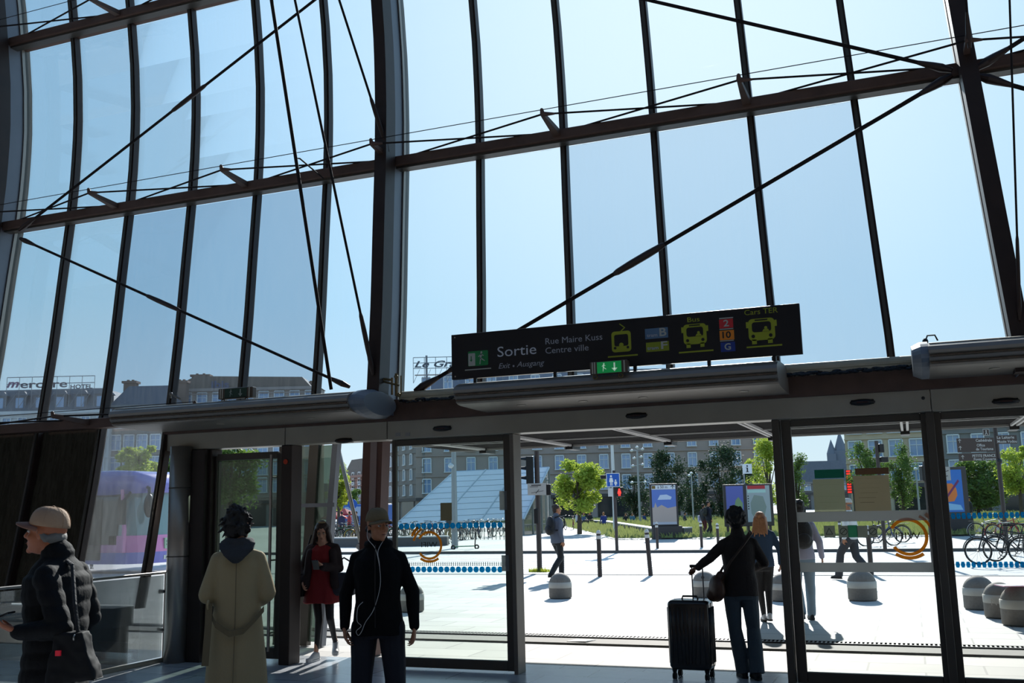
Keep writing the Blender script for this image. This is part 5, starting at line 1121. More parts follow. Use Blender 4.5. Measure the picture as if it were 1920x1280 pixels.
f = Flat((0, -.065, 0), (1, 0, 0), (0, 0, 1), (0, -1, 0), .01); f.stroke(0, 2.4, 0, 2.0, .06); link('arrow', f.mb.mesh('m'), white, t, True)
# small scooter behind the left leaf
p = GP(872, 1030); t = thing('kick_scooter', 'parked green kick scooter behind the left sliding leaf', 'scooter', (p.x, p.y, p.z), FACE+10)
MB().bbox((-.45, -.07, .12), (.4, .07, .16), .01).build('deck', mat('scooter green', (40, 120, 90), .5), t, True); MB().tube([(.42, 0, .14), (.50, 0, 1.1)], .025, 8).build('stem', black, t, True); MB().tube([(.49, -.24, 1.1), (.49, .24, 1.1)], .016, 8).build('handlebar', black, t, True)
for x in (-.5, .5): MB().torus((x, 0, .10), .075, .03, 'y', 16, 6).build('wheel', rubber, t, True)
# ------------------------------------------------------------------ bus
bx1, by0 = -21.5, 24.1
bus = thing('bus', 'purple and pink single deck bus with a rounded front stopped at left', 'bus', (bx1-6, by0+1.2, 0))
bpur = mat('bus purple blue paint', (120, 120, 196), .25, coat=.6); bpnk = mat('bus pink paint', (220, 134, 184), .25, coat=.6); bdk = mat('bus dark glass', (34, 42, 42), .06, spec=.8); bgl = mat('bus windscreen', (120, 140, 138), .05, spec=1)
Wb = 2.5
def sec(x, z0, z1, bul=0, ins=0, n=6):
    """rounded-corner outline in plan at height range is simple box; returns ring around Y-Z"""
    r = .22; pts = []
    for cy, cz, a0 in ((by0+Wb-ins-r, z1-r, 0), (by0+ins+r, z1-r, 90)):
        for k in range(n+1): a = R(a0+90*k/n); pts.append((x, cy+r*math.cos(a), cz+r*math.sin(a)))
    pts += [(x, by0+ins, z0), (x, by0+Wb-ins, z0)]; return pts
MB().strip([sec(bx1-12, 2.35, 3.1), sec(bx1-1.2, 2.35, 3.1), sec(bx1-.5, 2.38, 3.06, ins=.06), sec(bx1-.05, 2.42, 2.9, ins=.2)]).build('roof', bpur, bus, smooth=True)
MB().strip([sec(bx1-12, .85, 2.4), sec(bx1-.9, .85, 2.4)]).build('window_band', bdk, bus)
def front(z0, z1, m, nm, d0=.0, d1=.0, w0=0, w1=0):
    mb = MB(); ring = []
    for z, dd, ww in ((z0, d0, w0), (z1, d1, w1)):
        r_ = []
        for k in range(13):
            t_ = k/12; y = by0+ww+(Wb-2*ww)*t_; x = bx1-dd-.55*abs(2*t_-1)**3.2; r_.append((x, y, z))
        r_ += [(bx1-1.2, by0+Wb-ww, z), (bx1-1.2, by0+ww, z)]; ring.append(r_)
    mb.strip(ring); return mb.build(nm, m, bus)
front(1.12, 2.5, bgl, 'windscreen', .02, .28, .03, .12); front(.62, 1.12, bpnk, 'front_panel', -.06, .0); front(.28, .62, bpur, 'bumper', -.03, -.06)
MB().box((bx1-12, by0, .62), (bx1-1.2, by0+Wb, .86)).build('side_panel', bpnk, bus); MB().box((bx1-12, by0+.01, .28), (bx1-1.2, by0+Wb-.01, .62)).build('side_skirt', bpur, bus)
mb = MB(); mb.tube([(bx1-.62, by0-.005, .62), (bx1-.6, by0-.01, 1.3), (bx1-.75, by0, 2.5)], [.09, .07, .05], 6); mb.build('door_post', bpnk, bus)
for x in (bx1-2.0, bx1-3.2): MB().box((x-.5, by0-.02, .40), (x+.5, by0, 2.25)).build('door_leaf', glass('bus door glass', (.35, .42, .42), .1, .05), bus)
mb = MB(); mb.strip([[(bx1-.55+dx, by0-.22+dy, z) for dx, dy in ((-.08, -.08), (.1, -.08), (.1, .1), (-.08, .1))] for z in (1.45, 1.6, 2.0, 2.18)]); mb.tube([(bx1-.5, by0-.2, 2.15), (bx1-.5, by0+.1, 2.42), (bx1-.55, by0+.3, 2.44)], .045, 8); mb.ell((bx1+.18, by0+.12, 2.0), (.13, .17, .36), 14, 10); mb.tube([(bx1+.18, by0+.12, 2.3), (bx1+.1, by0+.2, 2.52), (bx1-.3, by0+.45, 2.6)], .05, 8); mb.build('mirror', black, bus)
for y in (by0+.25, by0+Wb-.65):
    mb = MB(); mb.hexa([(bx1-.35 if y < by0+1 else bx1-.02, y-.05, .78), (bx1+.07, y+.35, .72), (bx1-.1, y+.42, .72), (bx1-.5, y+.1, .78), (bx1-.38 if y < by0+1 else bx1-.05, y-.08, .95), (bx1+.06, y+.38, .82), (bx1-.1, y+.42, .82), (bx1-.5, y+.1, .95)]); mb.build('headlight', mat('headlight glass', (220, 230, 235), .1), bus)
MB().box((bx1+.03, by0+1.0, .70), (bx1+.085, by0+1.95, 1.02)).build('notice_plate', mat('pale green bus plate', (170, 200, 170), .5), bus)
f = Flat((bx1+.086, by0, 0), (0, 1, 0), (0, 0, 1), (1, 0, 0), .004); f.text('Solnes', 1.05, .80, 1.85, .16, mat('dark green letters', (40, 70, 50)), bus, bold=.02)
MB().box((bx1+.03, by0+1.0, .38), (bx1+.06, by0+1.6, .50)).build('number_plate', mat('plate white', (220, 220, 215)), bus)
f = Flat((bx1+.062, by0, 0), (0, 1, 0), (0, 0, 1), (1, 0, 0), .004); f.text('20136', 1.05, .405, 1.55, .07, black, bus)
for x in (bx1-2.9, bx1-9.5): MB().torus((x, by0+.15, .48), .34, .14, 'y', 24, 8).build('wheel', rubber, bus)
f = Flat((0, by0-.002, 0), (1, 0, 0), (0, 0, 1), (0, -1, 0), .004); f.text('148', bx1-2.9, 2.62, bx1-2.2, .2, mat('bus amber red digits', (225, 60, 60), .5, emit=.8), bus)
MB().box((bx1-3.4, by0+.001, 2.5), (bx1-1.6, by0+.02, 2.9)).build('display', bpur, bus)
# ------------------------------------------------------------------ people
def V(*a): return Vector(a)
BASE = dict(pel=(0, 0, .95), wst=(0, 0, 1.08), chs=(0, .012, 1.28), nck=(0, -.015, 1.46), hd=(0, .012, 1.625),
            shL=(-.160, -.015, 1.372), elL=(-.200, -.045, 1.13), wrL=(-.210, .02, .885), fiL=(-.210, .05, .72),
            shR=(.160, -.015, 1.372), elR=(.200, -.045, 1.13), wrR=(.210, .02, .885), fiR=(.210, .05, .72),
            hiL=(-.09, 0, .91), knL=(-.10, .02, .50), anL=(-.10, -.03, .09), hiR=(.09, 0, .91), knR=(.10, .02, .50), anR=(.10, -.03, .09))
def hand(mb, w, d, across, n_, curl=25, s=1.0, thumb_side=1, r=.0085):
    """palm and five bent fingers; d: towards the fingertips, across: index side, n_: back of the hand"""
    d, a = d.normalized(), across.normalized(); nb = n_.normalized()
    kn = []
    for k, (off, L) in enumerate(((.032, .070), (.011, .078), (-.011, .072), (-.032, .056))):
        p = w+d*(.085-.004*abs(k-1))*s+a*off*s; kn.append(p); mb.cap(w+a*off*.5*s, p, .015*s, .0115*s, 8)
        q = p; ang = 0
        for j, f in enumerate((.45, .32, .23)):
            ang += R(curl*(1.0+.15*k))*(.7 if j == 0 else 1.0)
            dr = (d*math.cos(ang)-nb*math.sin(ang)+a*off*1.2).normalized(); q2 = q+dr*L*f*s; mb.cap(q, q2, r*s*(1-.1*j), r*s*(.92-.1*j), 8); q = q2
    b = w+d*.02*s+a*.024*s; p1 = b+(d*.5+a*.7-nb*.35).normalized()*.042*s; p2 = p1+(d*.9+a*.25-nb*.3).normalized()*.032*s; p3 = p2+(d*.95-nb*.3).normalized()*.024*s
    mb.cap(b, p1, .015*s, .0115*s, 8); mb.cap(p1, p2, .011*s, .0095*s, 8); mb.cap(p2, p3, .0095*s, .008*s, 8)
class Fig:
    def __init__(s, label, loc, yaw, h=1.75, J=None, head=(0, 0, 0), skin=None, vox=.012, group=None, hands=(25, 25), belly=0, hn=None):
        s.t = thing('person', label, 'person', loc, yaw, group); s.k = h/1.75; s.vox = vox
        s.J = {k: Vector(v)*s.k for k, v in {**BASE, **(J or {})}.items()}
        s.H = Matrix.Translation(s.J['hd']) @ Matrix.Rotation(R(head[0]), 4, 'Z') @ Matrix.Rotation(R(head[1]), 4, 'X') @ Matrix.Rotation(R(head[2]), 4, 'Y') @ Matrix.Scale(s.k, 4)
        J = s.J; k = s.k; mb = MB()
        mb.cap(J['nck'], J['nck'].lerp(J['hd'], .6), .062*k, .052*k); mb.cap(J['pel'], J['chs'], .09*k, .10*k); mb.cap(J['chs'], J['nck'], .09*k, .055*k)
        for S_ in 'LR':
            mb.cap(J['nck'], J['sh'+S_], .04*k, .042*k); mb.cap(J['sh'+S_], J['el'+S_], .040*k, .033*k); mb.cap(J['el'+S_], J['wr'+S_], .032*k, .023*k)
            mb.cap(J['pel'], J['hi'+S_], .09*k, .06*k); mb.cap(J['hi'+S_], J['kn'+S_], .058*k, .040*k); mb.cap(J['kn'+S_], J['an'+S_], .038*k, .030*k)
            d = (J['fi'+S_]-J['wr'+S_]); sd = 1 if S_ == 'R' else -1
            hnn = (hn or {}).get(S_)
            if hnn is None: hnn = Vector((sd, 0, 0))
            hnn = Vector(hnn); ac = d.cross(hnn)*(1 if S_ == 'R' else -1)
            if vox < .016: hand(mb, J['wr'+S_], d, ac, hnn, hands[0 if S_ == 'L' else 1], k)
            else: mb.cap(J['wr'+S_], J['wr'+S_]+d.normalized()*.09*k, .026*k, .032*k); mb.cap(J['wr'+S_]+d.normalized()*.09*k, J['wr'+S_]+d.normalized()*.16*k, .028*k, .015*k)
        M0 = mb.M; mb.M = s.H
        mb.ell((0, -.014, .032), (.074, .094, .084), 20, 12); mb.ell((0, .018, -.03), (.060, .068, .085), 20, 12); mb.ell((0, .036, -.078), (.044, .046, .034), 16, 10)
        mb.ell((0, .075, -.098), .017, 10, 8); mb.cap((0, .088, .006), (0, .104, -.026), .008, .0125, 10); mb.ell((-.011, .092, -.032), .009, 8, 6); mb.ell((.011, .092, -.032), .009, 8, 6)
        mb.ell((-.03, .070, .022), (.026, .018, .010), 12, 8); mb.ell((.03, .070, .022), (.026, .018, .010), 12, 8)
        mb.ell((-.036, .058, -.028), (.022, .024, .020), 12, 8); mb.ell((.036, .058, -.028), (.022, .024, .020), 12, 8)
        mb.ell((0, .083, -.058), (.022, .010, .0055), 12, 6); mb.ell((0, .082, -.067), (.019, .010, .006), 12, 6)
        for q in (-1, 1): mb.ell((q*.076, -.006, -.008), (.010, .019, .031), 10, 8)
        mb.M = M0
        s.skin = skin or mat('skin medium', (176, 128, 102), .55, spec=.4, var=.06, scale=20)
        s.body = link('body', remesh(mb, vox, 2 if vox < .01 else 1), s.skin, s.t, True)
        if vox < .016:
            mb = MB(s.H)
            for q in (-1, 1): mb.ell((q*.030, .074, .002), (.013, .010, .008), 10, 8)
            mb.build('eyeballs', mat('eye white', (200, 195, 188), .25), s.body, True, True)
            mb = MB(s.H)
            for q in (-1, 1): mb.ell((q*.030, .0815, .002), (.0058, .004, .0058), 8, 6)
            mb.build('irises', mat('dark iris', (30, 20, 16), .2), s.body, True, True)
            mb = MB(s.H)
            for q in (-1, 1): mb.tube([(q*.015, .085, .022), (q*.032, .084, .028), (q*.048, .072, .023)], [.003, .004, .002], 6)
            mb.build('eyebrows', mat('dark hair', (24, 18, 15), .7), s.body, True, True)
            mb = MB(s.H); mb.tube([(-.018, .0895, -.0625), (0, .0935, -.0615), (.018, .0895, -.0625)], [.002, .0035, .002], 6); mb.build('mouth_line', mat('lip', (110, 62, 54), .5), s.body, True, True)
    def add(s, name, mb, m, vox=None, wr=.004, sm=3, wsc=9, stretch=(1, 1, .5), parent=None):
        return link(name, remesh(mb, vox or s.vox, sm, wr*s.k, wsc, random.random()*9, stretch), m, parent or s.t, True)
    def loft(s, mb, rings, n=24, pw=2.3):
        secs = []
        for c, rx, ry in rings:
            r_ = []
            for k in range(n):
                a = 2*math.pi*k/n; cc, ss = math.cos(a), math.sin(a)
                r_.append(tuple(Vector(c)+Vector((rx*math.copysign(abs(cc)**(2/pw), cc), ry*math.copysign(abs(ss)**(2/pw), ss), 0))))
            secs.append(r_)
        mb.strip(secs); return mb
    def jacket(s, m, hem=.84, w=1.0, sl=1.0, flare=1.0, collar=0, name='jacket', cuff=True, hood=None, wr=.006, sleeves=1.0, dep=1.0):
        J, k = s.J, s.k; mb = MB(); q = lambda z, rx, ry, c=None: ((c or J['pel']).lerp(J['wst'], 0)*1, rx, ry)
        def at(z):
            pts = [J['pel'], J['wst'], J['chs'], J['nck']]
            if z*k <= pts[0].z: return V(pts[0].x, pts[0].y, z*k)
            for a, b in zip(pts, pts[1:]):
                if z*k <= b.z: t = (z*k-a.z)/(b.z-a.z); v = a.lerp(b, t); return V(v.x, v.y, z*k)
            return V(pts[-1].x, pts[-1].y, z*k)
        prof = [(hem, .172*flare, .124*flare), (hem+.10, .168*(flare+1)/2, .122*(flare+1)/2), (1.06, .150, .114), (1.18, .156, .118), (1.30, .168, .124), (1.37, .160, .114), (1.42, .115, .088), (1.465, .070, .066), (1.50, .062, .062)]
        prof = [p for i, p in enumerate(prof) if i < 2 or p[0] > hem+.12]
        s.loft(mb, [(at(z), rx*w*k, ry*w*k*dep) for z, rx, ry in prof])
        for S_ in 'LR':
            a, b, c = J['sh'+S_], J['el'+S_], J['wr'+S_]; mb.cap(J['nck']+V(0, 0, -.012*k), a, .050*k, .052*k*sl); mb.cap(a, b, .056*k*sl, .050*k*sl); mb.cap(b, b.lerp(c, sleeves*.96), .050*k*sl, .038*k*sl)
        if collar: mb.cap(J['nck']+V(0, -.01, .0), J['nck']+V(0, 0, .045*k), .075*k, .070*k)
        if hood: mb.ell(J['nck']+V(0, -.085*k, .0), (.10*k, .06*k, .075*k)); mb.torus(tuple(J['nck']+V(0, -.01*k, .02*k)), .08*k, .032*k, 'z', 20, 8)
        o = s.add(name, mb, m, wr=wr); return o
    def trousers(s, m, w=1.0, hemw=1.0, name='trousers', top=1.0, wr=.005):
        J, k = s.J, s.k; mb = MB(); s.loft(mb, [(V(J['pel'].x, J['pel'].y, .80*k), .155*k, .11*k), (V(J['pel'].x, J['pel'].y, .92*k), .175*k*w**.5, .122*k), (V(J['pel'].x, J['pel'].y, top*k), .158*k, .115*k)])
        for S_ in 'LR':
            a, b, c = J['hi'+S_], J['kn'+S_], J['an'+S_]; mb.cap(a+V(0, 0, -.04*k), b, .094*k*w, .070*k*w); mb.tube([b, b.lerp(c, .5), c+V(0, 0, -.035*k)], [.070*k*w, .066*k*w*hemw**.5, .058*k*w*hemw], 14); mb.ell(b, .069*k*w)
        return s.add(name, mb, m, wr=wr)
    def shoes(s, m, sole=None, ang=(0, 0), vox=None, pitch=(0, 0)):
        k = s.k
        for i, S_ in enumerate('LR'):
            an = s.J['an'+S_]; M = Matrix.Translation(an) @ Matrix.Rotation(R(ang[i]), 4, 'Z') @ Matrix.Rotation(R(pitch[i]), 4, 'X') @ Matrix.Scale(k, 4); mb = MB(M)
            mb.ell((0, -.015, -.02), (.040, .05, .055)); mb.cap((0, .0, -.045), (0, .13, -.055), .040, .032); mb.ell((0, .15, -.058), (.042, .055, .03)); mb.ell((0, -.035, -.05), (.037, .045, .036)); mb.cap((0, .02, -.01), (0, .10, -.04), .036, .028)
            o = link('shoe', remesh(mb, vox or min(s.vox, .012), 2), m, s.t, True)
            mb = MB(M); ol = [(.038*math.cos(a), -.03+.05*math.sin(a)) for a in [R(180+20*q) for q in range(10)]]+[(.045, .12), (.038, .17), (.015, .20), (-.02, .20), (-.04, .165), (-.044, .1)]
            mb.prism([(x, y, -.092) for x, y in ol], M.to_3x3() @ V(0, 0, .026)); mb.build('sole', sole or rubber, o, True)
    def hair(s, m, kind='short', seed=1, vox=None):
        rnd = random.Random(seed); mb = MB(s.H)
        if kind == 'short':
            mb.ell((0, -.022, .045), (.082, .096, .083)); mb.ell((0, -.055, .0), (.070, .058, .075))
            for k in range(50): a = rnd.uniform(0, 6.28); e_ = rnd.uniform(.1, 1.4); mb.ell((.075*math.cos(a)*math.cos(e_), -.03+.085*math.sin(a)*math.cos(e_), .05+.078*math.sin(e_)), .016, 6, 5)
        if kind == 'bushy':
            mb.ell((0, -.03, .045), (.10, .105, .095)); mb.ell((0, -.06, -.01), (.088, .065, .085))
            for k in range(160):
                a = rnd.uniform(0, 6.28); e_ = rnd.uniform(-.6, 1.5); r_ = rnd.uniform(.9, 1.1)
                x, y, z = .098*math.cos(a)*math.cos(e_)*r_, -.035+.105*math.sin(a)*math.cos(e_)*r_, .03+.105*math.sin(e_)*r_
                if y < .055 or z > .08: mb.ell((x, y, z), rnd.uniform(.014, .024), 6, 5)
        if kind == 'curly':
            mb.ell((0, -.03, .05), (.09, .10, .088)); mb.ell((0, -.06, -.02), (.085, .06, .085))
            for k in range(170):
                a = rnd.uniform(0, 6.28); e_ = rnd.uniform(-.95, 1.5); r_ = rnd.uniform(.9, 1.18)
                x, y, z = .092*math.cos(a)*math.cos(e_)*r_, -.04+.10*math.sin(a)*math.cos(e_)*r_, .02+.115*math.sin(e_)*r_
                if y < .045 or z > .07: mb.cap((x, y, z), (x+rnd.uniform(-.02, .02)+x*.15, y+rnd.uniform(-.02, .01), z-rnd.uniform(0, .03)), rnd.uniform(.010, .017), .006, 6)
        if kind == 'long':
            mb.ell((0, -.022, .045), (.083, .098, .086)); mb.ell((0, -.06, -.04), (.080, .055, .10))
            for q in (-1, 1):
                for j in range(5): mb.cap((q*.070, -.06+.025*j, .03), (q*(.115+.004*j), -.07+.026*j, -.22-.03*(j % 3)), .026, .012, 8)
            for j in range(7): x = -.07+.0235*j; mb.cap((x, -.085, .0), (x*1.7, -.115, -.25-.03*(j % 2)), .030, .012, 8)
        if kind == 'bun': mb.ell((0, -.022, .045), (.082, .096, .083)); mb.ell((0, -.055, -.005), (.070, .058, .075)); mb.ell((0, -.11, .07), .042)
        if kind == 'fringe':
            mb.ell((0, -.058, -.022), (.072, .050, .042))
            for q in (-1, 1): mb.cap((q*.068, .0, -.0), (q*.070, -.04, -.03), .016, .018, 8)
        return link('hair', remesh(mb, vox or min(s.vox, .009) if s.vox < .016 else s.vox, 1, .003, 40), m, s.t, True)
    def cap(s, m, brim=None, tilt=0):
        M = s.H @ Matrix.Rotation(R(tilt), 4, 'X'); mb = MB(M); secs = []
        for j in range(9):
            t = j/8; z = .035+.100*math.sin(t*math.pi/2); r_ = max(.004, math.cos(t*math.pi/2)**.62)
            secs.append([(.084*r_*math.cos(a), -.012+.104*r_*math.sin(a)+.004*math.sin(t*3), z) for a in [2*math.pi*k/36 for k in range(36)]])
        mb.strip(secs); c = mb.build('cap', m, s.t, True, True)
        mb = MB(M); n = 14; up, dn = [], []
        top = []; bot = []
        for k in range(n+1):
            a = R(14)+R(152)*k/n; x0, y0 = .083*math.cos(a), -.012+.100*math.sin(a); ext_ = .075*max(0, math.sin((a-R(14))/R(152)*math.pi))**.6
            for i, tt in enumerate((0, .5, 1)):
                x, y = x0*(1+.04*tt), y0+ext_*tt; z = .040-.012*tt-.018*(x/.083)**2
                top.append((x, y, z+.004)); bot.append((x, y, z-.004))
        V_ = [mb.v(p) for p in top]; U_ = [mb.v(p) for p in bot]
        for k in range(n):
            for i in range(2):
                a, b, c_, d = k*3+i, k*3+i+1, (k+1)*3+i+1, (k+1)*3+i
                mb._f([V_[a], V_[b], V_[c_], V_[d]]); mb._f([U_[d], U_[c_], U_[b], U_[a]])
        for k in range(n):
            mb._f([V_[k*3+2], U_[k*3+2], U_[k*3+5], V_[k*3+5]]); mb._f([V_[k*3+3], U_[k*3+3], U_[k*3], V_[k*3]])
        mb.build('brim', brim or m, c, True, True)
        mb = MB(M); mb.ell((0, -.012, .137), (.008, .008, .005), 8, 6)
        for k in range(6): a = k*math.pi/3; mb.tube([(.084*math.cos(a)*math.cos(t*math.pi/2)**.62, -.012+.105*math.sin(a)*math.cos(t*math.pi/2)**.62, .0365+.1*math.sin(t*math.pi/2)) for t in [j/7*.97 for j in range(8)]], .0012, 4)
        mb.build('seams', m, c, True); return c
    def pt(s, *p): return s.t.matrix_basis @ Vector(p)
def place_prop(f, name, label, cat, group=None):
    """a carried thing: its own top-level empty sharing the figure's frame"""
    t = thing(name, label, cat, f.t.location, math.degrees(f.t.rotation_euler.z), group); return t
def backpack(f, label, m, size=1.0):
    t = place_prop(f, 'backpack', label, 'backpack'); k = f.k; c = f.J['chs']; mb = MB()
    mb.ell(c+V(0, -.20, -.02)*k, (.145*k*size, .085*k, .22*k*size), 20, 14); mb.ell(c+V(0, -.22, -.13)*k, (.14*k*size, .10*k, .12*k*size))
    link('pack', remesh(mb, .012 if f.vox < .02 else .02, 2, .005, 9), m, t, True)
    mb = MB(); mb.ell(c+V(0, -.29, -.10)*k, (.10*k, .035*k, .09*k)); mb.build('front_pocket', m, t, True, True)
    for q in (-1, 1):
        mb = MB(); mb.tube([c+V(q*.08, -.13, .16)*k, c+V(q*.11, -.02, .20)*k, c+V(q*.12, .13, .12)*k, c+V(q*.13, .135, -.02)*k, c+V(q*.17, .0, -.12)*k, c+V(q*.12, -.14, -.14)*k], .016*k, 8); mb.build('strap', m, t, True, True)
    return t
blk = mat('black cloth', (14, 14, 17), .75, sheen=.2, bump=.3, bscale=60); blk2 = mat('black quilted nylon', (13, 13, 16), .8, spec=.25, bump=.2, bscale=40); navy = mat('navy cloth', (20, 24, 40), .8, bump=.3, bscale=60)
dbr = mat('dark brown cloth', (34, 26, 25), .8, bump=.4, bscale=50); jean = mat('grey blue denim', (66, 80, 90), .8, var=.15, bump=.3, bscale=80); jeanl = mat('light blue denim', (120, 140, 155), .8, var=.15)
skA = mat('skin light', (196, 146, 120), .5, spec=.4, var=.05, scale=20); skB = mat('skin warm tan', (172, 116, 84), .5, spec=.4, var=.06, scale=20); skC = mat('skin brown', (120, 80, 58), .5, spec=.4)
hdk = mat('dark hair', (24, 18, 15), .7); hbl = mat('black hair', (12, 10, 10), .6); hblo = mat('strawberry blonde hair', (172, 124, 88), .6, bump=.6, bscale=50, var=.3, scale=25, stretch=(1, 1, .15)); hgr = mat('grey hair', (110, 108, 104), .7)
leath = mat('dark brown leather', (74, 46, 30), .5); wsh = mat('white shoe leather', (205, 205, 205), .5)
# --- 1 old man at the far left, walking left, phone in hand
p = DP(117, 5.35)
f = Fig('older man in a tan cap and black quilted jacket at far left', p, FACE+86, 1.765, dict(
    hd=(0, .085, 1.595), nck=(0, .015, 1.45), elL=(-.22, -.14, 1.13), wrL=(-.225, .075, 1.115), fiL=(-.265, .17, 1.165), elR=(.25, -.05, 1.14), wrR=(.20, .13, .93), fiR=(.17, .19, .80),
    knL=(-.10, .14, .50), anL=(-.10, .08, .09), knR=(.10, -.02, .48), anR=(.10, -.28, .14)), head=(3, 5, 0), skin=mat('skin ruddy', (172, 104, 72), .5, spec=.4, var=.08, scale=25), vox=.007, hands=(20, 28), hn={'L': (-.3, .1, -1)})
j = f.jacket(blk2, .80, 1.10, 1.15, collar=1, wr=.006, dep=1.12)
for v in j.data.vertices: v.co += v.normal*.007*(abs(math.sin(v.co.z*math.pi/.078+v.co.y*1.5))-.5)
f.trousers(mat('dark brown trousers', (40, 28, 26), .8), 1.05); f.shoes(black)
f.hair(hgr, 'fringe', 3); f.cap(mat('tan cotton cap', (168, 138, 112), .8, bump=.2, bscale=80), mat('darker tan brim', (130, 92, 76), .8), 4)
t = place_prop(f, 'messenger_bag', 'black shoulder bag with a small red tag hanging behind the older man', 'bag'); k = f.k
mb = MB(); mb.hexa([(-.30, -.36, .90), (-.19, -.36, .90), (-.19, -.10, .87), (-.30, -.10, .87), (-.28, -.28, 1.13), (-.20, -.28, 1.13), (-.20, -.13, 1.12), (-.28, -.13, 1.12)]); link('bag_body', remesh(mb, .012, 2, .012, 12), mat('black nylon bag', (20, 20, 22), .75, spec=.3), t, True)
mb = MB(); mb.tube([(-.24, -.24, 1.12), (-.21, -.20, 1.25), (-.10, -.12, 1.44), (.03, .02, 1.49), (.12, .13, 1.3), (.17, .15, 1.1)], .011, 8); mb.build('strap', blk, t, True)
MB().box((-.312, -.19, 1.02), (-.300, -.165, 1.045)).build('red_tag', mat('red tag', (200, 30, 50), .5, emit=.15), t, True); MB().torus((-.27, -.24, 1.1), .014, .004, 'y', 12).build('ring', chrome, t, True)  # tag colour is given a faint glow of its own
t = place_prop(f, 'phone', 'dark phone held out in the older man\'s raised hand', 'phone'); mb = MB(Matrix.Translation(V(-.235, .175, 1.195)) @ Matrix.Rotation(R(-20), 4, 'X')); mb.bbox((-.035, -.07, .0), (.035, .09, .010), .004); mb.build('case', black, t, True)
# --- 2 person in trench coat
p = DP(449, 7.6)
f = Fig('person seen from behind in a long beige trench coat with a dark hood', p, FACE+8, 1.72, dict(
    shL=(-.148, -.01, 1.375), shR=(.148, -.01, 1.375), elL=(-.215, -.02, 1.12), wrL=(-.15, .16, 1.06), fiL=(-.06, .22, 1.10), elR=(.215, -.02, 1.12), wrR=(.15, .16, 1.06), fiR=(.06, .22, 1.10), hd=(.0, .02, 1.63)), head=(-28, 0, 0), skin=skA, vox=.007)
coat = mat('beige trench cloth', (168, 150, 112), .85, var=.06, scale=3, bump=.15, bscale=40)
J, k = f.J, f.k; mb = MB()
f.loft(mb, [((0, .0, .22), .235, .21), ((0, 0, .40), .228, .20), ((0, 0, .62), .215, .175), ((0, 0, .85), .19, .15), ((0, 0, 1.02), .165, .135), ((0, 0, 1.18), .162, .135), ((0, 0, 1.30), .165, .135), ((0, -.005, 1.37), .145, .115), ((0, -.01, 1.42), .095, .085), ((0, -.01, 1.46), .06, .06)], 32)
for S_ in 'LR':
    a, b, c = J['sh'+S_], J['el'+S_], J['wr'+S_]; mb.cap(a, b, .058, .066); mb.cap(b, c, .066, .056); mb.cap(J['nck']+V(0, 0, -.015), a, .048, .055)
co = link('trench_coat', remesh(mb, .011, 3, .010, 5, 2.2, (1, 1, .25)), coat, f.t, True)
mb = MB()
for k_ in range(9): z = 1.36-.13*k_; 
mb.tube([(0.005, -.150, 1.36), (.005, -.156, 1.2), (.005, -.150, 1.02), (.005, -.163, .85), (.005, -.19, .62), (.005, -.213, .4), (.005, -.23, .25)], .0035, 6); mb.build('back_seam', mat('coat seam shade', (128, 112, 84), .9), co, True)
mb = MB()
pts = [V(-.20, -.02, 1.04), V(-.19, -.10, 1.0), V(-.13, -.175, .90), V(-.03, -.20, .835), V(.07, -.19, .85), V(.15, -.15, .93), V(.20, -.07, .99)]
secs = []
for i_, q in enumerate(pts): secs.append([q+V(0, -.006, -.022), q+V(0, .006, -.022), q+V(0, .006, .022), q+V(0, -.006, .022)])
mb.strip(secs); mb.build('belt', mat('belt of coat cloth', (118, 104, 76), .85), co, True)
mb = MB(); mb.strip([[q+V(-.024, -.005, 0), q+V(.024, -.005, 0), q+V(.024, .005, 0), q+V(-.024, .005, 0)] for q in (V(-.185, -.13, 1.04), V(-.18, -.165, .9), V(-.185, -.19, .75), V(-.19, -.205, .62))]); mb.build('belt_end', mat('belt of coat cloth', (140, 124, 92)), co, True)
mb = MB(); mb.torus((-.19, -.13, 1.035), .03, .008, 'x', 14, 6); mb.build('belt_loop', coat, co, True)
mb = MB(); kk = .98; mb.torus((0, -.01, 1.475), .085, .036, 'z', 24, 8)
mb.strip([[V(-.135, -.10, 1.475), V(.135, -.10, 1.475), V(.12, -.02, 1.50), V(-.12, -.02, 1.50)], [V(-.13, -.155, 1.43), V(.13, -.155, 1.43), V(.10, -.05, 1.44), V(-.10, -.05, 1.44)], [V(-.075, -.185, 1.37), V(.075, -.185, 1.37), V(.06, -.10, 1.38), V(-.06, -.10, 1.38)], [V(-.02, -.185, 1.325), V(.02, -.185, 1.325), V(.02, -.13, 1.33), V(-.02, -.13, 1.33)]])
link('hood', remesh(mb, .011, 4, .006, 12), mat('charcoal hoodie cloth', (54, 55, 57), .9, bump=.3, bscale=60), f.t, True)
f.hair(hdk, 'curly', 5); f.trousers(navy); f.shoes(black)
mb = MB(f.H); mb.tube([(.08, .0, .0), (.083, .05, .01), (.07, .085, .008)], .0018, 6); [mb.torus((q*.03, .092, .0), .02, .0018, 'y', 14, 5) for q in (-1, 1)]; mb.build('glasses', mat('thin glasses wire', (120, 60, 55), .4), f.t, True)
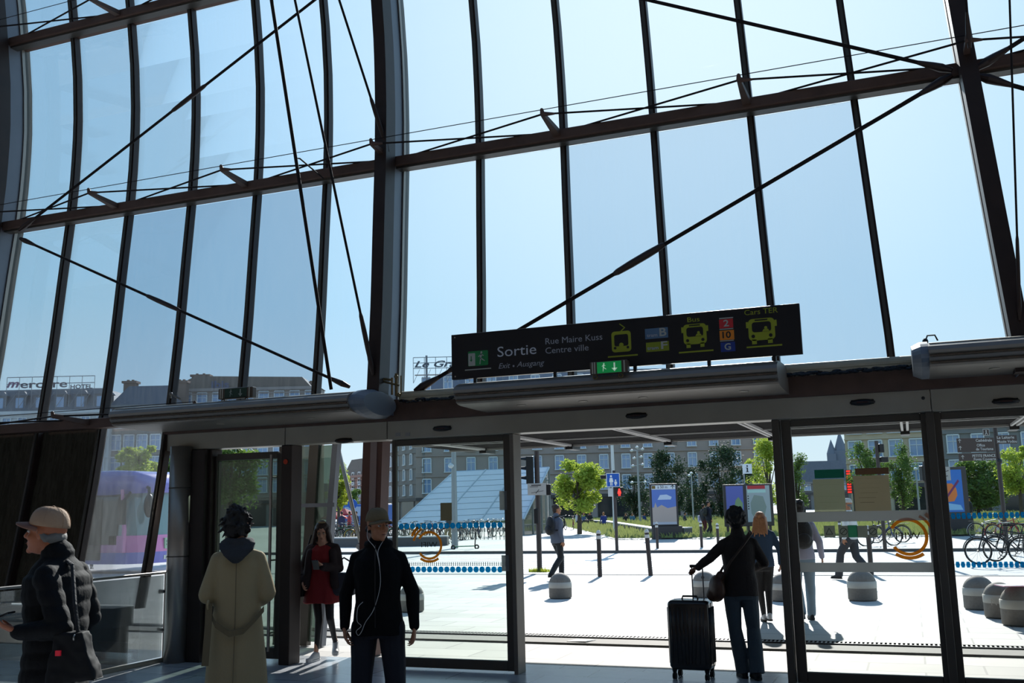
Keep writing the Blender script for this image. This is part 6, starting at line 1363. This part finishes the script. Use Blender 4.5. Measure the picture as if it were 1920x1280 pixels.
# --- 3 woman in red with phone
p = GP(603, 1236)
f = Fig('woman with long dark hair in a red dress and dark coat reading her phone', p, FACE+178, 1.60, dict(
    hd=(0, .05, 1.600), nck=(0, .01, 1.455), elL=(-.22, .02, 1.13), wrL=(-.06, .22, 1.16), fiL=(.02, .30, 1.22), elR=(.26, -.05, 1.14), wrR=(.22, .12, .98), fiR=(.20, .2, .88),
    hiL=(-.085, 0, .90), knL=(-.13, .12, .52), anL=(-.15, -.12, .20), knR=(.02, .08, .50), anR=(.05, .10, .09)), head=(8, -26, 0), skin=skA, vox=.007, hands=(25, 35), hn={'L': (-.5, -.2, -.9)})
k = f.k; redc = mat('deep red dress cloth', (126, 20, 26), .8, bump=.2, bscale=50)
mb = MB(); f.loft(mb, [((0, 0, .70*k), .245*k, .20*k), ((0, 0, .82*k), .215*k, .17*k), ((0, 0, .98*k), .165*k, .13*k), ((0, 0, 1.08*k), .142*k, .112*k), ((0, .01, 1.25*k), .165*k, .13*k), ((0, .01, 1.36*k), .155*k, .11*k), ((0, 0, 1.42*k), .10*k, .07*k)], 28)
link('dress', remesh(mb, .011, 2, .014, 10, 1, (1, 1, .3)), redc, f.t, True)
mb = MB(); J = f.J
for S_ in 'LR':
    mb.cap(J['nck']+V(0, -.01, -.03), J['sh'+S_], .05, .062); mb.cap(J['sh'+S_], J['el'+S_], .064, .058); mb.cap(J['el'+S_], J['wr'+S_], .058, .045)
f.loft(mb, [((0, -.055, .80), .20, .10), ((0, -.05, .95), .185, .10), ((0, -.045, 1.1), .165, .10), ((0, -.035, 1.24), .16, .11), ((0, -.03, 1.30), .12, .08)], 24)
for q in (-1, 1): mb.cap((q*.13, .07, 1.22), (q*.17, .08, .84), .045, .055)
link('coat', remesh(mb, .011, 2, .008, 8), mat('dark burgundy black coat', (36, 20, 24), .8), f.t, True)
tg = mat('black tights', (22, 20, 26), .6)
f.trousers(tg, .72, .62, 'tights', wr=.001); f.shoes(wsh, mat('white sole', (215, 215, 215), .6), ang=(12, -20), pitch=(-22, 0)); f.hair(mat('dark brown hair', (44, 26, 20), .6), 'long', 4)
mb = MB(f.H); [mb.torus((q*.031, .088, .0), .022, .0016, 'y', 16, 5) for q in (-1, 1)]; mb.tube([(-.01, .092, .003), (.01, .092, .003)], .0016, 5); mb.tube([(.053, .085, .003), (.08, .0, .0)], .0015, 5); mb.tube([(-.053, .085, .003), (-.08, .0, .0)], .0015, 5); mb.build('glasses', mat('thin gold glasses', (190, 170, 130), .3, .8), f.t, True)
mb = MB(f.H); mb.ell((0, .01, .13), (.05, .02, .012), 12, 6); mb.build('hair_clip', mat('tan headband', (150, 130, 90), .6), f.t, True)
t = place_prop(f, 'phone', 'smartphone held up by the woman in the red dress', 'phone'); mb = MB(Matrix.Translation(J['fiL']+V(.0, -.01, -.03)) @ Matrix.Rotation(R(50), 4, 'X')); mb.bbox((-.036, -.07, -.005), (.036, .07, .005), .003); mb.build('case', mat('phone grey', (60, 66, 70), .3), t, True)
t = place_prop(f, 'handbag', 'large dark navy handbag on the arm of the woman in the red dress', 'bag'); mb = MB(); mb.bbox((-.40, -.06, .72), (-.12, .10, .98), .03); mb.M = Matrix.Identity(4); mb.build('bag_body', mat('navy leather bag', (22, 26, 44), .45), t, True, False)
mb = MB(); mb.tube([(-.37, .02, .96), (-.34, .02, 1.10), (-.26, .02, 1.15), (-.18, .02, 1.10), (-.15, .02, .96)], .010, 8); mb.build('handle', mat('navy leather bag', (22, 26, 44)), t, True)
t = place_prop(f, 'tote_bag', 'black tote hanging low on the other side of the woman in the red dress', 'bag'); mb = MB(); mb.strip([[V(.16, -.1, .98), V(.28, -.1, .98), V(.28, .1, .98), V(.16, .1, .98)], [V(.18, -.14, .85), V(.37, -.14, .80), V(.37, .12, .80), V(.18, .12, .85)], [V(.20, -.13, .72), V(.40, -.13, .72), V(.40, .12, .72), V(.20, .12, .72)]]); mb.build('bag_body', mat('black soft leather', (20, 18, 20), .5), t, True)
mb = MB(); mb.tube([(.22, 0, .97), (.20, 0, 1.2), (.14, -.02, 1.42)], .010, 8); mb.build('strap', mat('black soft leather', (20, 18, 20)), t, True)
# --- 4 man in black with cap and earphones
p = DP(709, 7.5)
f = Fig('young man in black hooded jacket and olive cap with white earphones, facing the hall', p, FACE+180, 1.70, dict(
    elL=(-.255, -.03, 1.12), wrL=(-.275, .03, .87), fiL=(-.275, .06, .70), elR=(.25, -.03, 1.12), wrR=(.245, .05, .88), fiR=(.22, .10, .74), hd=(0, .015, 1.620), hiL=(-.10, 0, .91), hiR=(.10, 0, .91), knL=(-.13, .02, .5), knR=(.12, .02, .5), anL=(-.15, -.02, .09), anR=(.14, -.02, .09)), head=(38, -2, 0), skin=skB, vox=.007, hands=(30, 30))
f.jacket(mat('black hooded jacket', (9, 9, 11), .9, spec=.2, bump=.2, bscale=40), .82, 1.10, 1.05, collar=1, hood=True, wr=.007, dep=1.05); f.trousers(mat('dark navy trousers', (16, 18, 30), .8), 1.12); f.shoes(black)
f.hair(hdk, 'fringe', 8); f.cap(mat('olive grey cap', (112, 98, 72), .85, bump=.2, bscale=80), None, 3)
mb = MB(); J = f.J
hm = f.H; e1 = hm @ V(-.088, .0, -.02); e2 = hm @ V(.088, .0, -.02)
mb.ell(e1, (.008, .008, .014), 8, 6); mb.tube(spl([e1, e1+V(.005, .03, -.05), V(-.02, .145, 1.40), V(-.03, .150, 1.30), V(-.035, .150, 1.15), V(.01, .150, .99), V(.07, .150, .90), V(.095, .155, .84), V(.12, .155, .81), V(.135, .155, .84), V(.10, .155, .875), V(.13, .150, .91), V(.125, .15, 1.0), V(.09, .14, 1.04)]), .0022, 6)
mb.tube(spl([e2, e2+V(-.005, .03, -.07), V(.0, .140, 1.41), V(-.03, .150, 1.29)]), .0022, 6); ew = mb.build('earphone_cord', mat('white earphone cord', (190, 188, 184), .4), f.t, True)
mb = MB(); mb.tube([V(.0, .128*f.k+.02, 1.44), V(0, .165, 1.30), V(0, .165, 1.0), V(0, .16, .86)], .003, 5); mb.build('zip', mat('dark zip', (40, 40, 44), .4, .6), f.t, True)
# --- 5 person with suitcase
p = GP(1398, 1272)
f = Fig('person in dark brown sweater seen from behind pulling a tall black suitcase', p, FACE+2, 1.63, dict(
    elL=(-.31, -.03, 1.24), wrL=(-.43, .04, 1.14), fiL=(-.50, .12, 1.10), elR=(.27, .0, 1.17), wrR=(.20, .18, 1.10), fiR=(.10, .24, 1.14), hd=(-.01, .02, 1.62), hiL=(-.09, 0, .91), knL=(-.07, .05, .50), anL=(.0, .06, .09), knR=(.12, .02, .50), anR=(.10, -.10, .10)), head=(0, 0, 0), skin=skC, vox=.008, hands=(60, 25), hn={'L': (0, 0, 1)})
f.jacket(dbr, .84, 1.08, 1.08, collar=1, wr=.008, name='sweater'); f.trousers(jean, 1.02, 1.35); f.shoes(blk); f.hair(hbl, 'bushy', 9)
t = place_prop(f, 'shoulder_bag', 'brown leather shoulder bag at the left hip of the person pulling the suitcase', 'bag')
mb = MB(); mb.ell((-.235, -.02, .86), (.075, .15, .13), 20, 12); mb.cap((-.20, -.05, .98), (-.27, 0, .80), .05, .07); link('bag_body', remesh(mb, .012, 2, .005, 9), leath, t, True); mb = MB(); mb.tube([(-.22, -.10, .94), (-.12, -.155, 1.12), (.02, -.15, 1.28), (.12, -.08, 1.38), (.13, .0, 1.40), (.08, .14, 1.28), (-.12, .16, 1.05), (-.22, .06, .94)], .012, 8); mb.build('strap', mat('strap leather', (50, 34, 26), .6), t, True)
# suitcase
sc_m = mat('glossy black polycarbonate', (16, 17, 20), .28, coat=.5); o = GP(1301, 1271); t = thing('suitcase', 'tall ribbed black hard shell suitcase on four wheels with its handle pulled up', 'suitcase', (o.x, o.y, 0), FACE-24)
mb = MB(); w, d_, z0, z1 = .205, .14, .09, .75
def rr(x, y, r, n=5):
    pts = []
    for cx_, cy_, a in ((x-r, -y+r, -90), (x-r, y-r, 0), (-x+r, y-r, 90), (-x+r, -y+r, 180)):
        for k in range(n+1): tt = R(a+90*k/n); pts.append((cx_+r*math.cos(tt), cy_+r*math.sin(tt)))
    return pts
def shell(x, y, za, zb, r):
    secs = []
    for k in range(7): tt = R(90-90*k/6); dx = r*(1-math.cos(tt)) if k < 6 else 0; secs.append([(a, b, za+r*(1-math.sin(tt))) for a, b in rr(x-r*(1-math.cos(tt)), y-r*(1-math.cos(tt)), .05)])
    for k in range(7): tt = R(90*k/6); secs.append([(a, b, zb-r+r*math.sin(tt)) for a, b in rr(x-r*(1-math.cos(tt)), y-r*(1-math.cos(tt)), .05)])
    return secs
mb = MB(); mb.strip(shell(w, d_, z0, z1, .045)); mb.build('shell', sc_m, t, True, True)
for k in range(18):
    s_ = (-1, 1)[k % 2]; k = k//2; x = -.165+k*.041; mb = MB(); bend = .02*math.sin(k*.8)
    mb.tube([(x+bend, s_*(d_+.0), z0+.06), (x*.95, s_*(d_+.003), (z0+z1)/2), (x-bend*.6, s_*(d_+.0), z1-.07)], [.004, .009, .004], 8)
    mb.build('rib', sc_m, t, True, True)
for s_ in (-1, 1):
    for k in range(5): MB().tube([(s_*w, -.09+k*.045, z0+.06), (s_*(w+.003), -.09+k*.045, z1-.07)], [.006, .006], 6).build('side_rib', sc_m, t, True, True)
mb = MB(); mb.box((-w-.003, -.006, z0+.03), (w+.003, .006, z1-.03)); mb.build('zip_seam', rubber, t, True)
for x in (-.16, .16):
    for y in (-.10, .10):
        mb = MB(); mb.tube([(x, y, .10), (x, y, .06)], [.028, .018], 8); c_ = mb.build('caster', black, t, True)
        for s_ in (-.011, .011): MB().lathe([(.001, -.006), (.03, -.006), (.03, .006), (.001, .006)], n=18).build('wheel', rubber, c_, True) if False else MB(Matrix.Translation((x+s_, y, .03)) @ Matrix.Rotation(R(90), 4, 'Y')).lathe([(.001, -.007), (.03, -.007), (.03, .007), (.001, .007)], n=18).build('wheel', rubber, c_, True)
hm_ = mat('telescopic tube', (70, 72, 76), .3, .9)
mb = MB(); [mb.tube([(x, .11, z1-.02), (x, .11, 1.06)], .007, 8) for x in (-.055+.06, .055+.06)]; mb.build('telescopic_handle', hm_, t, True); MB().bbox((-.075+.06, .095, 1.05), (.075+.06, .125, 1.08), .008).build('grip', black, t, True)
mb = MB(); mb.tube([(-.08, 0, z1), (-.07, 0, z1+.03), (.07, 0, z1+.03), (.08, 0, z1)], .01, 8); mb.build('carry_handle', black, t, True)
# --- outside, nearer
f = Fig('woman with long strawberry blonde hair in a blue denim jacket walking away', GP(1438, 1165), FACE-4, 1.56, dict(knL=(-.07, .05, .5), anL=(-.02, .10, .09), knR=(.06, .0, .5), anR=(.03, -.12, .12), hd=(0, .03, 1.61), elR=(.27, -.03, 1.12), wrR=(.28, .06, .90), fiR=(.28, .1, .75), elL=(-.25, -.02, 1.13), wrL=(-.2, .14, 1.05)), head=(-20, -8, 0), skin=skA, vox=.013)
f.jacket(mat('dark blue denim jacket', (38, 62, 88), .8, bump=.3), .86, 1.05, 1.05, collar=1); f.trousers(blk, .85, .8); f.shoes(wsh); f.hair(hblo, 'long', 2)
f = Fig('man in a grey hooded top, light jeans and black backpack behind the right leaf stile', GP(1512, 1162), FACE-6, 1.70, dict(knR=(.10, .06, .5), anR=(.10, .10, .09), anL=(-.08, -.16, .13), elR=(.26, -.03, 1.13), wrR=(.30, .05, .90), fiR=(.31, .08, .74)), head=(10, 0, 0), skin=skB, vox=.013)
f.jacket(mat('pale grey lilac hoodie', (160, 158, 176), .85), .88, 1.1, 1.1, hood=True, name='hoodie'); f.trousers(jeanl, 1.05); f.shoes(blk); f.hair(hbl, 'short', 6); backpack(f, 'black backpack on the man in the grey hooded top', blk)
f = Fig('man in a pale cap, white shirt and dark trousers striding left behind the right leaf', GP(1600, 1086), FACE+40, 1.72, dict(knL=(-.08, .22, .56), anL=(-.08, .30, .10), knR=(.08, -.06, .5), anR=(.10, -.34, .18)), head=(20, 0, 0), skin=skB, vox=.014)
f.jacket(mat('white shirt cloth', (214, 214, 210), .8), .86, 1.1, 1.0, name='shirt'); f.trousers(mat('dark grey trousers', (52, 52, 56), .8), 1.2, 1.2); f.shoes(blk); f.hair(hgr, 'fringe', 6); f.cap(mat('pale grey cap', (190, 186, 178), .8))
f = Fig('man in grey jacket and dark trousers with a black backpack walking past the traffic light', GP(1047, 1086), FACE-58, 1.74, dict(knL=(-.09, .16, .52), anL=(-.09, .16, .09), knR=(.09, .02, .5), anR=(.10, -.28, .16)), head=(-15, 0, 0), skin=skB, vox=.013)
f.jacket(mat('slate grey jacket', (92, 98, 112), .8), .84, 1.08, 1.05, collar=1); f.trousers(blk, 1.05); f.shoes(blk); f.hair(mat('brown hair', (50, 36, 28), .7), 'short', 3); backpack(f, 'black backpack on the man in the grey jacket', blk)
f = Fig('man in sunglasses and dark clothes with a backpack walking right by the lawn', GP(1331, 1008), FACE-70, 1.80, dict(knL=(-.09, .14, .52), anL=(-.09, .14, .09), knR=(.09, -.02, .5), anR=(.10, -.28, .16)), head=(-40, 0, 0), skin=skB, vox=.018)
f.jacket(navy, .84, 1.08, 1.05); f.trousers(blk); f.shoes(wsh); f.hair(hdk, 'short', 3); backpack(f, 'dark olive backpack on the man in sunglasses', mat('dark olive cloth', (44, 44, 36), .8))
mb = MB(f.H); mb.bbox((-.055, .08, -.01), (.055, .095, .02), .004); mb.build('sunglasses', black, f.t, True)
f = Fig('dark haired woman in black with a pale bag half hidden behind the man in sunglasses', GP(1321, 1006)+V(-.1, .6, 0), FACE-60, 1.68, dict(knL=(-.09, .12, .52), anR=(.10, -.2, .12)), skin=skB, vox=.018)
f.jacket(blk, .84); f.trousers(mat('maroon trousers', (80, 30, 34), .8)); f.shoes(wsh); f.hair(hbl, 'bun', 3)
t = place_prop(f, 'carry_bag', 'pale lilac carry bag held by the woman behind the man in sunglasses', 'bag'); MB().bbox((-.36, -.12, .74), (-.26, .22, 1.08), .02).build('bag_body', mat('pale lilac bag', (190, 186, 214), .6), t, True); MB().tube([(-.31, -.05, 1.07), (-.30, .05, 1.2), (-.31, .15, 1.07)], .01, 6).build('handle', blk, t, True)
f = Fig('person in a pale blue shirt and dark jeans standing beside the bus', GP(166, 1066), FACE+10, 1.68, dict(elR=(.26, .0, 1.13)), skin=skB, vox=.018)
f.jacket(mat('pale blue shirt', (160, 182, 200), .8), .90, 1.1, name='shirt'); f.trousers(mat('dark denim', (46, 60, 88), .8)); f.shoes(wsh); f.hair(hdk, 'short', 3)
t = place_prop(f, 'tan_bag', 'tan bag hanging from the person in the pale blue shirt', 'bag'); MB().bbox((.24, -.08, .62), (.34, .18, .92), .03).build('bag_body', mat('tan bag leather', (160, 130, 90), .6), t, True); MB().tube([(.29, 0, .9), (.26, 0, 1.2), (.2, 0, 1.42)], .01, 6).build('strap', mat('tan bag leather', (160, 130, 90)), t, True)
f = Fig('person in khaki trousers walking among the bikes behind the left leaf', GP(842, 1020), FACE+60, 1.70, dict(knL=(-.08, .16, .54), anR=(.1, -.25, .15)), skin=skB, vox=.018)
f.jacket(mat('dark grey coat', (60, 60, 62), .8), .82); f.trousers(mat('khaki trousers', (140, 126, 92), .8)); f.shoes(blk); f.hair(hgr, 'short', 3)
f = Fig('dark dressed person standing left of the map board beyond the right stile', GP(1506, 990), FACE+10, 1.74, {}, skin=skB, vox=.02); f.jacket(blk, .84, 1.1); f.trousers(blk); f.shoes(blk); f.hair(hbl, 'short', 3)
f = Fig('second dark dressed person beside the first, beyond the right stile', GP(1494, 990), FACE-20, 1.68, {}, skin=skB, vox=.02); f.jacket(navy, .84, 1.1); f.trousers(blk); f.shoes(blk); f.hair(hdk, 'short', 3)
f = Fig('person in a dark top standing between the advert case and the hedge trees', GP(1822, 990), FACE+90, 1.74, {}, skin=skB, vox=.02); f.jacket(blk, .84, 1.1); f.trousers(mat('pale trousers', (190, 180, 170), .8)); f.shoes(blk); f.hair(hdk, 'short', 3)
SIT = dict(hd=(0, .06, 1.13), nck=(0, .02, .97), chs=(0, .0, .78), wst=(0, 0, .58), pel=(0, 0, .46), shL=(-.18, 0, .93), shR=(.18, 0, .93), elL=(-.24, .08, .66), elR=(.24, .08, .66), wrL=(-.14, .30, .58), wrR=(.14, .30, .58), fiL=(-.1, .4, .56), fiR=(.1, .4, .56), hiL=(-.09, .02, .45), hiR=(.09, .02, .45), knL=(-.10, .44, .48), knR=(.10, .44, .48), anL=(-.10, .46, .09), anR=(.10, .46, .09))
def sitter(label, px, py, yaw, m, hm, dz=0, h=1.72):
    p = GP(px, py); p.z = dz; f = Fig(label, p, yaw, h, SIT, skin=skB, vox=.02); J, k = f.J, f.k; mb = MB(); f.loft(mb, [((0, 0, .40*k), .17*k, .13*k), ((0, 0, .6*k), .165*k, .125*k), ((0, 0, .85*k), .18*k, .12*k), ((0, .01, .97*k), .09*k, .07*k)])
    for S_ in 'LR': mb.cap(J['sh'+S_], J['el'+S_], .065*k, .055*k); mb.cap(J['el'+S_], J['wr'+S_], .055*k, .04*k)
    link('jacket', remesh(mb, .02, 1), m, f.t, True); mb = MB()
    for S_ in 'LR': mb.cap(J['hi'+S_], J['kn'+S_], .09*k, .07*k); mb.cap(J['kn'+S_], J['an'+S_], .068*k, .05*k)
    link('trousers', remesh(mb, .02, 1), blk, f.t, True); f.shoes(blk); f.hair(hm, 'short', 2)
sitter('person in a blue jacket seated at the corner of the granite wall', 1133, 991, FACE+20, mat('royal blue jacket', (36, 52, 120), .8), mat('ginger hair', (150, 100, 60), .7))
sitter('person in pale jeans seated left end of the group near the bikes', 1082, 988, FACE+250, mat('pale grey top', (180, 180, 184), .8), hdk)
sitter('person in a dark top seated in the middle of the group near the bikes', 1094, 987, FACE+230, mat('blue denim shirt', (70, 90, 120), .8), hdk)
sitter('dark dressed person seated at the right of the group near the bikes', 1106, 986, FACE+200, blk, hbl)
for k, (x, c, lab) in enumerate(((1174, (30, 30, 34), 'dark dressed person sitting on the lawn edge, left of the lamp foot'), (1186, (70, 110, 130), 'person in a teal top sitting on the lawn beside the lamp foot'), (1208, (40, 60, 110), 'person in a blue top sitting on the lawn right of the lamp foot'), (1284, (44, 48, 70), 'person with a pale bag sitting on the lawn by the slim lamp'))):
    sitter(lab, x, 981 if k < 3 else 982, FACE+150+k*40, mat('sitter cloth %d' % k, c, .8), hdk, -.25)
for k, (x, c) in enumerate(((641, (40, 40, 70)), (655, (170, 60, 60)), (668, (60, 60, 66)))):
    f = Fig(('person in navy standing among the far bikes under the parasols', 'person in red standing among the far bikes', 'person in grey standing far right among the side street bikes')[k], DP(x, 66+k*3), FACE+k*70, 1.7, {}, skin=skB, vox=.03); f.jacket(mat('far cloth %d' % k, c, .8)); f.trousers(blk); f.shoes(blk, vox=.02); f.hair(hdk, 'short', 3)
